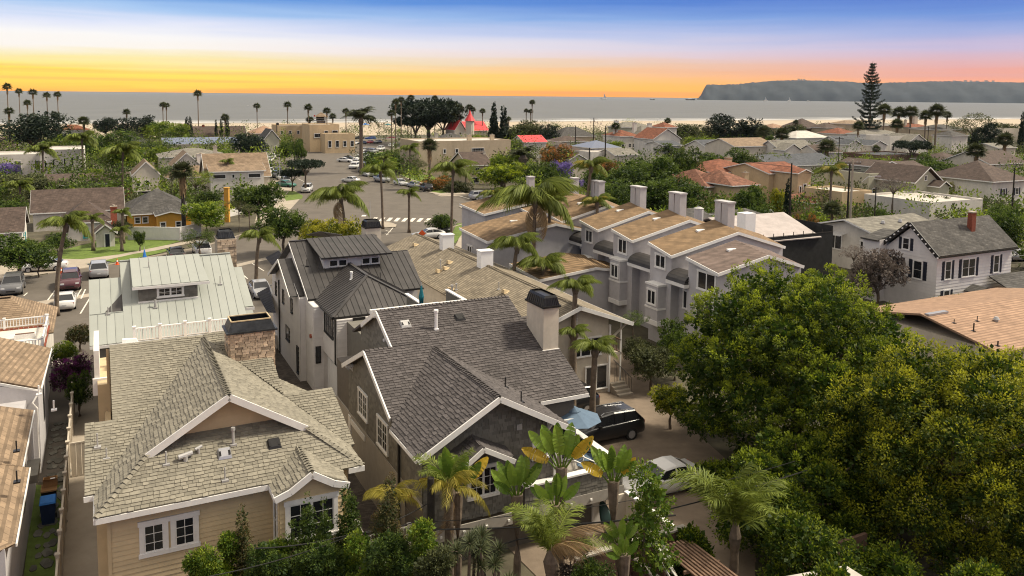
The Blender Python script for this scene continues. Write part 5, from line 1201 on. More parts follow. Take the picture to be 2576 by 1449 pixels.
fascia(t, Q([(12.3, 54.86, 5.97), (20.7, 54.86, 5.97)]), M['black'], h=.12, name='gutter', dz=-.04); fascia(t, Q([(13.8, 57.2, 8.26), (19.1, 57.2, 8.26)]), M['black'], h=.10, name='gutter', dz=-.02)
fascia(t, Q([(12.29, 54.9, 6.0), (12.29, 61, 8.99)]), None, h=.16, name='barge_board'); fascia(t, Q([(11.3, 56.1, 6.0), (11.3, 60.1, 7.9), (11.3, 64.2, 6)]), None, h=.2, name='barge_board'); fascia(t, Q([(19.1, 59, 8.0), (20.9, 59, 8.0)]), M['black'], h=.1, name='edge_flashing', dz=-.02)
for i in range(9): part('rafter_tail', M['trim'], t, lambda b: b.bar(q(14.1 + i * .57, 57.35, 8.14), q(14.1 + i * .57, 57.9, 8.22), .08, .10))
for x_, zz, w_, h_ in ((14.55 - 14.1, 7.53, .56, .42), (15.22 - 14.1, 7.52, .56, .42), (16.97 - 14.1, 7.5, .56, .43), (17.67 - 14.1, 7.5, .56, .43)): window(t, Wall(2.2, 7.99, 1, 0), x_, zz, w_, h_, 1, 1, .05, tm=M['trim'], sash=.02, proud=.055)
window(t, Wall(1.07, -.01, 1, 0), 1.05, 4.96, .72, .78, 3, 3, .04, tm=M['black'], sash=.035)
window(t, Wall(1.03, 3.5, 0, -1), .55, 4.3, 2.2, 1.3, 4, 2, .04, tm=M['black'], sash=.04); part('garage_door', M['vinyl'], t, lambda b: [b.box(1.24, 1.29, .5 + i * .56, 1.02 + i * .56, .05, 2.4) for i in range(5)])
for v1, zz, w_, h_ in ((64.2, 4.3, .45, 1.0), (61.4, 4.3, .5, 1.0), (58.4, 4.3, .5, 1.0), (60.3, 1.85, 1.2, 1.0), (56.65, .4, .55, 1.9)): window(t, Wall(-.01, 64.2 - 49.8, 0, -1), 64.2 - v1, zz, w_, h_, 1, 1, .03, tm=M['black'], sash=.03)
window(t, Wall(.4, 3.49, 1, 0), .12, 2.0, .3, 1.1, 1, 1, .03, tm=M['black'], sash=.02)
part('drain_pipe', M['black'], t, lambda b: b.tube([q(12.85, 49.85, 5.8), q(12.85, 49.9, 2.9), q(13.1, 49.85, 2.6), q(13.1, 49.85, .1)], .055, 8)); part('drain_pipe', M['black'], t, lambda b: b.tube([q(11.8, 62.5, 5.8), q(11.8, 62.5, .1)], .055, 8))
part('alarm_bell', M['redbrick'], t, lambda b: b.tube([q(12.3, 53.9, 3.7), q(12.16, 53.9, 3.7)], .14, 12))
pipe(t, q(13.0, 58.2, 7.6), .5, .035, 'black'); pipe(t, q(15.2, 54.4, 7.2), .5, .07, 'vinyl', cap=True); pipe(t, q(17.3, 54.5, 7.0), .5, .03, 'black')
p0 = by(920, 575, v=62.5); p1 = by(959, 571, v=62.5); zt = by(939, 574, v=62.5)[2]
c = part('chimney', M['cream'], t, lambda b: b.box(*(q(p0[0], 0, 0)[0], q(p1[0], 0, 0)[0]), 12.7, 13.9, 6.5, zt)); part('chimney_cap', M['black'], c, lambda b: cap2(b, q(p0[0], 0, 0)[0], q(p1[0], 0, 0)[0], 12.7, 13.9, zt))
for pts in ([(646, 738, 2.9), (684, 793, 2.9), (693, 786, 3.7), (688, 728, 3.7)], [(668, 648, 4.6), (686, 668, 4.6), (716, 655, 5.6), (705, 632, 5.6)]):
    P = [q(*by(x, y, z=z)) for x, y, z in pts]; seam_roof(t, P, M['blackmetal'], .38, th=.06)
P = [q(*by(x, y, z=z)) for x, y, z in [(770, 590, 5.6), (838, 598, 5.8), (812, 583, 7.0), (805, 582, 7.0)]]; seam_roof(t, P, M['blackmetal'], .4, th=.06)
P = [q(*by(x, y, z=z)) for x, y, z in [(812, 583, 7.0), (838, 598, 5.8), (860, 590, 5.8)]]; seam_roof(t, P, M['blackmetal'], .4, th=.06)
part('porch_base', M['white'], t, lambda b: b.box(-1.0, 0, 14, 18, 0, 1.1)); part('porch_post', M['trim'], t, lambda b: (b.box(-1.1, -.95, 14.1, 14.25, 1.1, 2.9)))

# ------------------------------------------------------------------ house 4: grey metal roof
t = gthing('house', 'house with pale grey-green standing-seam metal roof and a wide shed dormer', 'house', 0, 51.8); q = local((0, 51.8))
Zg = lambda u, v: 5.5 + .522 * (v - 51.3)
part('core_wall', M['dwall'], t, lambda b: (b.box(-.6, 7.3, 0, 13, 0, 5.45), b.poly([q(7.4, 51.9, 5.4), q(7.4, 64.5, 5.4), q(7.4, 58, 8.8)]), b.poly([q(.95, 51.9, 5.4), q(.95, 64.5, 5.4), q(.95, 58, 8.8)]), b.box(1.78, 5.2, 2.5, 57.5 - 51.8, 6.6, 8.1)))
for P, w in [([(.9, 51.3, 5.5), (7.9, 51.3, 5.5), (7.7, 58, 9.0), (.85, 58, 9.0)], .52), ([(-.95, 51.3, 5.5), (.88, 51.3, 5.5), (.88, 53.6, 6.7), (-.95, 53.6, 6.7)], .52), ([(-.95, 53.75, 6.62), (.86, 53.75, 6.62), (.86, 56.8, 8.2), (-.95, 56.8, 8.2)], .52),
             ([(.85, 58, 9.0), (7.7, 58, 9.0), (7.7, 65, 5.4), (.85, 65, 5.4)], .52), ([(1.45, 54.0, 8.12), (5.85, 54.0, 8.12), (5.68, 58.02, 9.14), (1.45, 58.02, 9.14)], .52), ([(7.9, 53.3, 6.35), (8.45, 53.3, 6.35), (8.3, 57, 8.2), (7.8, 57, 8.2)], .5), ([(8.3, 53.2, 4.6), (8.8, 53.2, 4.6), (8.8, 56, 5.4), (8.3, 56, 5.4)], .5)]:
    seam_roof(t, [q(*p) for p in P], M['greymetal'], w, th=.09, rib=.03)
part('cross_roof', M['blackmetal'], t, lambda b: b.slab([q(-.2, 53.8, 6.66), q(.86, 53.8, 6.66), q(.86, 55.3, 7.46)], .05))
fascia(t, [q(-.95, 51.26, 5.47), q(7.9, 51.26, 5.47)], h=.16, w=.06); fascia(t, [q(1.42, 53.95, 8.1), q(5.9, 53.95, 8.1)], h=.16, w=.06); fascia(t, [q(7.85, 53.25, 6.3), q(8.5, 53.25, 6.3)], h=.18); fascia(t, [q(.85, 58, 9.0), q(7.7, 58, 9.0)], M['greymetal'], h=.06, w=.2, dz=.03, name='ridge_flashing')
fascia(t, [q(-.95, 53.68, 6.7), q(.9, 53.68, 6.7)], M['greymetal'], w=.12, h=.1, dz=0, name='edge_flashing')
wd = Wall(1.78, 2.48, 1, 0); window(t, wd, 1.12, 7.3, 1.4, .52, 2, 2, .09, split=2, proud=.07); part('sill_board', M['trim'], t, lambda b: wd.bx(b, -.05, 3.45, 6.98, 7.1, 0, .1))
DT = Tabs(t, M['dwall'], 'wall_shingle', ex=.16, th=.018); DT.plane([wd.p(0, 7.0, .02), wd.p(3.4, 7.0, .02), wd.p(3.4, 8.0, .02), wd.p(0, 8.0, .02)]); DT.finish(150)
for x, y, h, r in ((391, 774, .5, .07), (272, 790, .45, .03), (554, 715, .55, .03)): pipe(t, q(*hitp(x, y, Zg)), h, r, 'steel')
pipe(t, q(2.5, 56.5, 8.65), .5, .03)
wv = 62; p0 = by(546, 605, v=wv); p1 = by(594, 603, v=wv); zt = p0[2]
c = part('chimney', M['mortar'], t, lambda b: b.box(p0[0], p1[0], wv - 51.8, wv - 50.4, 3, zt)); stoneface(c, Wall(p0[0], wv - 51.8, 1, 0, 4.2), p1[0] - p0[0], zt - 4.2, lo=.12, hi=.26)
part('chimney_cap', M['soot'], c, lambda b: cap2(b, p0[0] + .1, p1[0] - .1, wv - 51.7, wv - 50.5, zt + .05)); part('mantle_slab', M['concrete'], c, lambda b: b.box(p0[0] - .05, p1[0] + .05, wv - 51.85, wv - 50.35, zt, zt + .06))
c = part('stone_pier', M['mortar'], t, lambda b: b.box(8.4, 8.75, 1.6, 2.0, 0, 4.6)); stoneface(c, Wall(8.4, 1.6, 1, 0, 0), .35, 4.6)

# ------------------------------------------------------------------ the two stucco houses along the side alley
t = gthing('house', 'lilac-grey stucco house with long brown roof beside the flagstone alley', 'house', -3.5, 31.9); q = local((-3.5, 31.9))
part('wall', M['lilac'], t, lambda b: (b.box(-8, 0, .4, 14.0, 0, 3.9), b.box(-8, .15, 15.9, 23.0, 0, 4.4), b.box(-8, -.4, 14, 15.9, 0, 4.0), b.poly([(.15, 15.9, 4.4), (-8, 15.9, 4.4), (-8, 15.9, 6.9)])))
part('roof', M['tanroof'], t, lambda b: (b.slab([(.3, 0.6, 3.95), (.3, 7.2, 3.95), (-8, 7.2, 6.6), (-8, 0.6, 6.6)], .12), b.slab([(.05, 7.2, 4.05), (.05, 14.1, 4.05), (-8, 14.1, 6.6), (-8, 7.2, 6.6)], .12), b.slab([(-1.2, -.3, 3.85), (.3, 0.6, 3.95), (-8, 0.6, 6.6)], .12)))
part('roof', M['tanroof'], t, lambda b: b.slab([(.25, 16.2, 4.45), (.45, 22.6, 4.75), (-8, 22.9, 7.9), (-8, 16.3, 7.5)], .12))
fascia(t, [(.34, .6, 3.9), (.34, 7.2, 3.9)], name='gutter', h=.12, dz=-.02); fascia(t, [(.09, 7.2, 4.0), (.09, 14.1, 4.0)], name='gutter', h=.12, dz=-.02); fascia(t, [(.29, 16.2, 4.4), (.49, 22.6, 4.7)], name='gutter', h=.12, dz=-.02); fascia(t, [(-8, 16.15, 7.45), (.25, 16.1, 4.4)], h=.14)
part('drain_pipe', M['white'], t, lambda b: b.tube([(.15, 15.8, 4.3), (-.1, 15.6, 3.9), (.1, 15.6, 3.6), (.1, 15.6, .1)], .05, 8))
for y_, z_, w_, h_ in ((15.2, 1.6, .9, 2.2), (8.5, 1.8, 1.2, 1.3)): window(t, Wall(.0 if y_ < 15 else .16, 23.0 if y_ > 15 else 14, 0, -1), (23 - y_ - 4.5) if y_ > 15 else 14 - y_, z_, w_, h_, 1, 2, .06)
for x, y in ((42, 1140), (43, 1218)): p = by(x, y, z=4.6); pipe(t, (*q(*p)[:2], 4.7), .45, .03, 'black')
for x, y in ((97, 972), (135, 1010)): p = by(x, y, z=5.6); pipe(t, (*q(*p)[:2], 5.2), .45, .04, 'vinyl')
part('downpipe_box', M['dwall'], t, lambda b: b.box(.1, .6, 7.2, 9.0, 3.2, 3.55))
t = gthing('house', 'grey stucco house with a hip roof and white balustraded roof deck edged in brick', 'house', -3.6, 56.8); q = local((-3.6, 56.8))
part('wall', M['whitestucco'], t, lambda b: (b.box(-7, 0, 0, 6.2, 0, 4.0), b.box(-7, -.1, 6.2, 13.0, 0, 3.6)))
planes_slab(t, [[(-7, 5.6, 3.6), (.3, 5.6, 3.6), (-2.4, 8.9, 5.5), (-7, 8.9, 5.5)], [(.3, 5.6, 3.6), (.3, 13, 3.6), (-2.4, 9.8, 5.5), (-2.4, 8.9, 5.5)], [(.3, 13, 3.6), (-7, 13, 3.6), (-7, 9.8, 5.5), (-2.4, 9.8, 5.5)]], 'tanroof')
for i in range(22):
    for y_ in (0.05, 5.9): part('coping_brick', M['redbrick'], t, lambda b: b.box(-6.2 + i * .28, -5.96 + i * .28, y_ - .1, y_ + .12, 4.0, 4.09))
    if i < 20: part('coping_brick', M['redbrick'], t, lambda b: b.box(-.12, .1, .2 + i * .28, .44 + i * .28, 4.0, 4.09))
for a, b_, n in (((-6.2, .05, 4.1), (-.05, .05, 4.1), 3), ((-.02, .1, 4.1), (-.02, 5.8, 4.1), 2), ((-5, 5.9, 4.1), (-.1, 5.9, 4.1), 2)): balustrade(t, a, b_, h=.62, posts=n, sp=.17)
fl = thing('planter_box', 'long terracotta planter box on the balustraded roof deck', 'planter', (*gv(-4.8, 60.2), 4.0), TH)
part('box', M['trim'], fl, lambda b: b.box(-.6, .6, -.2, .2, 0, .3)); part('soil', M['brown'], fl, lambda b: b.box(-.54, .54, -.15, .15, .301, .32))
bn = thing('bench', 'slatted wooden bench on the balustraded roof deck', 'bench', (*gv(-7.6, 60), 4.0), TH)
for i in range(5): part('slat', M['wood'], bn, lambda b: b.box(-.5 + i * .22, -.36 + i * .22, 0, .05, .3, .85))
part('seat', M['wood'], bn, lambda b: b.box(-.55, .6, -.5, 0, .36, .42))

# ------------------------------------------------------------------ cream vinyl fence and yard between
f = gthing('fence', 'cream vinyl boundary fence with capped posts along the dark side alley', 'fence', -2.05, 33)
for i in range(13):
    y = i * 1.92; part('post', M['fence'], f, lambda b: (b.box(-.07, .07, y - .07, y + .07, 0, 1.95), b.box(-.1, .1, y - .1, y + .1, 1.95, 2.0)))
    if i < 12:
        for k in range(9): part('plank', M['fence'], f, lambda b: b.box(-.02, .02, y + .08 + k * .195, y + .265 + k * .195, .08, 1.72))
        part('rail', M['fence'], f, lambda b: b.box(-.04, .04, y + .07, y + 1.85, 1.72, 1.82))
g_w = gthing('gate', 'beige panel gate closing the walkway beside the tan house', 'gate', -1.95, 46.4)
for k in range(5): part('plank', M['fence'], g_w, lambda b: b.box(.03 + k * .25, .26 + k * .25, -.03, .03, .05, 1.8))
part('frame', M['fence'], g_w, lambda b: b.box(0, 1.3, -.04, .04, 1.8, 1.88))
part('mat', M['black'], gthing('door_mat', 'ribbed black mat on the walkway by the tan house', 'mat', -.85, 35.0), lambda b: [b.box(0, .62, -1.4 + i * .07, -1.36 + i * .07, .035, .06) for i in range(24)])
bn = gthing('recycling_bin', 'dark blue wheeled recycling bin with lid beside the cream fence', 'bin', -2.75, 41.9)
part('body', M['recyc'], bn, lambda b: b.hexa([(-.25, -.3, .05), (.25, -.3, .05), (.25, .3, .05), (-.25, .3, .05), (-.32, -.38, 1.05), (.32, -.38, 1.05), (.32, .38, 1.05), (-.32, .38, 1.05)]))
part('lid', M['blue'], bn, lambda b: b.hexa([(-.34, -.42, 1.05), (.34, -.42, 1.05), (.34, .42, 1.08), (-.34, .42, 1.08), (-.3, -.36, 1.12), (.3, -.36, 1.12), (.3, .38, 1.16), (-.3, .38, 1.16)]))
for s in (-1, 1): part('wheel', M['tyre'], bn, lambda b: b.tube([(s * .26, .33, .12), (s * .32, .33, .12)], .12, 10))
bn = gthing('refuse_bin', 'black wheeled refuse bin behind the blue one', 'bin', -2.75, 43.1)
part('body', M['black'], bn, lambda b: b.hexa([(-.25, -.3, .05), (.25, -.3, .05), (.25, .3, .05), (-.25, .3, .05), (-.32, -.38, 1.1), (.32, -.38, 1.1), (.32, .38, 1.1), (-.32, .38, 1.1)])); part('lid', M['card'], bn, lambda b: b.box(-.34, .34, -.4, .42, 1.1, 1.17))
bx = gthing('cardboard_box', 'open cardboard carton lying on top of the black bin', 'box', -2.7, 43.3, z=1.17)
part('side', M['card'], bx, lambda b: (b.box(-.3, -.27, -.2, .2, 0, .35), b.box(.27, .3, -.2, .2, 0, .35), b.box(-.27, .27, .17, .2, 0, .35), b.box(-.27, .27, -.2, -.17, 0, .35), b.box(-.27, .27, -.17, .17, 0, .03))); part('flap', M['card'], bx, lambda b: b.slab([(-.3, -.2, .35), (.3, -.2, .35), (.3, -.38, .45), (-.3, -.38, .45)], .01)); part('paper', M['vinyl'], bx, lambda b: b.box(0, .2, -.1, .12, .28, .3))
# rail by the gap of the two big houses
r_ = gthing('railing', 'white slatted railing at the foot of the tan house bay beside the paved alley', 'railing', 9.15, 31.0)
balustrade(r_, (0, 0, .9), (0, 2.2, .9), h=1.0, posts=2, sp=.12); balustrade(r_, (0, 0, .9), (1.9, 0, .9), h=1.0, posts=2, sp=.12)
f = gthing('fence', 'taupe board side fence descending between the tan and dark grey houses', 'fence', 9.3, 24.0)
for k in range(34): part('plank', M['taupe'], f, lambda b: b.box(-.02, .02, k * .2, .19 + k * .2, 0, 1.9))
for k in range(4): part('post', M['trim'], f, lambda b: b.box(-.07, .07, k * 2.1 - .07, k * 2.1 + .07, 0, 2.05))
part('cap_rail', M['trim'], f, lambda b: b.box(-.05, .05, 0, 6.8, 1.9, 1.95))

# ------------------------------------------------------------------ apartment house with the long drab roof
t = gthing('apartment_house', 'long two-storey beige apartment house with a drab shingle roof and white chimneys', 'apartment house', 27.6, 44.9); AP = t; q = local((27.6, 44.9))
part('wall', M['cream'], t, lambda b: (b.box(-3.7, 2.6, 0, 30, 0, 4.75), b.poly([(-3.7, 0, 4.75), (2.6, 0, 4.75), (2.6, 0, 5.2), (0, 0, 6.15), (-3.7, 0, 4.8)])))
part('upper_walkway', M['concrete'], t, lambda b: b.box(2.6, 4.0, .4, 30, 2.3, 2.45)); part('walkway_rail', M['brown'], t, lambda b: (b.box(3.9, 3.98, .4, 30, 2.45, 2.5), b.box(3.9, 3.98, .4, 30, 3.3, 3.38), [b.box(3.92, 3.96, .5 + i * .4, .54 + i * .4, 2.5, 3.3) for i in range(60)]))
planes_slab(t, [[(-4.4, -.6, 4.75), (0, -.6, 6.35), (0, 30.4, 6.35), (-4.4, 30.4, 4.75)], [(4.2, -.6, 4.8), (4.2, 30.4, 4.8), (0, 30.4, 6.35), (0, -.6, 6.35)]], 'aroof', .14)
caprow(t, (0, -.6, 6.35), (0, 30.4, 6.35), M['aroof'], .3, .35)
fascia(t, [(-4.4, -.64, 4.75), (0, -.64, 6.35), (4.2, -.64, 4.8)], h=.26, name='barge_board', w=.07); fascia(t, [(4.24, -.6, 4.8), (4.24, 30.4, 4.8)], h=.16)
wf = Wall(-3.7, 0, 1, 0); window(t, wf, 3.35, 2.75, 2.35, 1.2, 1, 1, .06, split=3, proud=.05); window(t, wf, 4.55, .35, 1.7, 1.6, 1, 1, .05, split=2)
window(t, wf, 2.0, .3, 1.4, 1.5, 1, 1, .05, split=2)
part('louvre_vent', M['trim'], t, lambda b: [wf.bx(b, 3.5, 3.85, 4.85 + i * .1, 4.91 + i * .1, 0, .05) for i in range(6)])
part('brace', M['cream'], t, lambda b: b.bar((2.6, -.1, 3.6), (4.1, -.1, 4.7), .09, .12)); part('post', M['trim'], t, lambda b: (b.box(2.62, 2.74, -.14, -.02, 0, 4.7), b.box(3.9, 4.0, .4, .5, 0, 4.7)))
for i in range(4): part('step', M['concrete'], t, lambda b: b.box(2.75, 3.9, -.3 - i * .32, .0 - i * .32, 0, .62 - i * .16))
part('stair_rail', M['black'], t, lambda b: (b.bar((3.9, 1.2, 1.7), (3.9, -1.0, 1.1), .03, .04), [b.box(3.89, 3.91, -1.0 + i * .18, -.98 + i * .18, 0, 1.1 + i * .05) for i in range(12)]))
ZA = lambda u, v: 6.35 - .364 * abs(u - 27.6)
def hood(parent, p): part('hood_vent', M['tan2'], parent, lambda b: b.hexa([(p[0] - .3, p[1] - .25, p[2] - .05), (p[0] + .25, p[1] - .25, p[2] + .02), (p[0] + .25, p[1] + .25, p[2] + .02), (p[0] - .3, p[1] + .25, p[2] - .05), (p[0] - .28, p[1] - .2, p[2] + .24), (p[0] + .2, p[1] - .02, p[2] + .12), (p[0] + .2, p[1] + .02, p[2] + .12), (p[0] - .28, p[1] + .2, p[2] + .24)]))
for x, y in ((1047, 617), (1133, 661), (1124, 676), (1106, 683), (1274, 735), (1136, 730)): hood(t, q(*hitp(x, y, ZA)))
for x, y, h, r in ((1108, 681, .9, .05), (1137, 733, .45, .08), (1148, 729, .45, .06), (1255, 728, .5, .03), (1340, 745, .4, .03)): pipe(t, q(*hitp(x, y, ZA)), h, r, 'steel', cap=True)
for x, y in ((1124, 622), (1220, 666)):
    p = q(*hitp(x, y, ZA)); part('chimney', M['vinyl'], t, lambda b: (b.box(p[0] - .55, p[0] + .55, p[1] - .4, p[1] + .4, p[2] - .6, p[2] + 1.15), b.box(p[0] - .6, p[0] + .6, p[1] - .45, p[1] + .45, p[2] + 1.15, p[2] + 1.22)))

# ------------------------------------------------------------------ stepped row of townhouses
def townhouse(label, u0, v0, v1, z0, L_=6.6, sl=.17, dark=False, drop=.32, bayz=None, wins=(), chim=2, awn=0, bw=1.6):
    t = gthing('townhouse', label, 'townhouse', u0, v0, 'stepped lilac-grey townhouses'); w = v1 - v0
    zL = lambda x, y: z0 - drop * (1 - y / w) + sl * x
    part('wall', M['lilac'], t, lambda b: (b.hexa([(0, 0, 0), (L_, 0, 0), (L_, w, 0), (0, w, 0), (0, 0, zL(0, 0) - .1), (L_, 0, zL(L_, 0) - .1), (L_, w, zL(L_, w) - .1), (0, w, zL(0, w) - .1)]), b.hexa([(L_, 0, 0), (L_ * 1.8, 0, 0), (L_ * 1.8, w, 0), (L_, w, 0), (L_, 0, zL(L_, 0) - .15), (L_ * 1.8, 0, zL(0, 0) - .3), (L_ * 1.8, w, zL(0, w) - .3), (L_, w, zL(L_, w) - .15)])))
    o = .25; part('roof', M['towndark' if dark else 'townroof'], t, lambda b: (b.slab([(-o, -o, zL(-o, 0)), (L_, -o, zL(L_, 0)), (L_, w, zL(L_, w)), (-o, w, zL(-o, w))], .12), b.slab([(L_, -o, zL(L_, 0)), (L_ * 1.8, -o, zL(0, 0) - .2), (L_ * 1.8, w, zL(0, w) - .2), (L_, w, zL(L_, w))], .12)))
    fascia(t, [(-o - .03, w, zL(-o, w)), (-o - .03, -o - .03, zL(-o, 0)), (L_, -o - .03, zL(L_, 0)), (L_ * 1.8, -o - .03, zL(0, 0) - .2)], h=.24, w=.06)
    # projecting bay on the end wall
    bl = w * .5 - bw / 2; zb = bayz or z0 - 1.0
    W0 = Wall(0, w, 0, -1)
    for (py, pz, pw, ph) in wins: window(t, W0, py, pz, pw, ph, 1, 1, .12, split=2, gm=M['glass'], proud=.06)
    if bayz:
        part('bay', M['lilac'], t, lambda b: b.box(-.8, 0, bl, bl + bw, 1.9, zb)); [part('bay_trim', M['trim'], t, lambda b: b.box(-.86, .0, bl - .06, bl + bw + .06, z0_, z1_)) for z0_, z1_ in ((1.7, 2.1), (zb, zb + .16), (zb - 1.9, zb - 1.75))]
        WB = Wall(-.8, bl + bw, 0, -1); window(t, WB, .3, zb - 1.5, bw - .6, 1.1, 1, 1, .1, split=2, proud=.05)
    if awn:     # recessed link under a dark curved metal hood on the near side
        part('link_wall', M['lilac'], t, lambda b: b.box(.8, L_ * 1.4, -awn, 0, 0, 6.0))
        for k in range(5):
            a0, a1 = k * .31, (k + 1) * .31; (d0, h0), (d1, h1) = [(1.3 * math.cos(a), 5.7 + .75 * math.sin(a)) for a in (a0, a1)]
            part('hood_panel', M['blackmetal'], t, lambda b: (b.slab([(.8 - d0, -awn - .1, h0), (.8 - d1, -awn - .1, h1), (.8 - d1, 0, h1), (.8 - d0, 0, h0)][::-1], .04), b.slab([(.8 - d0, -awn - .1, h0), (L_, -awn - .1, h0), (L_, -awn + .7, h1), (.8 - d1, -awn + .1 * k, h1)], .04)))
        part('hood_trim', M['trim'], t, lambda b: (b.box(-.56, -.48, -awn - .1, 0, 5.42, 5.68), b.box(-.48, L_ * .9, -awn - .16, -awn - .1, 5.42, 5.68), b.box(.7, .8, -awn, 0, 5.0, 5.2)))
        part('drain_pipe', M['white'], t, lambda b: b.tube([(1.4, -awn - .1, 5.4), (1.4, -awn - .1, .1)], .05, 6))
        if awn > 1.5: window(t, Wall(.8, 0, 0, -1), awn / 2 - .45, 3.4, .9, 1.4, 1, 1, .08, split=2)
    for i in range(chim):
        y = w * .75 - i * .9; part('chimney', M['lilac'], t, lambda b: (b.box(L_ + .1, L_ + .85, y, y + .75, 5, zL(L_, w) + 1.55), b.box(L_ + .04, L_ + .91, y - .06, y + .81, zL(L_, w) + 1.55, zL(L_, w) + 1.68)))
    part('roof_vent', M['trim'], t, lambda b: b.hexa([(L_ * .6, w * .6, zL(L_ * .6, w * .6) - .02), (L_ * .6 + .8, w * .6, zL(L_ * .6 + .8, w * .6) - .02), (L_ * .6 + .8, w * .6 + .3, zL(L_ * .6 + .8, w * .6 + .3)), (L_ * .6, w * .6 + .3, zL(L_ * .6, w * .6 + .3)), (L_ * .6, w * .6, zL(L_ * .6, w * .6) + .16), (L_ * .6 + .8, w * .6 + .1, zL(L_ * .6 + .8, w * .6 + .1) + .03), (L_ * .6 + .8, w * .6 + .2, zL(L_ * .6 + .8, w * .6 + .2) + .03), (L_ * .6, w * .6 + .3, zL(L_ * .6, w * .6 + .3) + .16)]))
    return t
townhouse('nearest lilac-grey townhouse with the dark umber roof, half behind the big tree', 40.0, 45.3, 48.7, 7.9, 4.6, sl=.2, drop=.56, dark=True, wins=[(1.2, 5.7, 1.9, 1.3), (1.1, 3.0, 1.8, 1.9)], chim=0)
townhouse('townhouse with brown roof and black curved hood, next to the umber-roofed one', 40.1, 50.9, 53.7, 8.24, 6.6, sl=.21, drop=.62, wins=[(.8, 6.3, 1.2, 1.0)], awn=2.2, bayz=4.9)
townhouse('tall townhouse with stacked white bay windows, in the middle of the stepped row', 41.1, 57.6, 60.6, 8.21, 6.0, sl=.23, drop=.55, wins=[(.9, 6.2, 1.2, 1.2)], awn=3.9, bayz=5.6)
townhouse('townhouse with the small hooded upper window behind the slim palm trunks', 41.6, 63.9, 66.9, 8.1, 5.6, sl=.25, drop=.5, wins=[(.9, 6.1, 1.1, 1.1)], awn=3.3, bayz=4.6)
townhouse('townhouse with plain gable end partly behind the shaggy palms', 42.0, 71.3, 75.0, 7.9, 5.5, sl=.25, drop=.6, chim=2, awn=4.4)
townhouse('sixth townhouse along the row, its roof behind the yellow-green palm', 42.4, 78.4, 82.6, 7.6, 7.0, drop=.5, chim=1, awn=3)
townhouse('townhouse at the street end of the row with a single tall chimney', 37.8, 81.0, 87.5, 7.3, 8.0, chim=1)
townhouse('low street-corner townhouse with white trimmed shed roof beside the lawn', 32.6, 69.0, 75.5, 6.6, 7.2, chim=0, wins=[(1.6, 3.6, 1.0, 1.4)])
townhouse('small garage-like townhouse with the mossy ochre roof by the apartment', 33.6, 60.5, 66.0, 4.6, 5.5, sl=.1, chim=0, wins=[(1.6, 1.6, .8, 1.4)])

# ------------------------------------------------------------------ houses on the right
t = gthing('house', 'house wrapped in black debris netting with underlay paper on its roof', 'house', 56.8, 59.6)
part('wall', M['lilac'], t, lambda b: b.box(.6, 10.2, .6, 12, 0, 5.8)); planes_slab(t, [[(-.2, -.2, 5.9), (9.0, -.4, 5.9), (10.5, 6.4, 7.5), (4.6, 6.4, 7.5), (-.2, 6.4, 7.5)], [(-.2, 6.4, 7.5), (10.5, 6.4, 7.5), (10.5, 12, 6), (-.2, 12, 6)]], 'wrap')
part('netting', M['mesh'], t, lambda b: (b.box(-.1, 10.9, -.15, -.1, 0, 6.25), b.box(10.85, 10.9, -.1, 8, 0, 6.9)))
for i in range(9): part('scaffold_pole', M['pole'], t, lambda b: b.cyl(i * 1.35, -.05, 0, 6.6, .04, n=6))
part('scaffold_rail', M['pole'], t, lambda b: (b.bar((-.1, -.16, 6.3), (10.9, -.16, 6.3), .04, .05)))
p = local((56.8, 59.6)); part('chimney', M['vinyl'], t, lambda b: b.box(-1.0, .3, .0, 1.2, 0, 8.8))
g = random.Random(2)
for i in range(16): x, y = g.uniform(.5, 8), g.uniform(1, 5.5); part('tape_strip', M['redmetal'], t, lambda b: b.box(x, x + .35, y, y + .05, 5.9 + .235 * (y + .2) + .012, 5.9 + .235 * (y + .2) + .03))
t = gthing('house', 'white two-storey house with black shutters and a bulb-lit black gable edge', 'house', 69.3, 48.7); q = local((69.3, 48.7))
block(t, 0, 11.3, 0, 5.6, 0, 5.5, 'wboard', 'gable', 2.75, 'greyroof', 'x', .4, fascia=False)
siding(t, Wall(0, 0, 1, 0), [(0, 0), (11.3, 0), (11.3, 5.45), (0, 5.45)], M['wboard'], .3); siding(t, Wall(0, 5.6, 0, -1), [(0, 0), (5.6, 0), (5.6, 5.5), (2.8, 7.7), (0, 5.5)], M['wboard'], .3)
fascia(t, [(-.45, 6.0, 5.55), (-.45, 2.8, 8.35), (-.45, -.4, 5.55)], M['black'], h=.36, name='barge_board', w=.08); fascia(t, [(-.4, -.44, 5.55), (11.7, -.44, 5.55)], M['black'], h=.14, name='gutter')
for i in range(16):
    a = i / 15; y = 6.0 - 6.4 * a; z = 5.55 + 2.8 * (1 - abs(a * 2 - 1)) - .1; part('bulb', M['vinyl'], t, lambda b: b.tube([(-.5, y, z), (-.6, y, z)], .075, 8))
for x, w_ in ((1.2, .8), (3.7, 1.9), (8.5, .8)): win(t, 'f', 0, 0, 0, 0, x, 3.2, w_, 1.7, 1, 2, split=2 if w_ > 1 else 0, sh='navy')
win(t, 'f', 0, 0, 0, 0, 1.2, .6, .8, 1.5, 1, 2, sh='navy')
for y_, z_, w_, h_ in ((1.9, 5.6, .7, 1.1), (3.2, 3.0, .9, 1.7), (.8, 3.0, .9, 1.7)): win(t, 'l', 0, 0, 0, 5.6, y_, z_, w_, h_, 1, 2, sh='navy')
c = part('chimney', M['redbrick'], t, lambda b: b.box(6.9, 7.5, 1.4, 1.9, 6.4, 9.0)); part('chimney_cap', M['concrete'], c, lambda b: (b.box(6.85, 7.55, 1.35, 1.95, 9.0, 9.12), b.box(6.6, 7.7, 1.0, 1.4, 6.45, 6.55)))
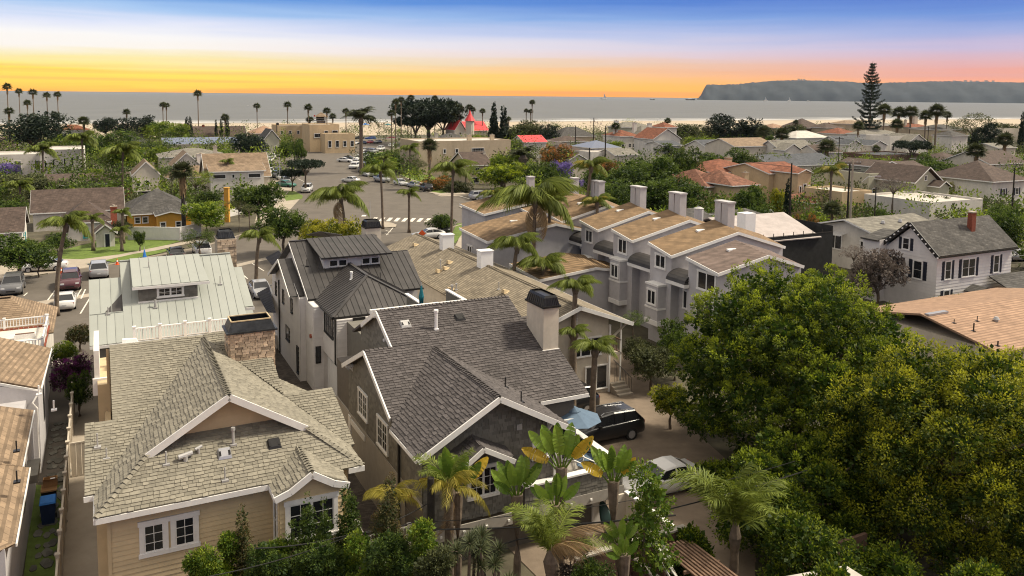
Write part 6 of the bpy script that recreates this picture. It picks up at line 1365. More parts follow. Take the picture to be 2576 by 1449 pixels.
part('porch_roof', M['greyroof'], t, lambda b: (b.slab([(4.0, -1.6, 1.9), (5.3, -1.6, 2.4), (5.3, -.1, 2.4), (4.0, -.1, 1.9)], .1), b.slab([(6.6, -1.6, 1.9), (6.6, -.1, 1.9), (5.3, -.1, 2.4), (5.3, -1.6, 2.4)], .1)))
part('carport_roof', M['greyroof'], t, lambda b: b.slab([(7.0, -3.2, 2.0), (16, -3.2, 2.0), (16, -.2, 3.0), (7.6, -.2, 3.0)], .12)); part('lattice', M['trim'], t, lambda b: (b.box(7.0, 7.05, -3, -.2, .9, 1.95), [b.box(8 + i * .9, 8.06 + i * .9, -3.1, -3.0, 0, 1.9) for i in range(8)]))
part('dormer', M['wboard'], t, lambda b: b.box(-1.0, 1.8, 5.5, 7.5, 0, 6.2)); part('dormer_roof', M['greyroof'], t, lambda b: b.slab([(-1.3, 5.6, 6.2), (2, 5.6, 6.9), (2, 7.6, 6.9), (-1.3, 7.6, 6.2)], .15))
t = gthing('bungalow', 'white low-gabled bungalow with a slatted white awning above its window', 'house', 78.6, 62.4)
block(t, 0, 11, 0, 9.2, 0, 4.5, 'whitestucco', 'gable', 1.35, 'ltgrey', 'x', .7)
win(t, 'l', 0, 0, 0, 9.2, 2.0, 2.1, 1.9, 1.7, 1, 1, split=2); win(t, 'l', 0, 0, 0, 9.2, 6.6, 2.4, .9, 1.2, 1, 2)
for i in range(9): part('awning_slat', M['trim'], t, lambda b: b.bar((-.05 - i * .14, 7.9, 4.15 - i * .03), (-.05 - i * .14, 4.6, 4.15 - i * .03), .07, .03))
for x in (3.5, 6.5): part('turbine_vent', M['steel'], t, lambda b: (b.cyl(x, 2.5, 4.9, 5.5, .16, n=8), b.cyl(x, 2.5, 5.5, 5.8, .26, .15, n=10)))
t = gthing('house', 'low house with a broad rose-tan shingle roof behind the bright tree crown', 'house', 54.5, 33.2)
part('wall', M['cream'], t, lambda b: b.box(.5, 18, .5, 12, 0, 2.7)); planes_slab(t, [[(0, 0, 2.8), (19, 0, 2.8), (19, 6.2, 4.05), (0, 6.2, 4.05)], [(0, 6.2, 4.05), (19, 6.2, 4.05), (19, 12.4, 2.8), (0, 12.4, 2.8)]], 'roseroof', .15)
ZR3 = lambda u, v: 2.8 + .2 * (v - 33.2); q = local((54.5, 33.2))
for x, y, h, r in ((2400, 783, .3, .03), (2449, 803, .6, .05), (2458, 778, .4, .03), (2510, 840, .35, .05)): pipe(t, q(*hitp(x, y + 30, ZR3)), h, r, 'black')
p = q(*hitp(2506, 808, ZR3)); part('turbine_vent', M['steel'], t, lambda b: (b.cyl(p[0], p[1], p[2], p[2] + .15, .15, n=10), b.cyl(p[0], p[1], p[2] + .15, p[2] + .34, .24, .12, n=10)))
part('edge_flashing', M['rim'], t, lambda b: b.box(.2, 2.4, 5.6, 6.0, 3.95, 4.1))

# ------------------------------------------------------------------ bottom edge: walls, pergola, boards
t = gthing('garden_wall', 'brown stucco garden wall with pale coping behind the surfboards', 'wall', 15.5, 24.95)
part('wall', M['brown'], t, lambda b: (b.box(0, 5.2, -.1, .1, 0, 2.55), b.box(2.6, 2.8, -1.6, -.1, 0, 1.9))); part('coping', M['taupe'], t, lambda b: (b.box(-.02, 5.24, -.14, .14, 2.55, 2.63), b.box(2.57, 2.83, -1.6, -.14, 1.9, 1.97)))
t = gthing('garden_wall', 'pale taupe panelled wall along the driveway beside the white sports car', 'wall', 21.1, 26.2)
part('wall', M['cream'], t, lambda b: (b.box(-.08, .08, 0, 3.4, 0, 1.85), b.box(-.6, -.08, 3.3, 3.4, 0, 1.85))); part('coping', M['trim'], t, lambda b: b.box(-.12, .12, -.02, 3.42, 1.85, 1.92))
for k in range(3): part('joint', M['trim'], t, lambda b: b.box(-.11, -.08, .3 + k * 1.1, .34 + k * 1.1, 0, 1.85))
t = gthing('pergola', 'weathered slatted timber pergola beside the surfboards', 'pergola', 18.9, 20.6)
for k in range(9): part('slat', M['wood'], t, lambda b: b.box(.0 + k * .165, .085 + k * .165, 0, 3.65, 2.52, 2.58))
for y in (.5, 1.9, 3.3): part('beam', M['wood'], t, lambda b: b.box(-.15, 1.55, y, y + .08, 2.4, 2.52))
for x, y in ((0, .5), (1.4, .5), (0, 3.3), (1.4, 3.3)): part('post', M['wood'], t, lambda b: b.box(x, x + .09, y, y + .09, 0, 2.4))
def board(label, p, q_, w, m, fin=False):
    t = thing('surfboard', label, 'surfboard', (p[0], p[1], p[2]), 0); P = Vector((0, 0, 0)); d = Vector(q_) - Vector(p); L_ = d.length; d.normalize(); s = d.cross(Vector((0, 1, .2))).normalized(); n = s.cross(d)
    def f(b):
        R_ = []
        for i in range(11):
            a = i / 10; ww = w * (math.sin(math.pi * min(.999, a * .93 + .05))) ** .6 / 2; c_ = d * (L_ * a) + n * (.12 * (a - .5) ** 2); R_.append([c_ + s * (ww * math.cos(k * math.pi / 4)) + n * (.035 * math.sin(k * math.pi / 4)) for k in range(8)])
        loft(b, R_)
    part('deck', M[m], t, f, smooth=True); part('stringer', M['wood'], t, lambda b: b.bar(d * .08 + n * .05, d * (L_ - .08) + n * .05, .012, .012)); return t
def P3(x, y, v): u, vv, z = by(x, y, v=v); return (*gv(u, vv), z)
board('longest grey surfboard leaning on the brown garden wall', P3(1693, 1470, 21.8), P3(1620, 1338, 24.6), .50, 'surf'); board('second grey surfboard leaning beside the longest one', P3(1712, 1470, 21.6), P3(1636, 1340, 24.7), .46, 'surf'); board('short pale surfboard with a round tip next to the pergola', P3(1690, 1440, 22.6), P3(1662, 1360, 24.0), .42, 'surf')
board('dark green surfboard under the deck of the grey house', P3(1545, 1372, 29.2), P3(1512, 1258, 30.5), .6, 'surf2')
t = gthing('flat_roof_shed', 'flat pale grey shed roof at the bottom edge below the big trees', 'shed', 17.0, 14.0)
part('wall', M['taupe'], t, lambda b: b.box(1, 5.8, 0, 4.6, 0, 3.3)); part('roof', M['gravel'], t, lambda b: b.slab([(0, 0, 3.5), (6.15, 0, 3.5), (6.15, 5.05, 3.5), (.0, 6.2, 3.5)], .12))
t = gthing('garden_wall', 'rough garden wall with diamond-shaped holes in deep shade under the trees', 'wall', 23.6, 21.6)
def dw(b):
    b.box(0, 2.4, 0, .15, 0, 1.9); b.box(2.6, 4.2, .3, .45, 0, 2.1)
part('wall', M['brown'], t, dw)
for x, z in ((.5, 1.5), (1.0, 1.1), (1.6, .8), (3.5, 1.4)): part('diamond_opening', M['black'], t, lambda b: b.slab([(x - .16, -.01 if x < 2.5 else .29, z), (x, -.01 if x < 2.5 else .29, z - .18), (x + .16, -.01 if x < 2.5 else .29, z), (x, -.01 if x < 2.5 else .29, z + .18)], .02))
# deck furniture
def parasol(label, u, v, z, h, r, m, open_=True, n=8):
    t = gthing('parasol', label, 'parasol', u, v, z=z)
    part('pole', M['steel'], t, lambda b: b.cyl(0, 0, 0, h, .025, n=8)); part('base', M['steel'], t, lambda b: b.cyl(0, 0, 0, .08, .25, n=12))
    for i in range(n):
        a, c_ = i * 2 * math.pi / n, (i + 1) * 2 * math.pi / n
        if open_: part('canopy_panel', M[m], t, lambda b: (b.slab([(r * math.cos(a), r * math.sin(a), h - .5), (r * math.cos(c_), r * math.sin(c_), h - .5), (.0, .0, h + .02)], .012)))
        else: part('canopy_fold', M[m], t, lambda b: b.tube([(.10 * math.cos(a), .10 * math.sin(a), h - 1.5), (.11 * math.cos(a), .11 * math.sin(a), h - .7), (.02 * math.cos(a), .02 * math.sin(a), h)], [.075, .06, .01], 6))
    if open_: part('top_vent', M[m], t, lambda b: b.tube([(0, 0, h - .08), (0, 0, h + .14)], [.38, .02], 8))
    part('finial', M['steel'], t, lambda b: b.cyl(0, 0, h + .0, h + .2, .02, n=6)); return t
parasol('open slate-blue patio parasol on the grey house deck', 20.45, 33.3, 2.28, 2.35, 1.4, 'slate')
parasol('closed teal parasol rising behind the charcoal roof ridge', 17.2, 46.0, 5.6, 2.8, 1, 'tealc', False); parasol('closed blue parasol rising behind the grey metal roof ridge', 2.5, 62.0, 6.6, 2.35, 1, 'blue', False)
def lounge(u, v, z, rz, label):
    t = thing('deck_chair', label, 'chair', (*gv(u, v), z), TH + rz, 'deck chairs')
    for i in range(6): part('slat', M['slate'], t, lambda b: b.box(-.25, .25, -.3 + i * .11, -.21 + i * .11, .36, .39)); part('back_slat', M['slate'], t, lambda b: b.bar((-.25, .36 + i * .06, .42 + i * .1), (.25, .36 + i * .06, .42 + i * .1), .02, .07))
    for s in (-1, 1): part('arm_frame', M['trim'], t, lambda b: (b.box(s * .3 - .03, s * .3 + .03, -.35, .5, .58, .61), b.box(s * .3 - .025, s * .3 + .025, -.33, -.28, 0, .58), b.box(s * .3 - .025, s * .3 + .025, .42, .47, 0, .58)))
lounge(19.9, 31.2, 2.28, .3, 'slatted deck chair with pale arms nearest the parapet'); lounge(20.5, 31.9, 2.28, -.4, 'slatted deck chair turned towards the parasol')
t = gthing('side_table', 'small square grey table on the deck under the parasol', 'table', 18.9, 32.6, z=2.28); part('top', M['concrete'], t, lambda b: b.box(-.4, .4, -.4, .4, .7, .75)); part('pedestal', M['concrete'], t, lambda b: b.box(-.25, .25, -.25, .25, 0, .7))
t = gthing('roof_deck', 'white-edged roof deck of shingled parapets behind the charcoal roof', 'deck', 13.6, 44.6)
part('wall', M['dwall'], t, lambda b: (b.box(0, 7.3, 0, 6, 0, 5.6), b.box(4.1, 7.0, 2.4, 2.5, 5.6, 6.85), b.box(6.9, 7.0, 2.5, 5.5, 5.6, 6.85), b.box(4.1, 4.2, 2.5, 5.5, 5.6, 6.85)))
part('parapet_cap', M['trim'], t, lambda b: (b.box(4.0, 7.1, 2.35, 2.55, 6.85, 6.93), b.box(6.85, 7.1, 2.55, 5.6, 6.85, 6.93), b.box(4.0, 4.25, 2.55, 5.6, 6.85, 6.93)))
part('front_rail', M['trim'], t, lambda b: b.box(-.2, 4.0, -.55, -.35, 7.5, 7.75)); part('front_parapet', M['dwall'], t, lambda b: b.box(-.15, 3.9, -.5, -.4, 5.6, 7.5))
# ------------------------------------------------------------------ middle and far houses
def aw(n, rows, w, h, z0=.3, z1=.72, sh=None, c=1, r=2): 
    return [((i + .5) / n, (z0 + (z1 - z0) * (k / max(1, rows - 1))) if rows > 1 else z0 + .25, w, h, c, r, sh) for k in range(rows) for i in range(n)]
PH = [
 # label, xl, xr, yeave, dist, depth, wall, roof, kind, axis, rise, wins, cat, extra kwargs
 ('white stucco cottage with teal shutters at the left edge of the lawn', -75, 38, 588, 101, 8, 'whitestucco', 'brownroof', 'gable', 'x', 54, [], dict(sideW=[('r', .30, .95, 9, 30), ('r', .62, .3, 10, 22)], gm='teal', trimm='teal')),
 ('rear wing of the white cottage with the long plain brown roof', 108, 287, 532, 117, 8, 'whitestucco', 'brownroof', 'gable', 'x', 50, [], dict(sideW=[('r', .5, .75, 5, 12)])),
 ('front wing of the white cottage with teal window and brick chimney', 168, 262, 560, 108, 7, 'whitestucco', 'brownroof', 'hip', 'x', 48, [(.5, .4, 10, 22, 1, 2)], dict(trimm='teal', chim=(1.12, .1, 36, 15, 'redbrick'))),
 ('arched white entrance porch at the end of the cottage', 246, 284, 588, 103.5, 3, 'whitestucco', 'brownroof', 'gable', 'y', 24, [(.6, .42, 12, 40, 1, 1)], dict(gm='navy')),
 ('ochre yellow stucco house with charcoal hip roof behind the white yard wall', 336, 468, 536, 118, 11, 'ochre', 'greyroof', 'hip', 'x', 50, [(.15, .62, 12, 15, 1, 2), (.27, .62, 12, 15, 1, 2)], dict(ov=.5)),
 ('small projecting gable wing of the ochre yellow house', 402, 456, 541, 115, 4, 'ochre', 'greyroof', 'gable', 'y', 9, [(.2, .45, 12, 14, 1, 2), (.8, .45, 12, 14, 1, 2)], {}),
 ('cream flat-roofed modern house with slot windows, wide window part', -25, 112, 392, 188, 12, 'whitestucco', 'gravel', 'flat', 'x', 2, [(.5, .5, 14, 26, 1, 1), (.83, .55, 28, 22, 2, 1), (.42, .6, 5, 9, 1, 1)], dict(ov=0, gm='glass2')),
 ('taller rounded part of the cream flat-roofed modern house with slot windows', 112, 200, 380, 186, 14, 'whitestucco', 'gravel', 'flat', 'x', 2, [(.12, .5, 5, 22, 1, 1), (.3, .55, 5, 22, 1, 1), (.55, .6, 5, 20, 1, 1), (.72, .62, 5, 20, 1, 1), (.85, .75, 5, 8, 1, 1)], dict(ov=0)),
 ('low dark brown house under a long dark shake roof', 144, 300, 463, 158, 9, 'brown', 'brownroof', 'gable', 'x', 22, [(.6, .4, 8, 10, 1, 1), (.68, .4, 8, 10, 1, 1), (.76, .4, 8, 10, 1, 1)], dict(chim=(-.03, .5, 18, 11, 'redbrick'), ov=.8)),
 ('narrow cream house with a steep front gable and two dark windows', 340, 396, 441, 150, 8, 'cream', 'tanroof', 'gable', 'y', 34, [(.2, .68, 8, 14, 1, 2), (.53, .68, 8, 14, 1, 2), (.5, .2, 44, 20, 1, 3)], dict(ov=.15)),
 ('grey-tan hipped house behind the white triangular-windowed gable', 420, 560, 395, 190, 12, 'cream', 'ltgrey', 'hip', 'x', 18, [], {}),
 ('white gabled house with triangular windows and a broad white chimney', 440, 500, 420, 168, 8, 'whitestucco', 'tanroof', 'gable', 'y', 36, [(.62, .95, 9, 12, 1, 1), (.78, .95, 9, 12, 1, 1)], dict(chim=(1.05, .3, 30, 20, 'white'))),
 ('steep tan-roofed house with a long dark dormer window and chimneys', 532, 668, 446, 152, 9, 'cream', 'tanroof', 'gable', 'x', 56, [(.3, .2, 24, 12, 1, 1)], dict(chim=(.2, .6, 75, 9, 'cream'))),
 ('dormer wing of the steep tan-roofed house with long dark windows', 540, 655, 431, 150, 3, 'whitestucco', 'tanroof', 'shed', 'x', 16, [(.16, .84, 30, 10, 1, 1), (.42, .84, 6, 9, 1, 1), (.82, .84, 30, 10, 1, 1)], {}),
 ('white wing at the foot of the steep tan-roofed house', 430, 530, 446, 158, 5, 'whitestucco', 'tanroof', 'hip', 'x', 26, aw(3, 1, 8, 10), {}),
 ('clay-tiled cottage with a white chimney near the left beach', 150, 215, 328, 330, 9, 'whitestucco', 'clay', 'hip', 'x', 13, [], dict(chim=(.3, .5, 16, 6, 'whitestucco'))),
 ('small grey hip-roofed cottage with a red brick chimney', 316, 370, 347, 300, 9, 'whitestucco', 'greyroof', 'hip', 'x', 15, [], dict(chim=(-.02, .5, 14, 7, 'redbrick'))),
 ('brown-roofed house at the far left edge beside the pines', -30, 26, 386, 240, 14, 'brown', 'brownroof', 'gable', 'x', 36, [], {}),
 ('pale house with flat roof and blue solar panels', 430, 590, 362, 262, 10, 'cream', 'solar', 'shed', 'x', 12, [(.1, .3, 12, 6, 1, 1)], dict(ov=.2)),
 ('dark shake-roofed beach house with white gables', 490, 610, 345, 318, 10, 'cream', 'brownroof', 'gable', 'x', 26, [], dict(chim=((.26, .5, 30, 6, 'redbrick'), (.7, .4, 6, 12, 'brown')))),
 ('white boxy beach house behind the two slim cypresses', 487, 540, 330, 360, 9, 'whitestucco', 'gravel', 'flat', 'x', 4, [], dict(ov=0)),
 ('pink terrace house with white roof lights beside the solar panels', 540, 600, 350, 285, 8, 'peach', 'gravel', 'flat', 'x', 3, [], dict(ov=0)),
 ('grey shingled gambrel house by the boulevard with the white bay', 668, 700, 352, 255, 10, 'sage', 'greyroof', 'gable', 'y', 26, aw(2, 1, 5, 8), {}),
 ('tan hip-roofed beach house next to the lifeguard tower street', 640, 702, 336, 330, 12, 'beige', 'roseroof', 'hip', 'x', 18, aw(3, 2, 5, 6), {}),
 ('beige flat Mediterranean house with stepped parapets', 704, 776, 318, 300, 12, 'peach', 'gravel', 'flat', 'x', 3, aw(4, 2, 6, 8), dict(ov=0, chim=(.03, .2, 8, 6, 'black'))),
 ('peach stucco beach house with arched ground-floor windows', 783, 850, 316, 282, 12, 'peach', 'gravel', 'flat', 'x', 3, [(.55, .72, 9, 10, 1, 2), (.85, .72, 14, 12, 2, 2), (.3, .62, 22, 10, 2, 1)], dict(ov=0)),
 ('lower arcade of the peach beach house with four arched doors', 822, 890, 339, 276, 7, 'peach', 'gravel', 'flat', 'x', 2, [(.15, .5, 8, 16, 1, 2), (.4, .5, 8, 16, 1, 2), (.65, .5, 8, 14, 1, 2), (.9, .5, 8, 14, 1, 2)], dict(ov=0)),
 ('long flat beige stucco house with a gridded studio window', 1060, 1285, 357, 208, 14, 'beige', 'gravel', 'flat', 'x', 2, [(.63, .72, 33, 12, 7, 2), (.40, .72, 7, 10, 1, 1), (.27, .72, 6, 10, 1, 1)], dict(ov=0, chim=((.63, .4, 14, 11, 'beige'), (.89, .4, 14, 10, 'beige')))),
 ('dark shake hip roof with pale chimney stacks behind the flat beige house', 1108, 1190, 357, 250, 10, 'cream', 'greyroof', 'hip', 'x', 20, [], dict(chim=((0, .3, 22, 8, 'cream'), (.65, .5, 26, 7, 'cream')))),
 ('taupe house with a brown gabled roof and white-framed bay window', 1178, 1236, 416, 184, 10, 'beige', 'brownroof', 'gable', 'x', 30, [(.35, .75, 18, 11, 3, 2), (.85, .75, 8, 11, 1, 2), (.3, .2, 22, 14, 2, 1)], dict(chim=(1.0, .4, 32, 6, 'cream'))),
 ('red-roofed long white building behind the date palm', 1318, 1375, 358, 262, 8, 'whitestucco', 'redmetal', 'gable', 'x', 16, aw(3, 1, 5, 8), {}),
 ('turreted beach house body with steep bright red roofs', 1146, 1226, 329, 330, 10, 'cream', 'redmetal', 'gable', 'x', 22, [(.5, .7, 8, 9, 1, 1)], dict(ov=.5)),
 ('left gable wing of the bright red beach house', 1146, 1170, 328, 322, 8, 'cream', 'redmetal', 'gable', 'y', 24, [(.5, .8, 6, 6, 1, 1)], {}),
 ('green-roofed block beside the red turret', 1190, 1213, 304, 348, 6, 'whitestucco', 'greyroof', 'flat', 'x', 2, [], dict(ov=0)),
 ('charcoal hip-roofed beach house left of the tall street pole', 1410, 1500, 343, 285, 10, 'beige', 'greyroof', 'hip', 'x', 22, [(.8, .5, 7, 9, 1, 1)], {}),
 ('low charcoal roof with skylights in front of the charcoal beach house', 1408, 1478, 356, 262, 9, 'cream', 'brownroof', 'hip', 'x', 12, [], {}),
 ('white Mediterranean mansion with dark clay roof and arched windows', 1558, 1612, 343, 262, 10, 'whitestucco', 'clay', 'hip', 'x', 14, [(.15, .55, 7, 12, 1, 2), (.5, .6, 6, 10, 1, 2), (.7, .6, 6, 10, 1, 2), (.9, .6, 6, 10, 1, 2)], dict(chim=(.2, .5, 26, 10, 'whitestucco'))),
 ('middle wing of the white mansion with balcony and tall chimney', 1612, 1660, 340, 268, 10, 'whitestucco', 'ltgrey', 'hip', 'x', 22, [(.2, .5, 7, 11, 1, 2), (.5, .5, 7, 11, 1, 2)], dict(chim=((.1, .5, 30, 9, 'whitestucco'), (.95, .5, 28, 10, 'whitestucco')))),
 ('right wing of the white mansion with sweeping clay gables', 1640, 1715, 350, 252, 10, 'whitestucco', 'clay', 'gable', 'y', 26, [(.7, .5, 6, 8, 1, 2), (.25, .4, 8, 10, 1, 2)], {}),
 ('upper clay-roofed tower of the white mansion', 1672, 1704, 321, 276, 8, 'whitestucco', 'clay', 'hip', 'x', 12, [(.3, .75, 4, 8, 1, 1), (.6, .75, 4, 8, 1, 1)], {}),
 ('grey-white seafront block behind the white mansion', 1560, 1640, 320, 320, 9, 'sage', 'ltgrey', 'hip', 'x', 12, aw(6, 1, 6, 6), dict(chim=(.05, .5, 16, 10, 'white'))),
 ('white flat house with solar panels and red tile edging', 1486, 1562, 372, 225, 10, 'whitestucco', 'solar', 'hip', 'x', 16, [], {}),
 ('low white carport strip below the solar-panelled house', 1485, 1560, 385, 208, 6, 'whitestucco', 'gravel', 'flat', 'x', 2, [], dict(ov=0)),
 ('low slate-roofed house beside the orange-tipped trees', 1545, 1606, 390, 205, 8, 'cream', 'ltgrey', 'gable', 'x', 14, [], {}),
 ('small brown-roofed bungalow behind the jacaranda', 1405, 1465, 380, 215, 8, 'beige', 'brownroof', 'hip', 'x', 18, [], dict(chim=(.4, .6, 20, 10, 'cream'))),
 ('cream bungalow with open gable just right of the jacaranda', 1432, 1475, 402, 190, 8, 'cream', 'brownroof', 'gable', 'y', 14, [], {}),
 ('little white cottage with blue-grey roof rising from the tree tops', 1666, 1716, 366, 228, 8, 'whitestucco', 'blueroof', 'gable', 'x', 10, [(.3, .8, 6, 10, 1, 1)], {}),
 ('white dormered house with blue-grey shingle roof', 1775, 1850, 372, 232, 10, 'whitestucco', 'blueroof', 'gable', 'x', 18, [(.7, .6, 7, 12, 1, 2), (.82, .6, 4, 12, 1, 2)], {}),
 ('dormer gable of the blue-grey roofed white house', 1818, 1842, 366, 228, 4, 'whitestucco', 'blueroof', 'gable', 'y', 12, [(.5, .8, 6, 9, 1, 2)], {}),
 ('long low olive-tan hip roof beside the blue-grey dormered house', 1840, 1960, 368, 222, 12, 'cream', 'tanroof', 'gable', 'x', 18, [], {}),
 ('tile-roofed villa, its left block with small deep windows', 1775, 1850, 468, 142, 14, 'peach', 'claydark', 'hip', 'x', 34, [(.35, .62, 7, 15, 1, 1), (.72, .62, 8, 16, 1, 1)], dict(ov=.6)),
 ('middle block of the tile-roofed villa with arched door and chimney', 1838, 1905, 466, 138, 12, 'peach', 'claydark', 'hip', 'x', 30, [(.25, .62, 9, 18, 1, 1), (.6, .62, 9, 18, 1, 1), (.35, .15, 20, 24, 1, 1)], dict(ov=.6, chim=(1.2, .3, 26, 14, 'peach'))),
 ('rear tile roofs of the large villa stepping up behind its front blocks', 1790, 1930, 432, 158, 12, 'peach', 'clay', 'hip', 'x', 26, [], dict(chim=(.7, .5, 30, 16, 'peach'))),
 ('right wing of the large villa with a triple arched window', 1925, 2040, 435, 150, 12, 'peach', 'clay', 'gable', 'x', 20, [(.18, .75, 6, 8, 1, 1), (.3, .75, 6, 8, 1, 1)], dict(sideW=[('r', .4, .6, 8, 20)])),
 ('gabled end tower of the villa with triple arched window', 2004, 2044, 436, 144, 6, 'peach', 'clay', 'gable', 'y', 10, [(.22, .55, 7, 22, 1, 1), (.55, .58, 10, 26, 1, 1), (.88, .55, 7, 22, 1, 1)], {}),
 ('low clay-roofed garage wing in front of the villa', 2030, 2180, 508, 138, 8, 'peach', 'claydark', 'hip', 'x', 22, [(.1, .5, 14, 20, 1, 1)], {}),
 ('beige flat-topped block with a roof terrace behind the grey pole', 2108, 2204, 486, 134, 8, 'peach', 'gravel', 'flat', 'x', 3, [], dict(ov=0)),
 ('sage shingled house, left balconied block with white trim', 2176, 2262, 440, 146, 10, 'sage', 'greyroof', 'flat', 'x', 4, [(.3, .55, 26, 15, 3, 1)], dict(ov=0)),
 ('upper sage gable with white-framed window', 2206, 2268, 420, 150, 9, 'sage', 'brownroof', 'gable', 'y', 14, [(.55, .86, 18, 16, 2, 2)], dict(ov=.5)),
 ('middle dormer gable of the sage shingled house', 2262, 2310, 432, 147, 8, 'sage', 'brownroof', 'gable', 'y', 16, [(.5, .85, 11, 12, 2, 2)], dict(ov=.5)),
 ('largest front gable of the sage shingled house', 2290, 2372, 458, 140, 10, 'sage', 'brownroof', 'gable', 'y', 38, [(.45, 1.12, 8, 11, 1, 2), (.25, .5, 20, 20, 2, 2), (.55, .55, 6, 10, 1, 2), (.85, .6, 6, 10, 1, 2)], dict(ov=.6)),
 ('long brown roof behind the sage front gables', 2250, 2352, 430, 160, 8, 'sage', 'brownroof', 'gable', 'x', 20, [], {}),
 ('small hooded entrance wing of the sage house', 2358, 2392, 470, 139, 5, 'sage', 'brownroof', 'gable', 'y', 14, [], {}),
 ('low white flat-roofed house with a red tile strip', 2315, 2500, 510, 126, 12, 'whitestucco', 'gravel', 'flat', 'x', 3, [(.3, .4, 22, 14, 1, 1), (.6, .6, 8, 8, 1, 1)], dict(ov=0)),
 ('low gabled garage with tan roof beside the timbered house', 2400, 2510, 495, 150, 8, 'cream', 'tanroof', 'gable', 'x', 16, [], {}),
 ('white timbered house with blue shutters and a brown hip roof', 2478, 2600, 455, 142, 12, 'whitestucco', 'brownroof', 'hip', 'x', 44, [(.35, .68, 12, 17, 2, 2, 'navy'), (.75, .68, 12, 17, 2, 2, 'navy')], dict(ov=.5)),
 ('pergola-fronted cream carport between the bare tree and flat house', 2254, 2312, 508, 135, 5, 'cream', 'gravel', 'flat', 'x', 2, [(.25, .55, 20, 18, 1, 1), (.75, .55, 20, 18, 1, 1)], dict(ov=.2)),
 ('long charcoal roof with skylights behind the villa', 1930, 2130, 416, 192, 12, 'cream', 'blueroof', 'gable', 'x', 24, [], {}),
 ('white gabled house with a row of windows and long grey roof', 1955, 2062, 379, 222, 9, 'whitestucco', 'ltgrey', 'gable', 'x', 24, [(.15, .5, 7, 12, 1, 1), (.55, .5, 6, 12, 1, 1), (.9, .5, 5, 12, 1, 1)], dict(chim=(.12, .5, 24, 14, 'whitestucco'))),
 ('front gable of the white house with the long grey roof', 1970, 2018, 378, 218, 4, 'whitestucco', 'ltgrey', 'gable', 'y', 16, [(.35, .5, 6, 12, 1, 2)], {}),
 ('right part of the white gabled house with dark garage doors', 2050, 2125, 384, 218, 7, 'whitestucco', 'brownroof', 'gable', 'x', 18, [(.4, .3, 14, 8, 1, 1), (.7, .45, 10, 18, 1, 1)], {}),
 ('white craftsman house with charcoal roof and porch gable', 2112, 2188, 362, 245, 10, 'whitestucco', 'blueroof', 'gable', 'x', 18, [(.3, .5, 16, 12, 3, 2), (.7, .5, 5, 9, 1, 2)], {}),
 ('porch gable of the white craftsman house', 2130, 2170, 364, 240, 4, 'whitestucco', 'blueroof', 'gable', 'y', 12, [(.5, .45, 16, 12, 3, 2)], {}),
 ('second white craftsman with paired gables beside the dark palm trunk', 2186, 2236, 366, 243, 8, 'whitestucco', 'blueroof', 'gable', 'y', 12, [(.5, .5, 8, 8, 1, 2)], {}),
 ('large white modern house with bay and solar strips on its roof', 2232, 2300, 345, 252, 9, 'whitestucco', 'ltgrey', 'flat', 'x', 3, [(.15, .6, 8, 12, 1, 2), (.32, .6, 8, 12, 1, 2)], dict(ov=0)),
 ('right gabled half of the large white modern house with striped roof', 2270, 2346, 362, 250, 9, 'whitestucco', 'ltgrey', 'gable', 'y', 24, [], {}),
 ('pale hip-roofed house with glass lantern behind the white gables', 1995, 2094, 347, 272, 10, 'whitestucco', 'gravel', 'hip', 'x', 16, [(.2, .5, 12, 6, 1, 1)], {}),
 ('clay hip-roofed house between the palms in the middle distance', 2108, 2164, 337, 290, 10, 'cream', 'clay', 'hip', 'x', 14, [], {}),
 ('lilac-grey flat terrace house behind the white modern house', 2166, 2280, 338, 285, 8, 'white', 'ltgrey', 'hip', 'x', 10, [], {}),
 ('dark shake-roofed seafront house with gabled centre', 2010, 2078, 322, 340, 12, 'brown', 'brownroof', 'hip', 'x', 22, [], {}),
 ('lower dark shake-roofed seafront house with small chimney', 2072, 2124, 322, 335, 9, 'beige', 'brownroof', 'hip', 'x', 12, [], dict(chim=(.7, .5, 12, 5, 'redbrick'))),
 ('tan clay-roofed seafront house beyond the small palms', 1942, 1985, 322, 345, 9, 'beige', 'roseroof', 'hip', 'x', 10, [], {}),
 ('beige seafront block left of the tall conifer', 2120, 2190, 312, 350, 9, 'beige', 'tanroof', 'hip', 'x', 8, aw(4, 1, 5, 6), {}),
 ('beige seafront block right of the tall conifer', 2200, 2262, 316, 345, 9, 'beige', 'ltgrey', 'hip', 'x', 8, aw(4, 1, 5, 6), {}),
 ('clay-roofed seafront house with a tall cream chimney', 2285, 2345, 320, 330, 9, 'beige', 'clay', 'hip', 'x', 10, [(.3, .5, 6, 6, 1, 1)], dict(chim=((.6, .4, 26, 12, 'cream'), (.1, .4, 18, 6, 'cream')))),
 ('grey hip-roofed beach house with a row of dark shutters', 2350, 2450, 327, 300, 12, 'beige', 'greyroof', 'hip', 'x', 12, aw(9, 1, 5, 12, .3, .6), {}),
 ('low garage with dark hip roof below the shuttered house', 2388, 2442, 342, 270, 7, 'whitestucco', 'greyroof', 'hip', 'x', 12, [(.5, .3, 30, 8, 1, 1)], {}),
 ('flat cream block near the right beach', 2515, 2575, 326, 310, 8, 'cream', 'gravel', 'flat', 'x', 2, [], dict(ov=0)),
 ('broad dark brown roof at the right edge behind the timbered house', 2470, 2600, 412, 195, 12, 'cream', 'brownroof', 'gable', 'x', 28, [], {}),
 ('dark brown hipped roof among trees beside the tall palm', 2370, 2460, 405, 205, 10, 'beige', 'brownroof', 'hip', 'x', 18, [], {}),
 ('charcoal flat terrace roofs behind the spreading tree', 2200, 2340, 392, 212, 12, 'brown', 'blueroof', 'flat', 'x', 2, [], dict(ov=0)),
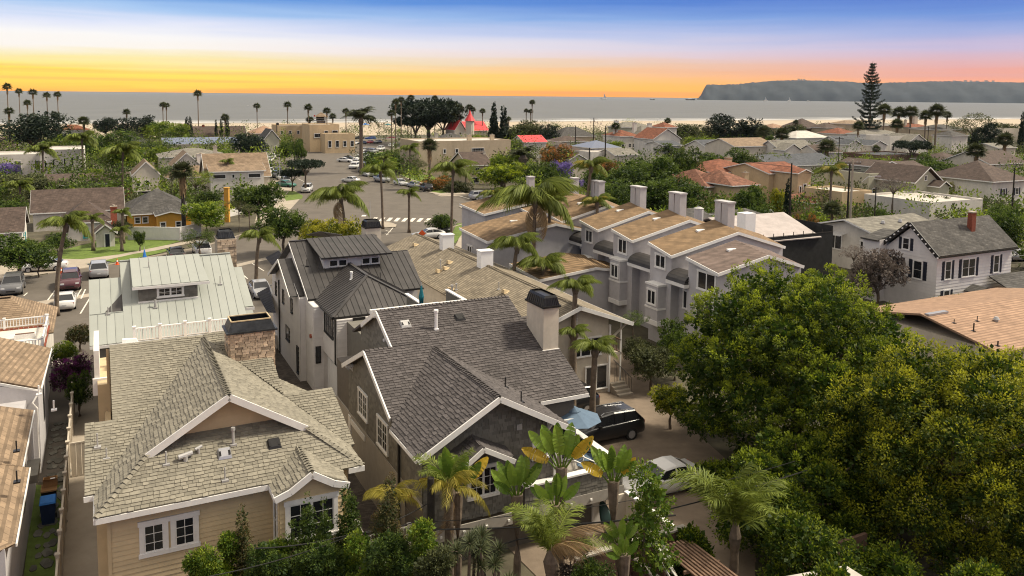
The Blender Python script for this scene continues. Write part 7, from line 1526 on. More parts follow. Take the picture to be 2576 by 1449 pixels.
 ('white low house at the right edge by the parked cars', 2500, 2565, 372, 235, 8, 'cream', 'ltgrey', 'gable', 'x', 10, [(.5, .4, 8, 8, 1, 1)], {}),
 ('small grey-roofed hut beside the townhouse chimneys', 1745, 1800, 560, 92, 6, 'beige', 'greyroof', 'gable', 'x', 26, [], {}),
 ('grey curved-roofed shed beside the netted house', 1885, 1960, 556, 98, 7, 'lilac', 'greyroof', 'hip', 'x', 22, [], {})]
for (lb, xl, xr, ye, ds, dp, wm, rm, kd, ax, ri, wi, kw) in PH: pxhouse(lb, xl, xr, ye, ds, dp, wm, rm, kd, ax, ri, wi, **kw)
# red turret and lifeguard tower
X, Y, Z = D(1182, 304, 318); t = thing('turret', 'conical bright red turret roof on the seafront house', 'turret', (X, Y, 0)); part('wall', M['cream'], t, lambda b: b.cyl(0, 0, 0, Z, 1.7, n=10)); part('roof', M['redmetal'], t, lambda b: b.tube([(0, 0, Z), (0, 0, Z + .6), (0, 0, zat(290, 318, 1182)), (0, 0, zat(277, 318, 1182))], [2.2, 1.8, .8, .04], 10))
X, Y, Z = D(808, 300, 300); t = thing('lifeguard_tower', 'lifeguard tower with glazed cabin and tan pyramid roof', 'tower', (X, Y, 0)); part('shaft', M['concrete'], t, lambda b: b.cyl(0, 0, 0, Z - .6, 1.9, 1.6, n=12)); part('cabin', M['glass'], t, lambda b: b.box(-1.5, 1.5, -1.5, 1.5, Z - .4, Z + 1)); part('balcony', M['steel'], t, lambda b: (b.box(-2.3, 2.3, -2.3, 2.3, Z - .6, Z - .4), b.box(-2.3, 2.3, -2.35, -2.3, Z + .3, Z + .36))); part('roof', M['tanroof'], t, lambda b: [b.poly([(-2.2, -2.2, Z + 1), (2.2, -2.2, Z + 1), (0, 0, Z + 2.6)]), b.poly([(2.2, -2.2, Z + 1), (2.2, 2.2, Z + 1), (0, 0, Z + 2.6)]), b.poly([(2.2, 2.2, Z + 1), (-2.2, 2.2, Z + 1), (0, 0, Z + 2.6)]), b.poly([(-2.2, 2.2, Z + 1), (-2.2, -2.2, Z + 1), (0, 0, Z + 2.6)])]); part('flag', M['redmetal'], t, lambda b: b.box(-2.2, -1.7, -2.2, -2.15, Z + 1, Z + 1.6))
# yard walls
def ywall(label, pts, h, m, th=.15, name='yard_wall', cat='wall'):
    P = [G(x, y) for x, y in pts]; o = P[0]; t = thing(name, label, cat, o)
    for p, q_ in zip(P, P[1:]): part('panel', M[m], t, lambda b: b.bar((p[0] - o[0], p[1] - o[1], h / 2), (q_[0] - o[0], q_[1] - o[1], h / 2), th, h)); part('coping', M['trim'], t, lambda b: b.bar((p[0] - o[0], p[1] - o[1], h + .03), (q_[0] - o[0], q_[1] - o[1], h + .03), th + .1, .06))
ywall('white stucco yard wall with a pale fence behind the lawn', [(322, 604), (390, 604), (452, 605), (506, 592)], 1.75, 'white'); ywall('low white garden wall below the multi-trunk plants', [(512, 560), (600, 540), (700, 505)], 1.2, 'white')
ywall('taupe planter wall beside the boulevard hedge', [(1010, 432), (1060, 430), (1085, 432)], 1.1, 'concrete'); ywall('dark concrete wall along the beach road', [(890, 357), (1000, 352), (1260, 350)], .8, 'concrete')
X, Y, Z = D(570, 474, 125); t = thing('chimney_stack', 'tall ochre yellow chimney rising beside the multi-trunk plants', 'chimney', (X, Y, 0)); part('shaft', M['ochre'], t, lambda b: b.box(-.35, .35, -.3, .3, 0, Z)); part('cap', M['ochre'], t, lambda b: b.box(-.42, .42, -.37, .37, Z, Z + .15))
X, Y, Z = D(1758, 524, 84); t = thing('flue_stack', 'round-topped grey metal flue at the near end of the chimney row', 'chimney', (X, Y, 0)); part('shaft', M['lilac'], t, lambda b: b.cyl(0, 0, 0, Z, .5, n=12)); part('cap', M['steel'], t, lambda b: b.cyl(0, 0, Z, Z + .15, .55, .2, n=12))
X, Y, Z = D(2316, 557, 118); t = thing('water_tank', 'white tank with a domed vent on the bungalow side', 'tank', (X - 22, Y, 0)); part('tank', M['vinyl'], t, lambda b: b.box(-1.1, 1.1, -.8, .8, 0, Z + .8)); part('vent', M['steel'], t, lambda b: b.cyl(0, 0, Z + .8, Z + 1.5, .5, .2, n=10))

# ------------------------------------------------------------------ cars
YG = lambda d, x: 241 + (x - 1288) * .01047 + 40900 / d
BK = [[G(*p) for p in L] for L in ([(672, 440), (668, 408), (690, 399), (748, 387), (790, 380), (860, 371), (905, 364), (948, 360)], [(1250, 360), (1010, 372), (960, 381)], [(907, 420), (912, 440), (960, 458), (1016, 471), (1070, 483), (1109, 492)])]
def along(x, y):
    best = (1e9, 0)
    for L in BK:
        for a, b in zip(L, L[1:]): d = math.hypot((a[0] + b[0]) / 2 - x, (a[1] + b[1]) / 2 - y); best = min(best, (d, math.degrees(math.atan2(b[1] - a[1], b[0] - a[0]))))
    return best[1]
def pcar(kind, col, x, y, head, label, **k):
    X, Y = G(x, y)
    if head is None: head = along(X, Y) + (180 if x % 3 == 0 else 0)
    car(kind, col, X, Y, R(head), label, k.get('group', 'cars parked along the streets'), far=k.get('far', False), rails=k.get('rails', False))
pcar('sedan', 'white', 165, 771, -63, 'white saloon parked on the near street behind the maroon one')
pcar('suv', 'maroon', 178, 722, 117, 'maroon SUV facing the camera behind the slim palm trunk', rails=True)
pcar('suv', 'silver', 249, 693, -63, 'silver SUV half hidden by the grey metal roof'); pcar('suv', 'white', 508, 640, -63, 'white SUV behind the grey metal ridge and stone chimney', rails=True); pcar('sedan', 'black', 443, 649, -63, 'black car showing only its roof behind the grey metal ridge')
pcar('suv', 'grey', 33, 734, 117, 'dark grey SUV under the left-edge tree'); pcar('sedan', 'white', 112, 681, 20, 'white car emerging from behind the left-edge tree'); pcar('sedan', 'silver', 655, 742, 117, 'silver saloon beside the striped metal awnings')
pcar('sedan', 'white', 882, 459, -32, 'white saloon driving alone along the middle of the boulevard', group='moving cars'); pcar('suv', 'white', 772, 483, 95, 'white SUV parked by the wind-bent black tree', rails=True)
for k_, c_, u_, v_, rz_, l_, rl in (('suv', 'black', 25.7, 38.6, 0, 'glossy black SUV with roof rails next to the slate parasol', True), ('suv', 'black', 25.4, 43.0, 0, 'black SUV behind the queen palm trunk under the charcoal eave', False), ('sedan', 'white', 24.9, 32.0, 0, 'white sports saloon with dark windows beside the pine sapling', False)):
    X, Y = gv(u_, v_); car(k_, c_, X, Y, TH + rz_, l_, 'cars parked on the concrete driveway', rails=rl)
pcar('van', 'silver', 1213, 502, 207, 'silver minivan crossing by the traffic island', group='moving cars'); pcar('sedan', 'black', 1213, 519, 27, 'black car with a green roof sign partly behind the townhouse chimney')
pcar('pickup', 'silver', 960, 458, None, 'silver pickup truck under the palm on the boulevard kerb'); pcar('sedan', 'white', 1008, 466, None, 'white saloon between the pickup and the silver car'); pcar('sedan', 'silver', 1042, 472, None, 'silver saloon behind the black wagon at the corner'); pcar('suv', 'black', 1072, 480, -70, 'black wagon parked nearest the street corner palm')
pcar('boxvan', 'navy', 912, 432, 100, 'dark blue box van parked at the bend'); pcar('sedan', 'white', 925, 443, 120, 'white car with tent-like cover behind the dark blue van'); pcar('suv', 'black', 1118, 585, 95, 'black and silver pickup behind the round street tree'); pcar('sedan', 'white', 1078, 600, 20, 'white car roof showing beyond the drab apartment roof')
for i, (x, y, c, kd, hd, w) in enumerate([(893, 424, 'white', 'suv', 78, 'first'), (896, 413, 'white', 'sedan', 78, 'second'), (903, 404, 'white', 'suv', 72, 'third'), (912, 397, 'silver', 'suv', 66, 'fourth'), (878, 404, 'black', 'sedan', 175, 'black car parked across the palm foot at'), (868, 408, 'white', 'sedan', 170, 'white car next to the black one at')]):
    pcar(kd, c, x, y, hd, (w + f' {c} car of the nose-in row counted from the dark blue van') if len(w) < 8 else w + ' the head of the row', far=True)
for i, (x, y, c, kd, hd) in enumerate([(915, 382, 'white', 'sedan', 160), (930, 385, 'black', 'suv', 150), (940, 385, 'silver', 'suv', 150), (957, 379, 'white', 'suv', 150), (675, 420, 'black', 'suv', 80), (679, 407, 'white', 'sedan', 70), (687, 400, 'white', 'suv', 62), (697, 394, 'white', 'suv', 55), (712, 389, 'grey', 'suv', 48), (728, 384, 'black', 'suv', 45), (743, 381, 'white', 'suv', 40), (697, 377, 'grey', 'suv', 5), (828, 372, 'black', 'suv', 20), (847, 370, 'white', 'suv', 18), (890, 364, 'white', 'sedan', 10), (911, 363, 'navy', 'sedan', 8), (933, 361, 'red', 'sedan', 6), (950, 361, 'black', 'sedan', 175), (932, 352, 'blue', 'suv', 4), (983, 351, 'red', 'sedan', 4), (903, 350, 'black', 'sedan', 3), (986, 370, 'white', 'sedan', 10), (680, 436, 'white', 'sedan', 88), (694, 446, 'grey', 'suv', 100), (706, 452, 'white', 'sedan', 110), (718, 462, 'silver', 'suv', 120), (720, 470, 'green', 'sedan', 150), (700, 440, 'black', 'suv', 30)]):
    where = 'on the beach road' if y < 356 else 'at the far end of the boulevard' if x > 870 else 'by the peach beach house' if x > 800 else 'on the outer kerb of the boulevard bend'
    pcar(kd, c, x, y, None if y > 356 and x != 720 else hd, f'small {c} {"saloon" if kd == "sedan" else "SUV"} parked {where}', far=True)
for x, y, c, l in ((2385, 348, 'silver', 'silver car in the far right car park'), (2420, 349, 'white', 'white car in the far right car park'), (2450, 351, 'black', 'black car in the far right car park'), (2480, 352, 'white', 'second white car at the end of the far right car park')): X, Y, _ = D(x, 400, 225); car('sedan', c, X, Y, .1, l, 'cars parked along the streets', far=True)
X, Y, _ = D(2590, 655, 100); car('sedan', 'silver', X - 1.2, Y + 1, .15, 'silver saloon at the right edge behind the black-shuttered house', 'cars parked along the streets')
t = car('van', 'red', *G(315, 500), 1.2, 'small red-topped utility cart beside the queen palm trunk', 'cars parked along the streets', far=True)
# ------------------------------------------------------------------ trees and shrubs (sight column, top row, width, distance)
TR = """dark:fine|79|256|150|232|big dark pine with dense needles at the left shore, palms behind it
dark|264|286|60|330|round dark cypress-like tree left of the dead trunk
dark|322|290|60|312|dark shore tree, left half of the pair behind the bright canopy
dark|365|281|62|306|spiky dark shore tree, right half of the pair
bright|400|299|80|300|bright flat-topped tree before the dark shore pair
bright|445|304|60|296|bright feathery tree next to the slim twin cypresses
green|262|319|128|236|large dark green tree behind the white modern house
bright|160|328|110|252|fresh green tree below the clay-tiled cottage
bright|300|356|104|192|weeping yellow-green tree wrapped round a tall palm
bright|392|356|56|208|weeping yellow-green tree nearer the grey-tan roof
green:box|380|345|92|240|clipped hedge row under the white roof light
bright:box|470|363|70|222|low bright hedge in front of the solar panels, left piece
bright:box|540|366|70|220|low bright hedge in front of the solar panels, right piece
dark|629|322|78|226|dark bushy tree at the end of the solar-panelled house
purple|10|398|62|168|jacaranda in lilac bloom at the left edge
olive|60|426|120|152|sprawling olive shrub below the left jacaranda
olive|112|438|92|146|dry yellowish shrub beside the low brown house
olive:loose|20|470|90|140|fern-like yellow-green shrub at the left edge above the cottage
green|186|462|84|144|dark shrub in front of the low brown house
green|30|500|70|128|dark bush left of the rear cottage roof
bright|232|422|56|176|small bright bush beside the tall palm trunk near the modern house
green|330|440|40|160|dark tree between the brown house and the steep gabled house
green:loose|430|408|60|142|airy tree left of the skirted fan palm
bright:loose|490|418|80|138|airy tree right of the skirted fan palm
green|520|470|70|134|leafy tree in front of the steep tan roof
green|648|443|108|119|broad leafy street tree beside the boulevard's left kerb
bright|517|497|104|112|bright spreading tree in front of the yellow house
green|712|497|112|100|tall dark glossy tree left of the acacia
yellow|800|540|88|92|left lobe of the bright yellow-green acacia
yellow|862|528|104|88|yellow-green acacia behind the black metal roof
green|46|572|140|84|large dark laurel at the left edge over the parked car
green|95|620|52|86|lower bough-like laurel beside the left-edge one
green:loose|500|570|80|97|thin shrub left of the stone chimney
green|142|580|64|98|shrub mound at the corner of the white cottage
green|350|573|26|101|round clipped topiary against the white yard wall
olive|300|548|44|107|palm-like shrub beside the brick chimney
olive:loose|600|498|44|116|multi-trunk yucca-like plant by the ochre chimney
olive:loose|626|508|40|113|second multi-trunk plant beside the street tree
redtip|200|806|56|61|dark red-tipped hedge beside the grey metal house
bright|160|850|64|57|light green shrub above the bougainvillea
magenta|180|872|92|51|bougainvillea with magenta flowers against the fence
green|196|930|60|48.5|dark green foliage beneath the bougainvillea
green|1113|528|62|116|round clipped street tree with forked trunk on the corner lawn
dark:umb|735|425|62|165|lower tier of the black wind-bent tree
dark:umb|768|400|76|163|black wind-bent tree leaning over the boulevard
dark:umb|1078|247|152|330|huge black umbrella-shaped pine with bare limbs on the shore
dark:umb|1045|290|90|327|lower left tier of the umbrella-shaped pine
dark:umb|1115|285|80|328|lower right tier of the umbrella-shaped pine
green|950|378|80|214|rounded green trees behind the boulevard kerb cars
green|1005|372|90|220|dark green boulevard garden tree behind the slim fan palm
bright|968|392|60|200|lighter bush next to the nose-in parked cars
green:box|1040|414|60|207|dark clipped hedge behind the corner lawn
olive:loose|1052|392|50|190|thin yellow-green tree on the corner lawn
dark:cone|1243|270|30|302|left conical conifer beside the red-roofed beach house
dark:cone|1268|276|30|300|right conical conifer beside the red-roofed beach house
olive|1335|291|92|292|dark coastal thicket tree beneath the twin palms
dark|1385|306|66|284|dark right end of the coastal thicket
dark|1300|305|60|296|dark left end of the coastal thicket
bright|1208|334|64|288|bright hedge tree in front of the red-roofed house
bright|1290|345|50|262|light shrub left of the red-roofed white building
bright|1270|368|84|172|yellow-green tree left of the date palm, upper crown
ficus|1262|396|108|162|dense yellow-green tree below it beside the taupe house
bright:loose|1172|402|60|170|sunny tree in front of the taupe house gable
orange|1100|463|70|172|row of orange-flowered bushes on the corner bank
olive|1150|466|66|168|ochre grass-like shrubs under the taupe house
green|1340|404|60|166|dark tree right of the date palm trunk
green|1378|396|70|160|dark green tree just left of the jacaranda
orange|1402|352|74|192|tree with orange-brown new growth behind the jacaranda
purple|1412|386|58|164|jacaranda in full lilac bloom, its upper crown
purple|1440|440|62|156|darker lower jacaranda crown beside the palm
green|1500|408|60|150|bushy tree beside the slim twin palm crown
orange|1520|384|70|160|orange-tipped tree behind the twin palm crown
green|1560|398|120|142|great broadleaf tree mass, its left crown
green|1640|376|130|147|great broadleaf tree mass, its highest crown
green|1730|362|84|158|rounded bright-topped tree next to the blue-grey roof
green|1705|420|150|128|great broadleaf tree mass, its right crown by the villa
green|1610|436|170|124|great broadleaf tree mass, its nearest lower crown
green|1540|455|90|120|great broadleaf tree mass, low left shoulder
bright|1547|342|46|242|bright tree before the white mansion
green|1680|352|80|230|dark hedge-like trees below the white mansion
olive|1730|305|84|312|shore trees right of the white mansion
dark|1845|280|112|300|tall dark shore tree with a pointed top
dark|1905|300|70|300|dark shore trees continuing to the right
olive|1790|310|60|305|shore thicket dotted with small palms
bright|1765|335|74|268|light green tree in front of the shore thicket
green|1800|374|80|186|long green tree belt in front of the villa, left part
green|1875|366|90|186|long green tree belt in front of the villa, middle part
bright|1960|372|60|196|long green tree belt in front of the villa, right part
green|1888|450|80|117|dark tree standing at the villa's garden corner
bright|1830|512|100|99|bright sprawling hedge at the foot of the villa
green|1905|500|70|112|lower dark shrub at the villa's garden corner
yellow|1962|462|38|124|small bright yellow tree beside the slim dark cypress
dark:col|1984|446|16|114|slim dark cypress in front of the triple arched window
orange|2008|530|34|104|red-flowering bush below the slim cypress
orange|2046|528|36|105|second red-flowering bush near the fan palm
green:box|2100|555|90|100|clipped low hedge beside the white tank
green|2228|518|42|117|round green bush beside the cream carport
grey:loose|2250|438|72|128|grey half-bare tree in front of the sage house
olive|2350|482|76|132|olive shrubs before the sage house
yellow|2386|438|46|148|spindly yellow flowering tree by the sage porch
green|2400|400|112|166|green tree cluster behind the timbered house
green:box|2452|432|78|150|large dark clipped bush against the timbered house
olive:loose|2500|525|80|122|bushes in front of the white flat-roofed house
green|2530|500|116|98|spreading street tree beside the white shuttered house
grey|2215|604|120|76|dusty purple-grey tree in front of the white bungalow
grey:loose|2150|612|60|78|thin left bough of dusty grey foliage
bright|2375|738|80|71|bright shrub at the foot of the white shuttered house, left
bright|2440|728|80|71|bright shrub at the foot of the white shuttered house, middle
bright|2526|728|52|71|bright shrub at the foot of the white shuttered house, right
olive:loose|2454|268|112|284|tall airy shore tree with bare trunks at the right
dark|2478|298|70|276|dark undergrowth beneath the airy shore tree
olive|2005|304|62|332|low shore shrubs left of the dark shake roof
dark|1925|310|50|322|dark low shore shrubs beyond the olive-tan roof
olive|2535|300|70|320|shore shrubs at the right edge
dark:cone|2573|290|16|310|small dark conifer at the right edge
dark:umb|2297|352|76|214|low spreading dark-crowned tree before the white modern house
bright|2190|388|64|188|bright tree below the white craftsman houses
bright|2254|386|66|184|second bright tree below the white craftsman houses
yellow|2150|402|50|178|yellow-green tree behind the sage house
green|2340|380|60|200|dark bushes below the charcoal terrace roofs
olive|2420|372|90|210|scrubby trees behind the dark brown roofs
green|1930|330|40|262|dark green tree left of the pale lantern house
dark:col|469|293|10|310|left of two slim dark cypresses by the beach roofs
dark:col|478|293|10|310|right of two slim dark cypresses by the beach roofs
dark:col|543|299|7|312|thin cypress near the beach palm, first of three
dark:col|556|299|8|312|middle thin cypress near the beach palm
dark:col|572|297|9|312|thickest of three thin cypresses near the beach palm
green:loose|1592|778|66|60|thin dark shrub beside the townhouse drain pipe
olive|1640|860|110|54|brownish undergrowth below the townhouses
green|1702|790|90|56|shrub against the nearest townhouse wall
laurel|1690|950|100|47.5|leafy shrub spilling towards the driveway
olive|1600|840|70|58|low dark ground shrubs by the driveway edge
green|740|340|40|232|small tree in front of the flat beige Mediterranean house
green|716|350|44|226|rounded bush beside the grey gambrel house
green|757|350|26|222|narrow bush next to the palm on the boulevard"""
for l in TR.split('\n'):
    k, x, yt, w, d, lb = l.split('|')
    if lb == 'x': continue
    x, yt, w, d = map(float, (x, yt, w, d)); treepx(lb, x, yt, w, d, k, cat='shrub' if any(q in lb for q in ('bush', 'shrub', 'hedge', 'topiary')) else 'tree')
# ---- the two great trees at the right
def bigtree(label, X, Y, top, rad, m, seed, clumps, per, cr, ll, thi, topb, spreadz=.72, n=17, flower=None):
    t = thing('tree', label, 'tree', (X, Y, 0)); g = random.Random(seed); L = [(0, 0, top - rad * .78, rad * .62, rad * .62, rad * .6)]
    cz = top - rad * .85
    for i in range(n * 2):
        a = i * 2.399; e = 1 - 1.7 * (i + .5) / (2 * n); rr = rad * .76 * math.sqrt(max(.1, 1 - e * e)) * g.uniform(.88, 1.06); s = rad * g.uniform(.20, .31)
        L.append((math.cos(a) * rr, math.sin(a) * rr, cz + e * rad * spreadz, s, s, s * .8))
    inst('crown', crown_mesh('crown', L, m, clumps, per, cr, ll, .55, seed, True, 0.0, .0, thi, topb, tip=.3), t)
    b = MB(); g = random.Random(seed + 1); b.tube([(0, 0, 0), (.2, .1, top * .3), (.1, -.1, top * .62)], [.42, .32, .16], 10); b.build('trunk', M['bark'], t, smooth=True)
    for i in range(9):
        a = i * .7 * 2; h = top * g.uniform(.22, .5); r = rad * g.uniform(.5, .8); part('limb', M['bark'], t, lambda b: b.tube([(.1, 0, h), (math.cos(a) * r * .5, math.sin(a) * r * .5, h + rad * .18), (math.cos(a) * r, math.sin(a) * r, h + rad * g.uniform(.25, .6))], [.13, .08, .03], 6))
    return t
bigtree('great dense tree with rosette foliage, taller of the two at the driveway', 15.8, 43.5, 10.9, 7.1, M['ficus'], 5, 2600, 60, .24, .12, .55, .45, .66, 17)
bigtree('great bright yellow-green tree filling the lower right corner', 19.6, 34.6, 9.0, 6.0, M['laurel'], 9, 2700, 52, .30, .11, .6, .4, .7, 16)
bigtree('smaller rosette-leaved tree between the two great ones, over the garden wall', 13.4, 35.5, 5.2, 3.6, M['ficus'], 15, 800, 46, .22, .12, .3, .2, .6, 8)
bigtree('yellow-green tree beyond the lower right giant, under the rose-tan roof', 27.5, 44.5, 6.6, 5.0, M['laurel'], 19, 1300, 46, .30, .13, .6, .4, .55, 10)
# ---- Norfolk pine
def norfolk(x, ytop, dist, w):
    X, Y, Z = D(x, ytop, dist); t = thing('norfolk_pine', 'tall tiered Norfolk pine standing alone above the right shore', 'tree', (X, Y, 0)); g = np.random.default_rng(3)
    part('trunk', M['bark'], t, lambda b: b.tube([(0, 0, 0), (0, 0, Z)], [.5, .08], 8)); V = []; F = []; T = []; rng_ = random.Random(3); Rm = w * dist / F_ / 2
    z = Z * .16
    while z < Z - .3:
        f = (Z - z) / (Z * .84); r = Rm * min(1, .12 + 1.05 * f ** .75) * (1 if f < .82 else .8) * rng_.uniform(.7, 1.15); nb = 6
        for i in range(nb):
            a = i * 6.283 / nb + rng_.random(); rr = r * rng_.uniform(.6, 1.05); n = max(5, int(rr * 7)); s = np.linspace(.15, 1, n)
            P = np.stack([math.cos(a) * rr * s, math.sin(a) * rr * s, z - .12 * rr * s * (1 - s) * 4 + .22 * rr * s * s], 1); dd = np.tile([math.cos(a), math.sin(a), .25], (n, 1))
            v, q, tt = leaf_quads(P, dd, 8, .2, .5, .3, g, np.full(n, .4)); F.append(q + sum(len(k) for k in V)); V.append(v); T.append(tt)
        z += 1.05 + .55 * f
    inst('crown', npmesh('crown', np.concatenate(V), np.concatenate(F), M['dark'], np.concatenate(T)), t)
norfolk(2196, 154, 320, 78)
# ---- palms along the shore and streets
FP = """17|207|28|400|tallest left-edge shore fan palm
47|220|23|405|second shore fan palm from the left edge
82|221|27|400|third shore fan palm, above the big pine
117|230|24|400|fourth shore fan palm, leaning slightly
144|228|24|400|fifth shore fan palm at the right of the left group
22|267|30|330|lower fan palm at the left edge in front of the tall row
68|249|24|360|short fan palm half hidden by the big pine
136|278|24|340|pale fan palm right of the big pine
210|290|36|330|ragged fan palm beside the clay-tiled cottage
318|272|24|325|fan palm behind the dark shore pair
409|255|22|360|left of the twin fan palms over the bright canopy
418|256|22|362|right of the twin fan palms over the bright canopy
497|224|27|380|tallest lone fan palm on the open shore
566|284|28|318|short fan palm between thin cypresses
646|257|23|370|fan palm beside the small boat
723|253|25|330|fan palm above the beige Mediterranean house
775|259|28|300|tall fan palm in front of the peach beach house
779|290|26|302|lower crown of the pair before the peach house
822|268|26|290|slightly leaning fan palm by the lifeguard tower
837|283|24|330|short fan palm behind the lifeguard tower
870|270|24|300|fan palm left of the big date palm
985|273|29|285|fan palm right of the big date palm on the beach road
995|246|26|300|tall leaning fan palm, left of a close pair by the umbrella pine
1009|241|24|305|tall leaning fan palm, right of a close pair by the umbrella pine
1034|236|24|330|tallest fan palm above the umbrella pine's left side
1026|260|24|345|short fan palm behind the umbrella pine's left side
1094|238|22|350|fan palm peeking over the umbrella pine's top
1143|254|26|330|fan palm at the umbrella pine's right edge
1139|280|26|325|lower fan palm at the umbrella pine's right edge
1157|261|20|330|fan palm just left of the red turret
1181|260|24|345|fan palm directly behind the red turret
1190|268|20|345|small fan palm right of the red turret
1214|271|21|335|fan palm over the green-roofed block
1339|249|20|330|taller fan palm over the coastal thicket
1324|272|17|335|left small fan palm over the coastal thicket
1335|273|17|335|middle small fan palm over the coastal thicket
1549|305|30|265|palm beside the white mansion's left end
1680|295|24|310|feathery palm above the white mansion's tower
1596|318|16|275|little palm in the mansion courtyard
2226|258|46|290|tall palm just right of the Norfolk pine
2262|266|44|320|bushy date-like palm on the right shore, left of two
2293|263|46|318|bushy date-like palm on the right shore, right of two
2358|258|52|262|tallest leaning street palm on the right side
2330|275|40|280|palm crown left of the tallest leaning street palm
2384|278|28|300|slim palm right of the tallest leaning street palm
2258|296|40|262|yellow-crowned palm before the bushy pair
2160|303|34|262|shaggy dark palm before the clay hip roof
2082|346|54|215|drooping palm in front of the white gabled house
1922|312|46|240|round date palm left of the second one
1968|318|48|232|round date palm by the olive-tan roof
2205|363|28|225|small palm between the white craftsman houses
2458|355|58|172|dark shaggy fan palm before the broad brown roof
2530|330|56|215|drooping fan palm near the right car park
2002|300|18|330|tiny palm on the dark shake roof line
1280|292|18|330|small palm left of the coastal thicket"""
for l in FP.split('\n'):
    x, yt, w, d, lb = l.split('|'); fanpalm(lb, float(x), float(yt), float(w), float(d), group='fan palms', skirt=.7)
def ppx(label, x, ycr, d, rpx, n=15, kind='queen', lean=(0, 0), **k):        # ycr = row of the crown's heart
    X, Y, Z = D(x, ycr, d); return palm(label, (X - lean[0], Y - lean[1], 0), max(1, Z), rpx * d / F_, kind, n, lean, **k)
# date palms
for a in [('big Canary date palm with a full round crown on the boulevard', 908, 300, 205, 52, 46, .42), ('stout date palm with a thick pineapple trunk behind the townhouses', 1316, 395, 168, 48, 40, .62)]:
    lb, x, y, d, r, n, tr_ = a; t = ppx(lb, x, y, d, r, n, 'date', r0=tr_ * 1.2, r1=tr_, up=.25); t.name = 'date_palm'
fanpalm('skirted fan palm with a dark trunk in front of the bright spreading tree', 458, 402, 68, 112, skirt=1.1, bark='darkbark', r=.26)
fanpalm('fan palm with brown skirt on the corner lawn of the boulevard', 1081, 345, 50, 172, skirt=1.0, r=.28)
fanpalm('sturdy little fan palm beside the white tank', 2095, 502, 60, 108, skirt=.5)
QP = [('slim queen palm standing in front of the maroon and white cars', 166, 566, 71, 70, 20, (1.15, 0), {}), ('queen palm between the grey metal and black metal roofs', 652, 596, 84, 56, 15, (.4, 0), dict(kind='queen')),
      ('wide drooping queen palm with a dead frond before the intersection', 858, 498, 98, 88, 20, (-.6, 0), dict(dead=2)), ('tall queen palm right of the drooping one over the boulevard', 957, 432, 120, 56, 13, (-.3, 0), {}),
      ('small young queen palm by the striped crossing', 1029, 487, 117, 36, 12, (0, 0), {}), ('bushy queen palm on the corner beside the round street tree', 1140, 428, 108, 60, 22, (.2, 0), {}),
      ('slender queen palm over the hedge by the corner lawn', 1031, 375, 190, 30, 12, (0, 0), dict(kind='queenm')), ('queen palm with droopy crown before the steep gabled house', 309, 385, 158, 58, 16, (.3, 0), dict(kind='queenm')),
      ('tall dark queen palm left of the large dark green tree', 206, 352, 186, 46, 15, (0, 0), dict(kind='queenm')), ('queen palm in front of the white modern house', 107, 380, 172, 46, 14, (0, 0), dict(kind='queenm')),
      ('queen palm before the steep tan roof dormer', 573, 408, 152, 22, 12, (0, 0), dict(kind='queenm')), ('short palm on the cottage lawn near the arched porch', 232, 552, 101, 34, 13, (0, 0), {}),
      ('squat palm beside the brick chimney of the cottage', 308, 535, 106, 26, 13, (0, 0), {}), ('low bushy palm beside the arched porch', 305, 580, 101, 30, 14, (0, 0), {}),
      ('small palm above the rear cottage roof', 152, 505, 122, 20, 10, (0, 0), {}), ('feathery palm at the left edge below the jacaranda', 50, 470, 135, 44, 14, (0, 0), dict(kind='queenm')),
      ('queen palm next to the dark slate sidewalk at the boulevard garden', 965, 400, 185, 26, 11, (0, 0), dict(kind='queenm')),
      ('yellowish queen palm at the corner of the townhouse row', 1241, 490, 96, 40, 16, (0, 0), dict(mixin=('yellow', 3))), ('largest shaggy queen palm in front of the townhouses', 1346, 508, 76, 128, 28, (.1, 0), dict(dead=2)),
      ('bright upright queen palm in the middle of the palm cluster', 1383, 518, 80, 58, 18, (0, 0), dict(mixin=('yellow', 4), up=.6)), ('thin dark-trunked palm right of the bright upright one', 1402, 500, 84, 40, 13, (0, 0), dict(bark='darkbark')),
      ('lower queen palm of the cluster over the drab apartment roof', 1301, 618, 70, 74, 20, (.5, 0), {}), ('dark dense queen palm crown behind the stucco chimney', 1368, 668, 70, 76, 20, (0, 0), dict(dead=4)),
      ('tall slim queen palm rising above the townhouse roofs', 1487, 420, 88, 54, 17, (.7, 0), dict(mixin=('yellow', 4))), ('queen palm with yellow-green crown and leaning trunk among the townhouses', 1502, 510, 84, 50, 15, (-.2, 0), dict(mixin=('yellow', 3))),
      ('tall shaggy queen palm directly right of the stucco chimney', 1448, 722, 52, 66, 24, (.15, 0), {}), ('shorter queen palm under the shaggy one at the apartment gable', 1443, 838, 48.5, 52, 14, (0, 0), dict(r0=.25, r1=.2)),
      ('young queen palm on the driveway between the two black cars', 1497, 880, 45.5, 70, 20, (.1, 0), dict(up=.55)),
      ('yellow-leaved palm beside the slim dark cypress', 2092, 432, 118, 48, 15, (0, 0), dict(mixin=('yellow', 2)))]
for lb, x, y, d, r, n, ln, kw in QP: ppx(lb, x, y, d, r, n, lean=ln, group='queen palms', **{**dict(kind='queen'), **kw})
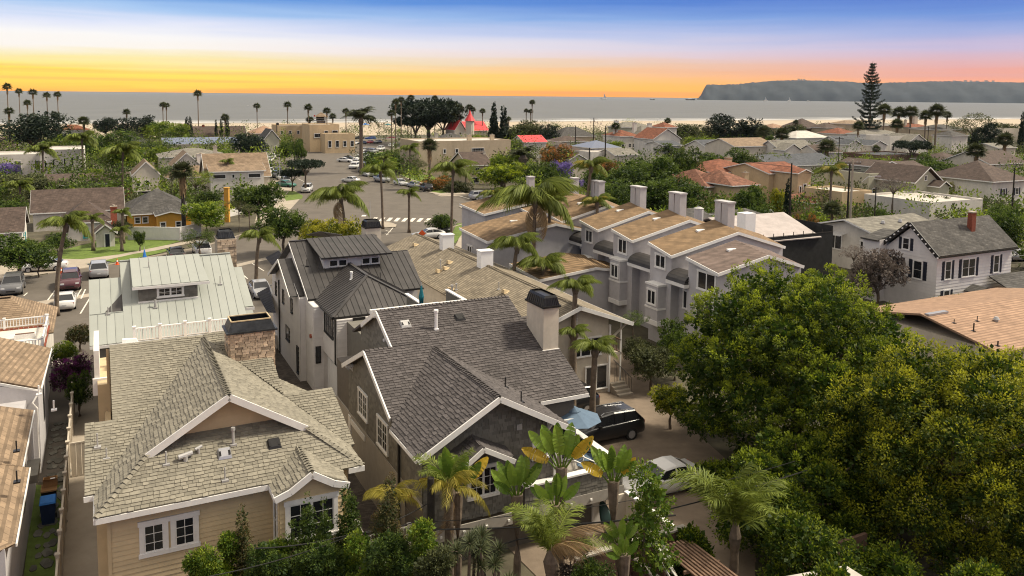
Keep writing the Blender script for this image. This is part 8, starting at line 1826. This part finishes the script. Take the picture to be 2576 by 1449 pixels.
# near palms at the bottom
ppx('big lush palm with long arching fronds in the shade by the pergola', 1850, 1335, 31, 205, 17, 'near', up=.45, group='queen palms', squash=1.0)
ppx('palm rising from the bottom edge before the brown wall', 1385, 1400, 26.5, 170, 15, 'near', up=.6, mixin=('dry', 5), group='queen palms')
ppx('half-dry palm with yellow hanging fronds around the black pole', 1130, 1230, 29, 125, 15, 'yellow', up=.25, mixin=('near', 3), dead=3, group='queen palms')
ppx('yellow-green palm behind the cypress tips left of the black pole', 985, 1255, 29.5, 95, 13, 'yellow', up=.35, group='queen palms')
# ---- giant bird of paradise plants
def paddle(i, m):
    key = ('pad', i, m)
    if key in FR: return FR[key]
    g = random.Random(i + 31); b = MB(); L_ = 1.0; N_ = 9; tb = (.25, .8, .45, .65)[i]; W_ = .20
    for j in range(N_):
        t0, t1 = j / N_, (j + 1) / N_; w = lambda t: W_ * (math.sin(math.pi * min(.985, t * .93 + .06)) ** .55); zc = lambda t: -.16 * t * t * (1 + .5 * (i % 3)); nt = g.random() < .35
        for s in (-1, 1):
            gap = .012 * s if nt else 0; e = .04
            b.poly([(t0 * L_, 0, zc(t0)), (t1 * L_, 0, zc(t1)), (t1 * L_ - (.02 if nt else 0), s * w(t1), zc(t1) + e + g.uniform(-.02, .02)), (t0 * L_ + (.01 if nt else 0), s * w(t0), zc(t0) + e)], tone=tb + g.uniform(-.07, .07))
    b.tube([(0, 0, 0), (.5, 0, zc(.5) - .005), (.97, 0, zc(.97))], [.018, .012, .003], 4, tone=.9)
    FR[key] = b.mesh('leaf', M[m]); return FR[key]
def paradise(label, x, y, d, s, n, h_extra=0, seed=0, ylow=None):
    X, Y, Z = D(x, y, d); t = thing('bird_of_paradise', label, 'plant', (X, Y, 0), group='giant bird of paradise plants'); g = random.Random(seed)
    part('trunk', M['palmbark'], t, lambda b: b.tube([(0, 0, 0), (.05, 0, Z * .5), (.02, 0, Z * .8), (0, 0, Z + .1)], [.15, .15, .17, .24], 10))
    for i in range(n):
        a = (i - n / 2) / n * 2.6 + (math.pi if i % 2 else 0) * 0 + g.uniform(-.2, .2); az = g.uniform(-.5, .5) + (0 if a > 0 else math.pi); el = abs(a); pl = s * g.uniform(.5, .8)
        d_ = Vector((math.cos(az) * math.sin(el * .52), math.sin(az) * math.sin(el * .52) - .15, math.cos(el * .52))).normalized(); p0 = Vector((0, 0, Z - .2)); p1 = p0 + d_ * pl
        part('leaf_stalk', M['bop'], t, lambda b: b.tube([p0, p0 + d_ * pl * .5, p1], [.05, .034, .024], 5))
        m = 'bopy' if i in (0, n - 1) and seed % 2 else 'bop'; L_ = s * g.uniform(.72, .95); dd = (d_ + Vector((0, 0, -.05 - .2 * el))).normalized()
        e = dd; up = Vector((g.uniform(-.3, .3), -1, .45)).normalized(); y_ = up.cross(e).normalized(); z_ = e.cross(y_)
        inst('leaf', paddle(i % 4, m), t, p1, Matrix((e, y_, z_)).transposed().to_euler(), (L_, L_ * 1.0, L_))
    return t
paradise('leftmost paddle-leaved plant before the grey house bay window', 1150, 1240, 29.5, 1.22, 10, seed=1); paradise('paddle-leaved plant with one orange leaf before the deck corner', 1300, 1250, 29.3, 1.15, 10, seed=2)
paradise('tallest paddle-leaved plant with yellowing leaves by the deck', 1412, 1180, 29.6, 1.3, 10, seed=3); paradise('paddle-leaved shoot tucked under the tallest one', 1398, 1275, 28.9, .95, 7, seed=4)
paradise('rightmost paddle-leaved plant fanned out before the deck end', 1543, 1215, 30.2, 1.12, 10, seed=5); paradise('low young paddle-leaved plant at the foot of the grey house', 1560, 1370, 28.0, .8, 6, seed=6); paradise('second low young paddle-leaved plant by the brown wall', 1570, 1400, 27.5, .7, 5, seed=8)
# ---- screening shrubs along the bottom edge
def bush(label, x, ytop, w, d, m, seed, clumps=420, shape='cone', per=18, ll=.11, cr=.16, base=None, tlo=.15, thi=.8, name='shrub', droop=0.):
    X, Y, Z = D(x, ytop, d); r = w * d / F_ / 2; t = thing(name, label, 'shrub', (X, Y, 0)); g = random.Random(seed)
    if shape == 'cone': L = [(g.uniform(-.08, .08) * r, g.uniform(-.08, .08) * r, Z * (1 - a) - .1, r * (.10 + .9 * a ** .75), r * (.10 + .9 * a ** .75), .55) for a in [i / 11 for i in range(10)]]
    else: L = [(g.uniform(-.7, .7) * r, g.uniform(-.6, .6) * r, Z - .45 * r - g.random() * Z * .55, r * g.uniform(.38, .6), r * g.uniform(.38, .6), r * g.uniform(.35, .5)) for i in range(13)] + [(0, 0, Z - .5 * r, .6 * r, .6 * r, .5 * r)]
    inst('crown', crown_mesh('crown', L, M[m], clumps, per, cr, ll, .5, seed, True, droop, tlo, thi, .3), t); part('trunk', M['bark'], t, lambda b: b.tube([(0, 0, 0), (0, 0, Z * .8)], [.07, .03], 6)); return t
for a in [('red-tipped conical shrub before the twin tan house windows', 609, 1303, 70, 26.5, 'redtip', 1, 420), ('short pointed shrub at the left edge of the bay window', 733, 1330, 66, 26.2, 'green', 2, 420), ('pointed shrub covering the middle of the bay window', 776, 1272, 80, 26.6, 'green', 3, 520),
          ('second pointed shrub over the bay window, a little lower', 818, 1288, 70, 26.2, 'green', 4, 480), ('tall slim conical shrub at the right of the bay window', 872, 1240, 90, 26.8, 'green', 5, 620), ('tallest red-flecked conical shrub left of the black pole', 976, 1226, 120, 26.0, 'redtip', 6, 760)]: bush(*a[:3], a[3] * 1.9, *a[4:7], int(a[7] * 1.7), ll=.055, cr=.11, per=34)
for i, a in enumerate([('light wispy shrub before the tan house siding', 520, 1385, 110, 25.5, 'bright'), ('wispy bamboo-like shrub under the twin windows', 575, 1345, 80, 26.3, 'bright'), ('dark shrub mass between the wispy and pointed shrubs', 660, 1375, 120, 25.3, 'green'), ('leafy pale green shrub below the bay window corner', 700, 1365, 80, 26.0, 'bright'),
                       ('dense shrub mass under the bay window', 800, 1370, 140, 25.0, 'green'), ('yellow-green leafy shrub right of the bay window', 905, 1345, 110, 25.4, 'bright'), ('mixed leafy shrub below the tallest conical one', 985, 1350, 130, 24.8, 'green'), ('pale leafy shrub wrapped round the black pole foot', 1060, 1315, 110, 25.0, 'bright'),
                       ('soft olive shrub beside the spiky rosettes', 1110, 1385, 110, 24.4, 'olive'), ('tangle of pale shrub before the low window', 1455, 1345, 90, 27.0, 'grey'), ('dark shrub at the foot of the brown wall', 1480, 1410, 120, 26.0, 'green')]):
    bush(*a, 20 + i, 430, 'round', ll=.068, cr=.13, per=32, tlo=.0, thi=.7)
bush('young pine with open needle clumps in front of the white sports car', 1625, 1160, 150, 28.8, 'bright', 61, 230, 'round', 20, .11, .14, tlo=.05, thi=.4, name='pine_sapling')
for i, (x, y, w, d, lb) in enumerate([(1740, 1290, 90, 31, 'small leafy weed shrub beside the lush palm'), (2090, 1385, 120, 25, 'shaded fern-like shrub before the diamond wall'), (1910, 1170, 230, 33.5, 'thicket added to darken the gap between the lush palm and the great tree'), (2040, 1260, 220, 29, 'lower thicket added to darken the ground around the diamond wall'), (1960, 1200, 120, 36, 'dark shaded undergrowth below the great tree'), (1800, 1120, 120, 40, 'dark shaded shrub at the driveway foot of the great tree'), (2250, 1330, 200, 30, 'dark undergrowth at the foot of the yellow-green giant'), (2480, 1380, 160, 27, 'shaded undergrowth in the bottom right corner')]): bush(lb, x, y + 45, w, d, 'ficus', 80 + i, 700, 'round', ll=.11, cr=.2, tlo=.0, thi=.3)  # leaf tones lowered to stand for shade; both thickets added to darken the ground
# spiky rosettes
def rosette_mesh():
    g = random.Random(9); b = MB()
    for i in range(70):
        a = i * 2.399; el = math.asin(min(1, -.25 + 1.25 * i / 70)); d_ = Vector((math.cos(a) * math.cos(el), math.sin(a) * math.cos(el), math.sin(el))); s = Vector((-math.sin(a), math.cos(a), 0)) * .022; l = g.uniform(.42, .6)
        b.poly([d_ * .05 - s * .6, d_ * l * .5 - s, d_ * l + Vector((0, 0, -.05)), d_ * l * .5 + s, d_ * .05 + s * .6], tone=g.random())
    return b.mesh('leaf_rosette', M['fan'])
RM = rosette_mesh()
for k, (x0, n, lb) in enumerate([(1170, 7, 'cluster of spiky dragon-tree rosettes before the garage opening'), (1250, 7, 'second cluster of spiky rosettes towards the bottom palm')]):
    X, Y, Z = D(x0, 1400, 25.5); t = thing('dragon_tree', lb, 'plant', (X, Y, 0), 0, 'spiky rosette plants'); g = random.Random(k)
    for i in range(n):
        p = Vector((g.uniform(-.7, .7), g.uniform(-.6, .6), Z + g.uniform(-.6, .75))); part('stem', M['bark'], t, lambda b: b.tube([(p.x * .3, p.y * .3, 0), p], [.09, .05], 6)); inst('leaf_rosette', RM, t, p, (g.uniform(-.3, .3), g.uniform(-.3, .3), g.random() * 6), (g.uniform(.8, 1.1),) * 3)

# ------------------------------------------------------------------ poles, wires, street furniture, people
def upole(label, x, ytop, d, arms=1, base=None, w=.16, m='pole', extra=None):
    X, Y, Z = D(x, ytop, d); t = thing('utility_pole', label, 'pole', (X, Y, 0)); part('shaft', M[m], t, lambda b: b.tube([(0, 0, 0), (0, 0, Z)], [w * 1.15, w * .8], 8))
    for k in range(arms):
        part('crossarm', M['pole'], t, lambda b: b.box(-1.1, 1.1, -.06, .06, Z - .5 - k * .9, Z - .38 - k * .9))
        for j in (-1, -.55, .55, 1): part('insulator', M['steel'], t, lambda b: b.cyl(j, 0, Z - .38 - k * .9, Z - .2 - k * .9, .05, n=6))
    return t, Vector((X, Y, Z))
_, A0 = upole('black utility pole without arms rising out of the palm and shrubs', 1084, 1202, 28.5, 0, w=.16)
_, A1 = upole('tall thin utility pole with one arm near the beach', 1494, 296, 250); _, A2 = upole('bare dark pole among the middle houses', 1524, 316, 190, 0); _, A3 = upole('short pole with arms below the solar house', 1483, 372, 185, 1); upole('thin pole by the charcoal beach house', 1448, 316, 255, 0)
_, A4 = upole('dark pole in front of the slim cypress', 1992, 410, 112, 0, w=.13); _, A5 = upole('grey utility pole with street lamp and cross arms by the villa garage', 2146, 402, 110, 2, w=.17, m='concrete'); _, A6 = upole('blackened pole immediately beside the grey utility pole', 2138, 412, 112, 0, w=.14)
_, A7 = upole('wooden pole with arms between the white gabled houses', 2112, 344, 205, 1, w=.13); _, A8 = upole('tall dark pole at the right by the timbered house', 2553, 422, 118, 0, w=.12); upole('pole beside the tall leaning palm', 2336, 318, 235, 1, w=.12); upole('thin dark service pole by the netted house', 2204, 470, 110, 0, w=.09)
upole('thin light pole by the striped crossing', 931, 505, 128, 0, w=.05, m='steel'); upole('slender street pole on the boulevard curb', 703, 395, 150, 0, w=.05, m='steel')
def wire(label, pts, r=.02, sag=.4, n=14):
    t = thing('wire', label, 'cable', pts[0]); o = Vector(pts[0]); P = []
    for a, b_ in zip(pts, pts[1:]):
        a, b_ = Vector(a), Vector(b_)
        for i in range(n + 1): f = i / n; p = a.lerp(b_, f); p.z -= sag * 4 * f * (1 - f); P.append(p - o)
    part('strand', M['wire'], t, lambda b: b.tube(P, r, 5))
wire('thick black cable bundle crossing in front of the grey house deck', [D(1084, 1332, 28.5), D(1700, 1296, 29)], .03, .12)
wire('black cable from the pole across the grey house deck to the great tree', [D(1088, 1370, 28.4), D(1300, 1358, 28.6), D(2040, 1180, 34)], .028, .25); wire('upper thin wire over the deck towards the great tree', [D(1084, 1312, 28.5), D(2000, 1160, 33)], .013, .5)
wire('cable descending from the pole in front of the tan house', [D(1084, 1262, 28.5), D(870, 1352, 26), D(470, 1460, 22)], .016, .15); wire('lower dark cable along the shrub tops', [D(1084, 1300, 28.5), D(880, 1345, 26.5), D(640, 1380, 24)], .02, .1)
wire('power line between the grey pole and the right edge pole', [D(2146, 425, 110), D(2553, 510, 118)], .02, 1.0); wire('power line from the slim cypress pole to the grey pole', [D(1992, 430, 112), D(2146, 420, 110)], .02, .6); wire('long power line over the middle houses', [D(1494, 305, 250), D(1992, 420, 112)], .03, 2)
wire('pale line strung over the bougainvillea', [D(125, 882, 60), D(182, 862, 58), D(225, 845, 57)], .015, .1)
X, Y, Z = D(2168, 458, 108); t = thing('street_lamp', 'curved-arm street lamp on the grey utility pole', 'street lamp', (X, Y, Z)); part('arm', M['steel'], t, lambda b: b.tube([(0, 0, 0), (.8, 0, .7), (1.9, 0, .8)], .05, 6)); part('lamp_head', M['rim'], t, lambda b: b.box(1.7, 2.5, -.15, .15, .7, .85))
def cone(x, y, lb): X, Y = G(x, y); t = thing('traffic_cone', lb, 'traffic cone', (X, Y, 0)); part('cone', M['cone'], t, lambda b: b.tube([(0, 0, .04), (0, 0, .72)], [.17, .03], 10)); part('band', M['vinyl'], t, lambda b: b.tube([(0, 0, .38), (0, 0, .52)], [.115, .085], 10)); part('base', M['cone'], t, lambda b: b.box(-.22, .22, -.22, .22, 0, .04))
cone(295, 666, 'orange traffic cone on the kerb above the grey metal roof'); cone(154, 689, 'orange traffic cone at the kerb by the maroon SUV')
X, Y = G(1062, 617); t = thing('road_sign', 'orange diamond work sign beyond the drab apartment roof', 'sign', (X, Y, 0)); part('post', M['steel'], t, lambda b: b.cyl(0, 0, 0, 1.4, .03, n=6)); part('panel', M['cone'], t, lambda b: b.slab([(-.5, -.03, 1.6), (0, -.03, 1.1), (.5, -.03, 1.6), (0, -.03, 2.1)], .03))
X, Y = G(1100, 474); t = thing('fire_hydrant', 'yellow fire hydrant on the corner pavement', 'hydrant', (X + 14, Y - 6, 0)); part('barrel', M['ochre'], t, lambda b: (b.cyl(0, 0, 0, .6, .13, n=8), b.cyl(0, 0, .6, .75, .15, .05, n=8))); part('nozzle', M['ochre'], t, lambda b: b.tube([(-.22, 0, .45), (.22, 0, .45)], .06, 6))
# people on the beach: one continuous body each, clothes as children
def person_mesh():
    b = MB(); b.tube([(0, 0, 1.38), (0, 0, 1.46), (0, 0, 1.52)], [.075, .06, .06], 8); loft(b, [[(w * math.cos(a), dd * math.sin(a), z) for a in [k * math.pi / 4 for k in range(8)]] for z, w, dd in ((.82, .15, .11), (.95, .16, .11), (1.1, .15, .10), (1.3, .20, .11), (1.42, .13, .08))])
    b.tube([(0, 0, 1.5), (0, -.01, 1.58), (0, 0, 1.66), (0, 0, 1.73)], [.06, .10, .105, .05], 8)
    for s in (-1, 1): b.tube([(s * .09, 0, .86), (s * .11, -.02 * s, .46), (s * .12, .05 * s, .06), (s * .12, -.08 + .05 * s, .03)], [.095, .06, .042, .04], 7); b.tube([(s * .19, 0, 1.38), (s * .25, .02, 1.1), (s * .24, -.08, .86), (s * .24, -.1, .76)], [.05, .04, .03, .025], 6)
    return b.mesh('body', M['skin'])
PM = person_mesh(); SH = MB(); loft(SH, [[(w * math.cos(a), dd * math.sin(a), z) for a in [k * math.pi / 4 for k in range(8)]] for z, w, dd in ((.8, .18, .14), (1.1, .17, .13), (1.3, .22, .13), (1.41, .14, .1))]); SM = SH.mesh('shirt', M['cloth'])
HR = MB(); HR.tube([(0, .02, 1.6), (0, .02, 1.7), (0, .01, 1.76)], [.11, .115, .04], 8); HM = HR.mesh('hair', M['black'])
g = random.Random(8)
for i in range(46):
    x = 905 + g.random() * 120 if i < 28 else 1515 - g.random() * 60 if i < 38 else 1030 + g.random() * 60
    X, Y, _ = D(x, 400, (520 if i < 28 else 610 if i < 38 else 500) + g.uniform(-28, 28)); t = thing('person', ('beachgoer in dark clothes standing on the sand beyond the boulevard end' if i < 28 else 'beachgoer on the strip of sand above the charcoal beach house' if i < 38 else 'beachgoer on the sand seen through the umbrella pine'), 'person', (X, Y, .03), g.random() * 6, 'people on the beach')
    inst('body', PM, t); inst('shirt', SM, t); inst('hair', HM, t)
for x, lb, m in ((976, 'teal beach tent on the sand', 'tealc'), (920, 'blue beach canopy beside the standing group', 'blue')):
    X, Y, _ = D(x, 400, 488); t = thing('beach_tent', lb, 'tent', (X, Y, .03)); part('canopy', M[m], t, lambda b: (b.poly([(-2, -2, 1.9), (2, -2, 1.9), (0, 0, 2.8)]), b.poly([(2, -2, 1.9), (2, 2, 1.9), (0, 0, 2.8)]), b.poly([(2, 2, 1.9), (-2, 2, 1.9), (0, 0, 2.8)]), b.poly([(-2, 2, 1.9), (-2, -2, 1.9), (0, 0, 2.8)])))
    for sx in (-1, 1): part('leg', M['steel'], t, lambda b: b.cyl(sx * 1.9, -1.9, 0, 1.9, .05, n=5))
# ------------------------------------------------------------------ nobody could count the low garden growth between the houses
def inpoly(x, y, P):
    c = False
    for i in range(len(P)):
        (a, b), (e, f) = P[i], P[i - 1]
        if (b > y) != (f > y) and x < (e - a) * (y - b) / (f - b) + a: c = not c
    return c
KEEP = [[tuple(v.co.xy) for v in o.data.vertices] for o in S.objects if o.type == 'MESH' and not o.parent and o.name.split('.')[0] in ('road', 'driveway', 'paved_alley', 'walkway', 'pavement', 'traffic_island', 'lawn', 'street_gutter')]
g = random.Random(77); C_ = {'green': [], 'bright': [], 'olive': []}; HS = [(o.location.x + CV[0] * 5, o.location.y + CV[1] * 5) for o in S.objects if not o.parent and o.get('category') == 'house']
while sum(map(len, C_.values())) < 1300:
    d = 80 * (5.4 ** g.random()); x = g.uniform(-.68, .68) * d
    if any(inpoly(x, d, P) for P in KEEP) or d > 530 + .5 * x - 110: continue
    u, v = g2(x, d)
    if x < 5 and d < 128: continue
    if (22 < u < 58 and v < 92) or (u < 22 and v < 68) or (57 < u < 92 and 46 < v < 75): continue
    s = g.uniform(1.0, 2.3) * (1 + d / 300)
    if d > 150 and g.random() < .3:
        if any(abs(x - a) < 9 and abs(d - b) < 9 for a, b in HS): continue
        s = g.uniform(3.2, 5.2)
    C_[g.choice(['green', 'green', 'bright', 'olive'])].append((x, d, s * g.uniform(.35, .8), s))
for k, L in C_.items():
    A = np.array(L); gg = np.random.default_rng(5); n = 6; P = np.repeat(A[:, :3], n, 0); sc = np.repeat(A[:, 3], n); U = unit(len(P), gg); U[:, 2] = abs(U[:, 2])
    P = P + U * sc[:, None] * .8; v, f, tt = leaf_quads(P, U, 30, sc * .45, .46, .6, gg, .2 + .6 * gg.random(len(P)))
    tag(inst('undergrowth', npmesh('undergrowth', v, f, M[k], tt)), 'low ' + {'green': 'dark green', 'bright': 'light green', 'olive': 'olive'}[k] + ' garden growth between the houses', 'undergrowth', kind='stuff')
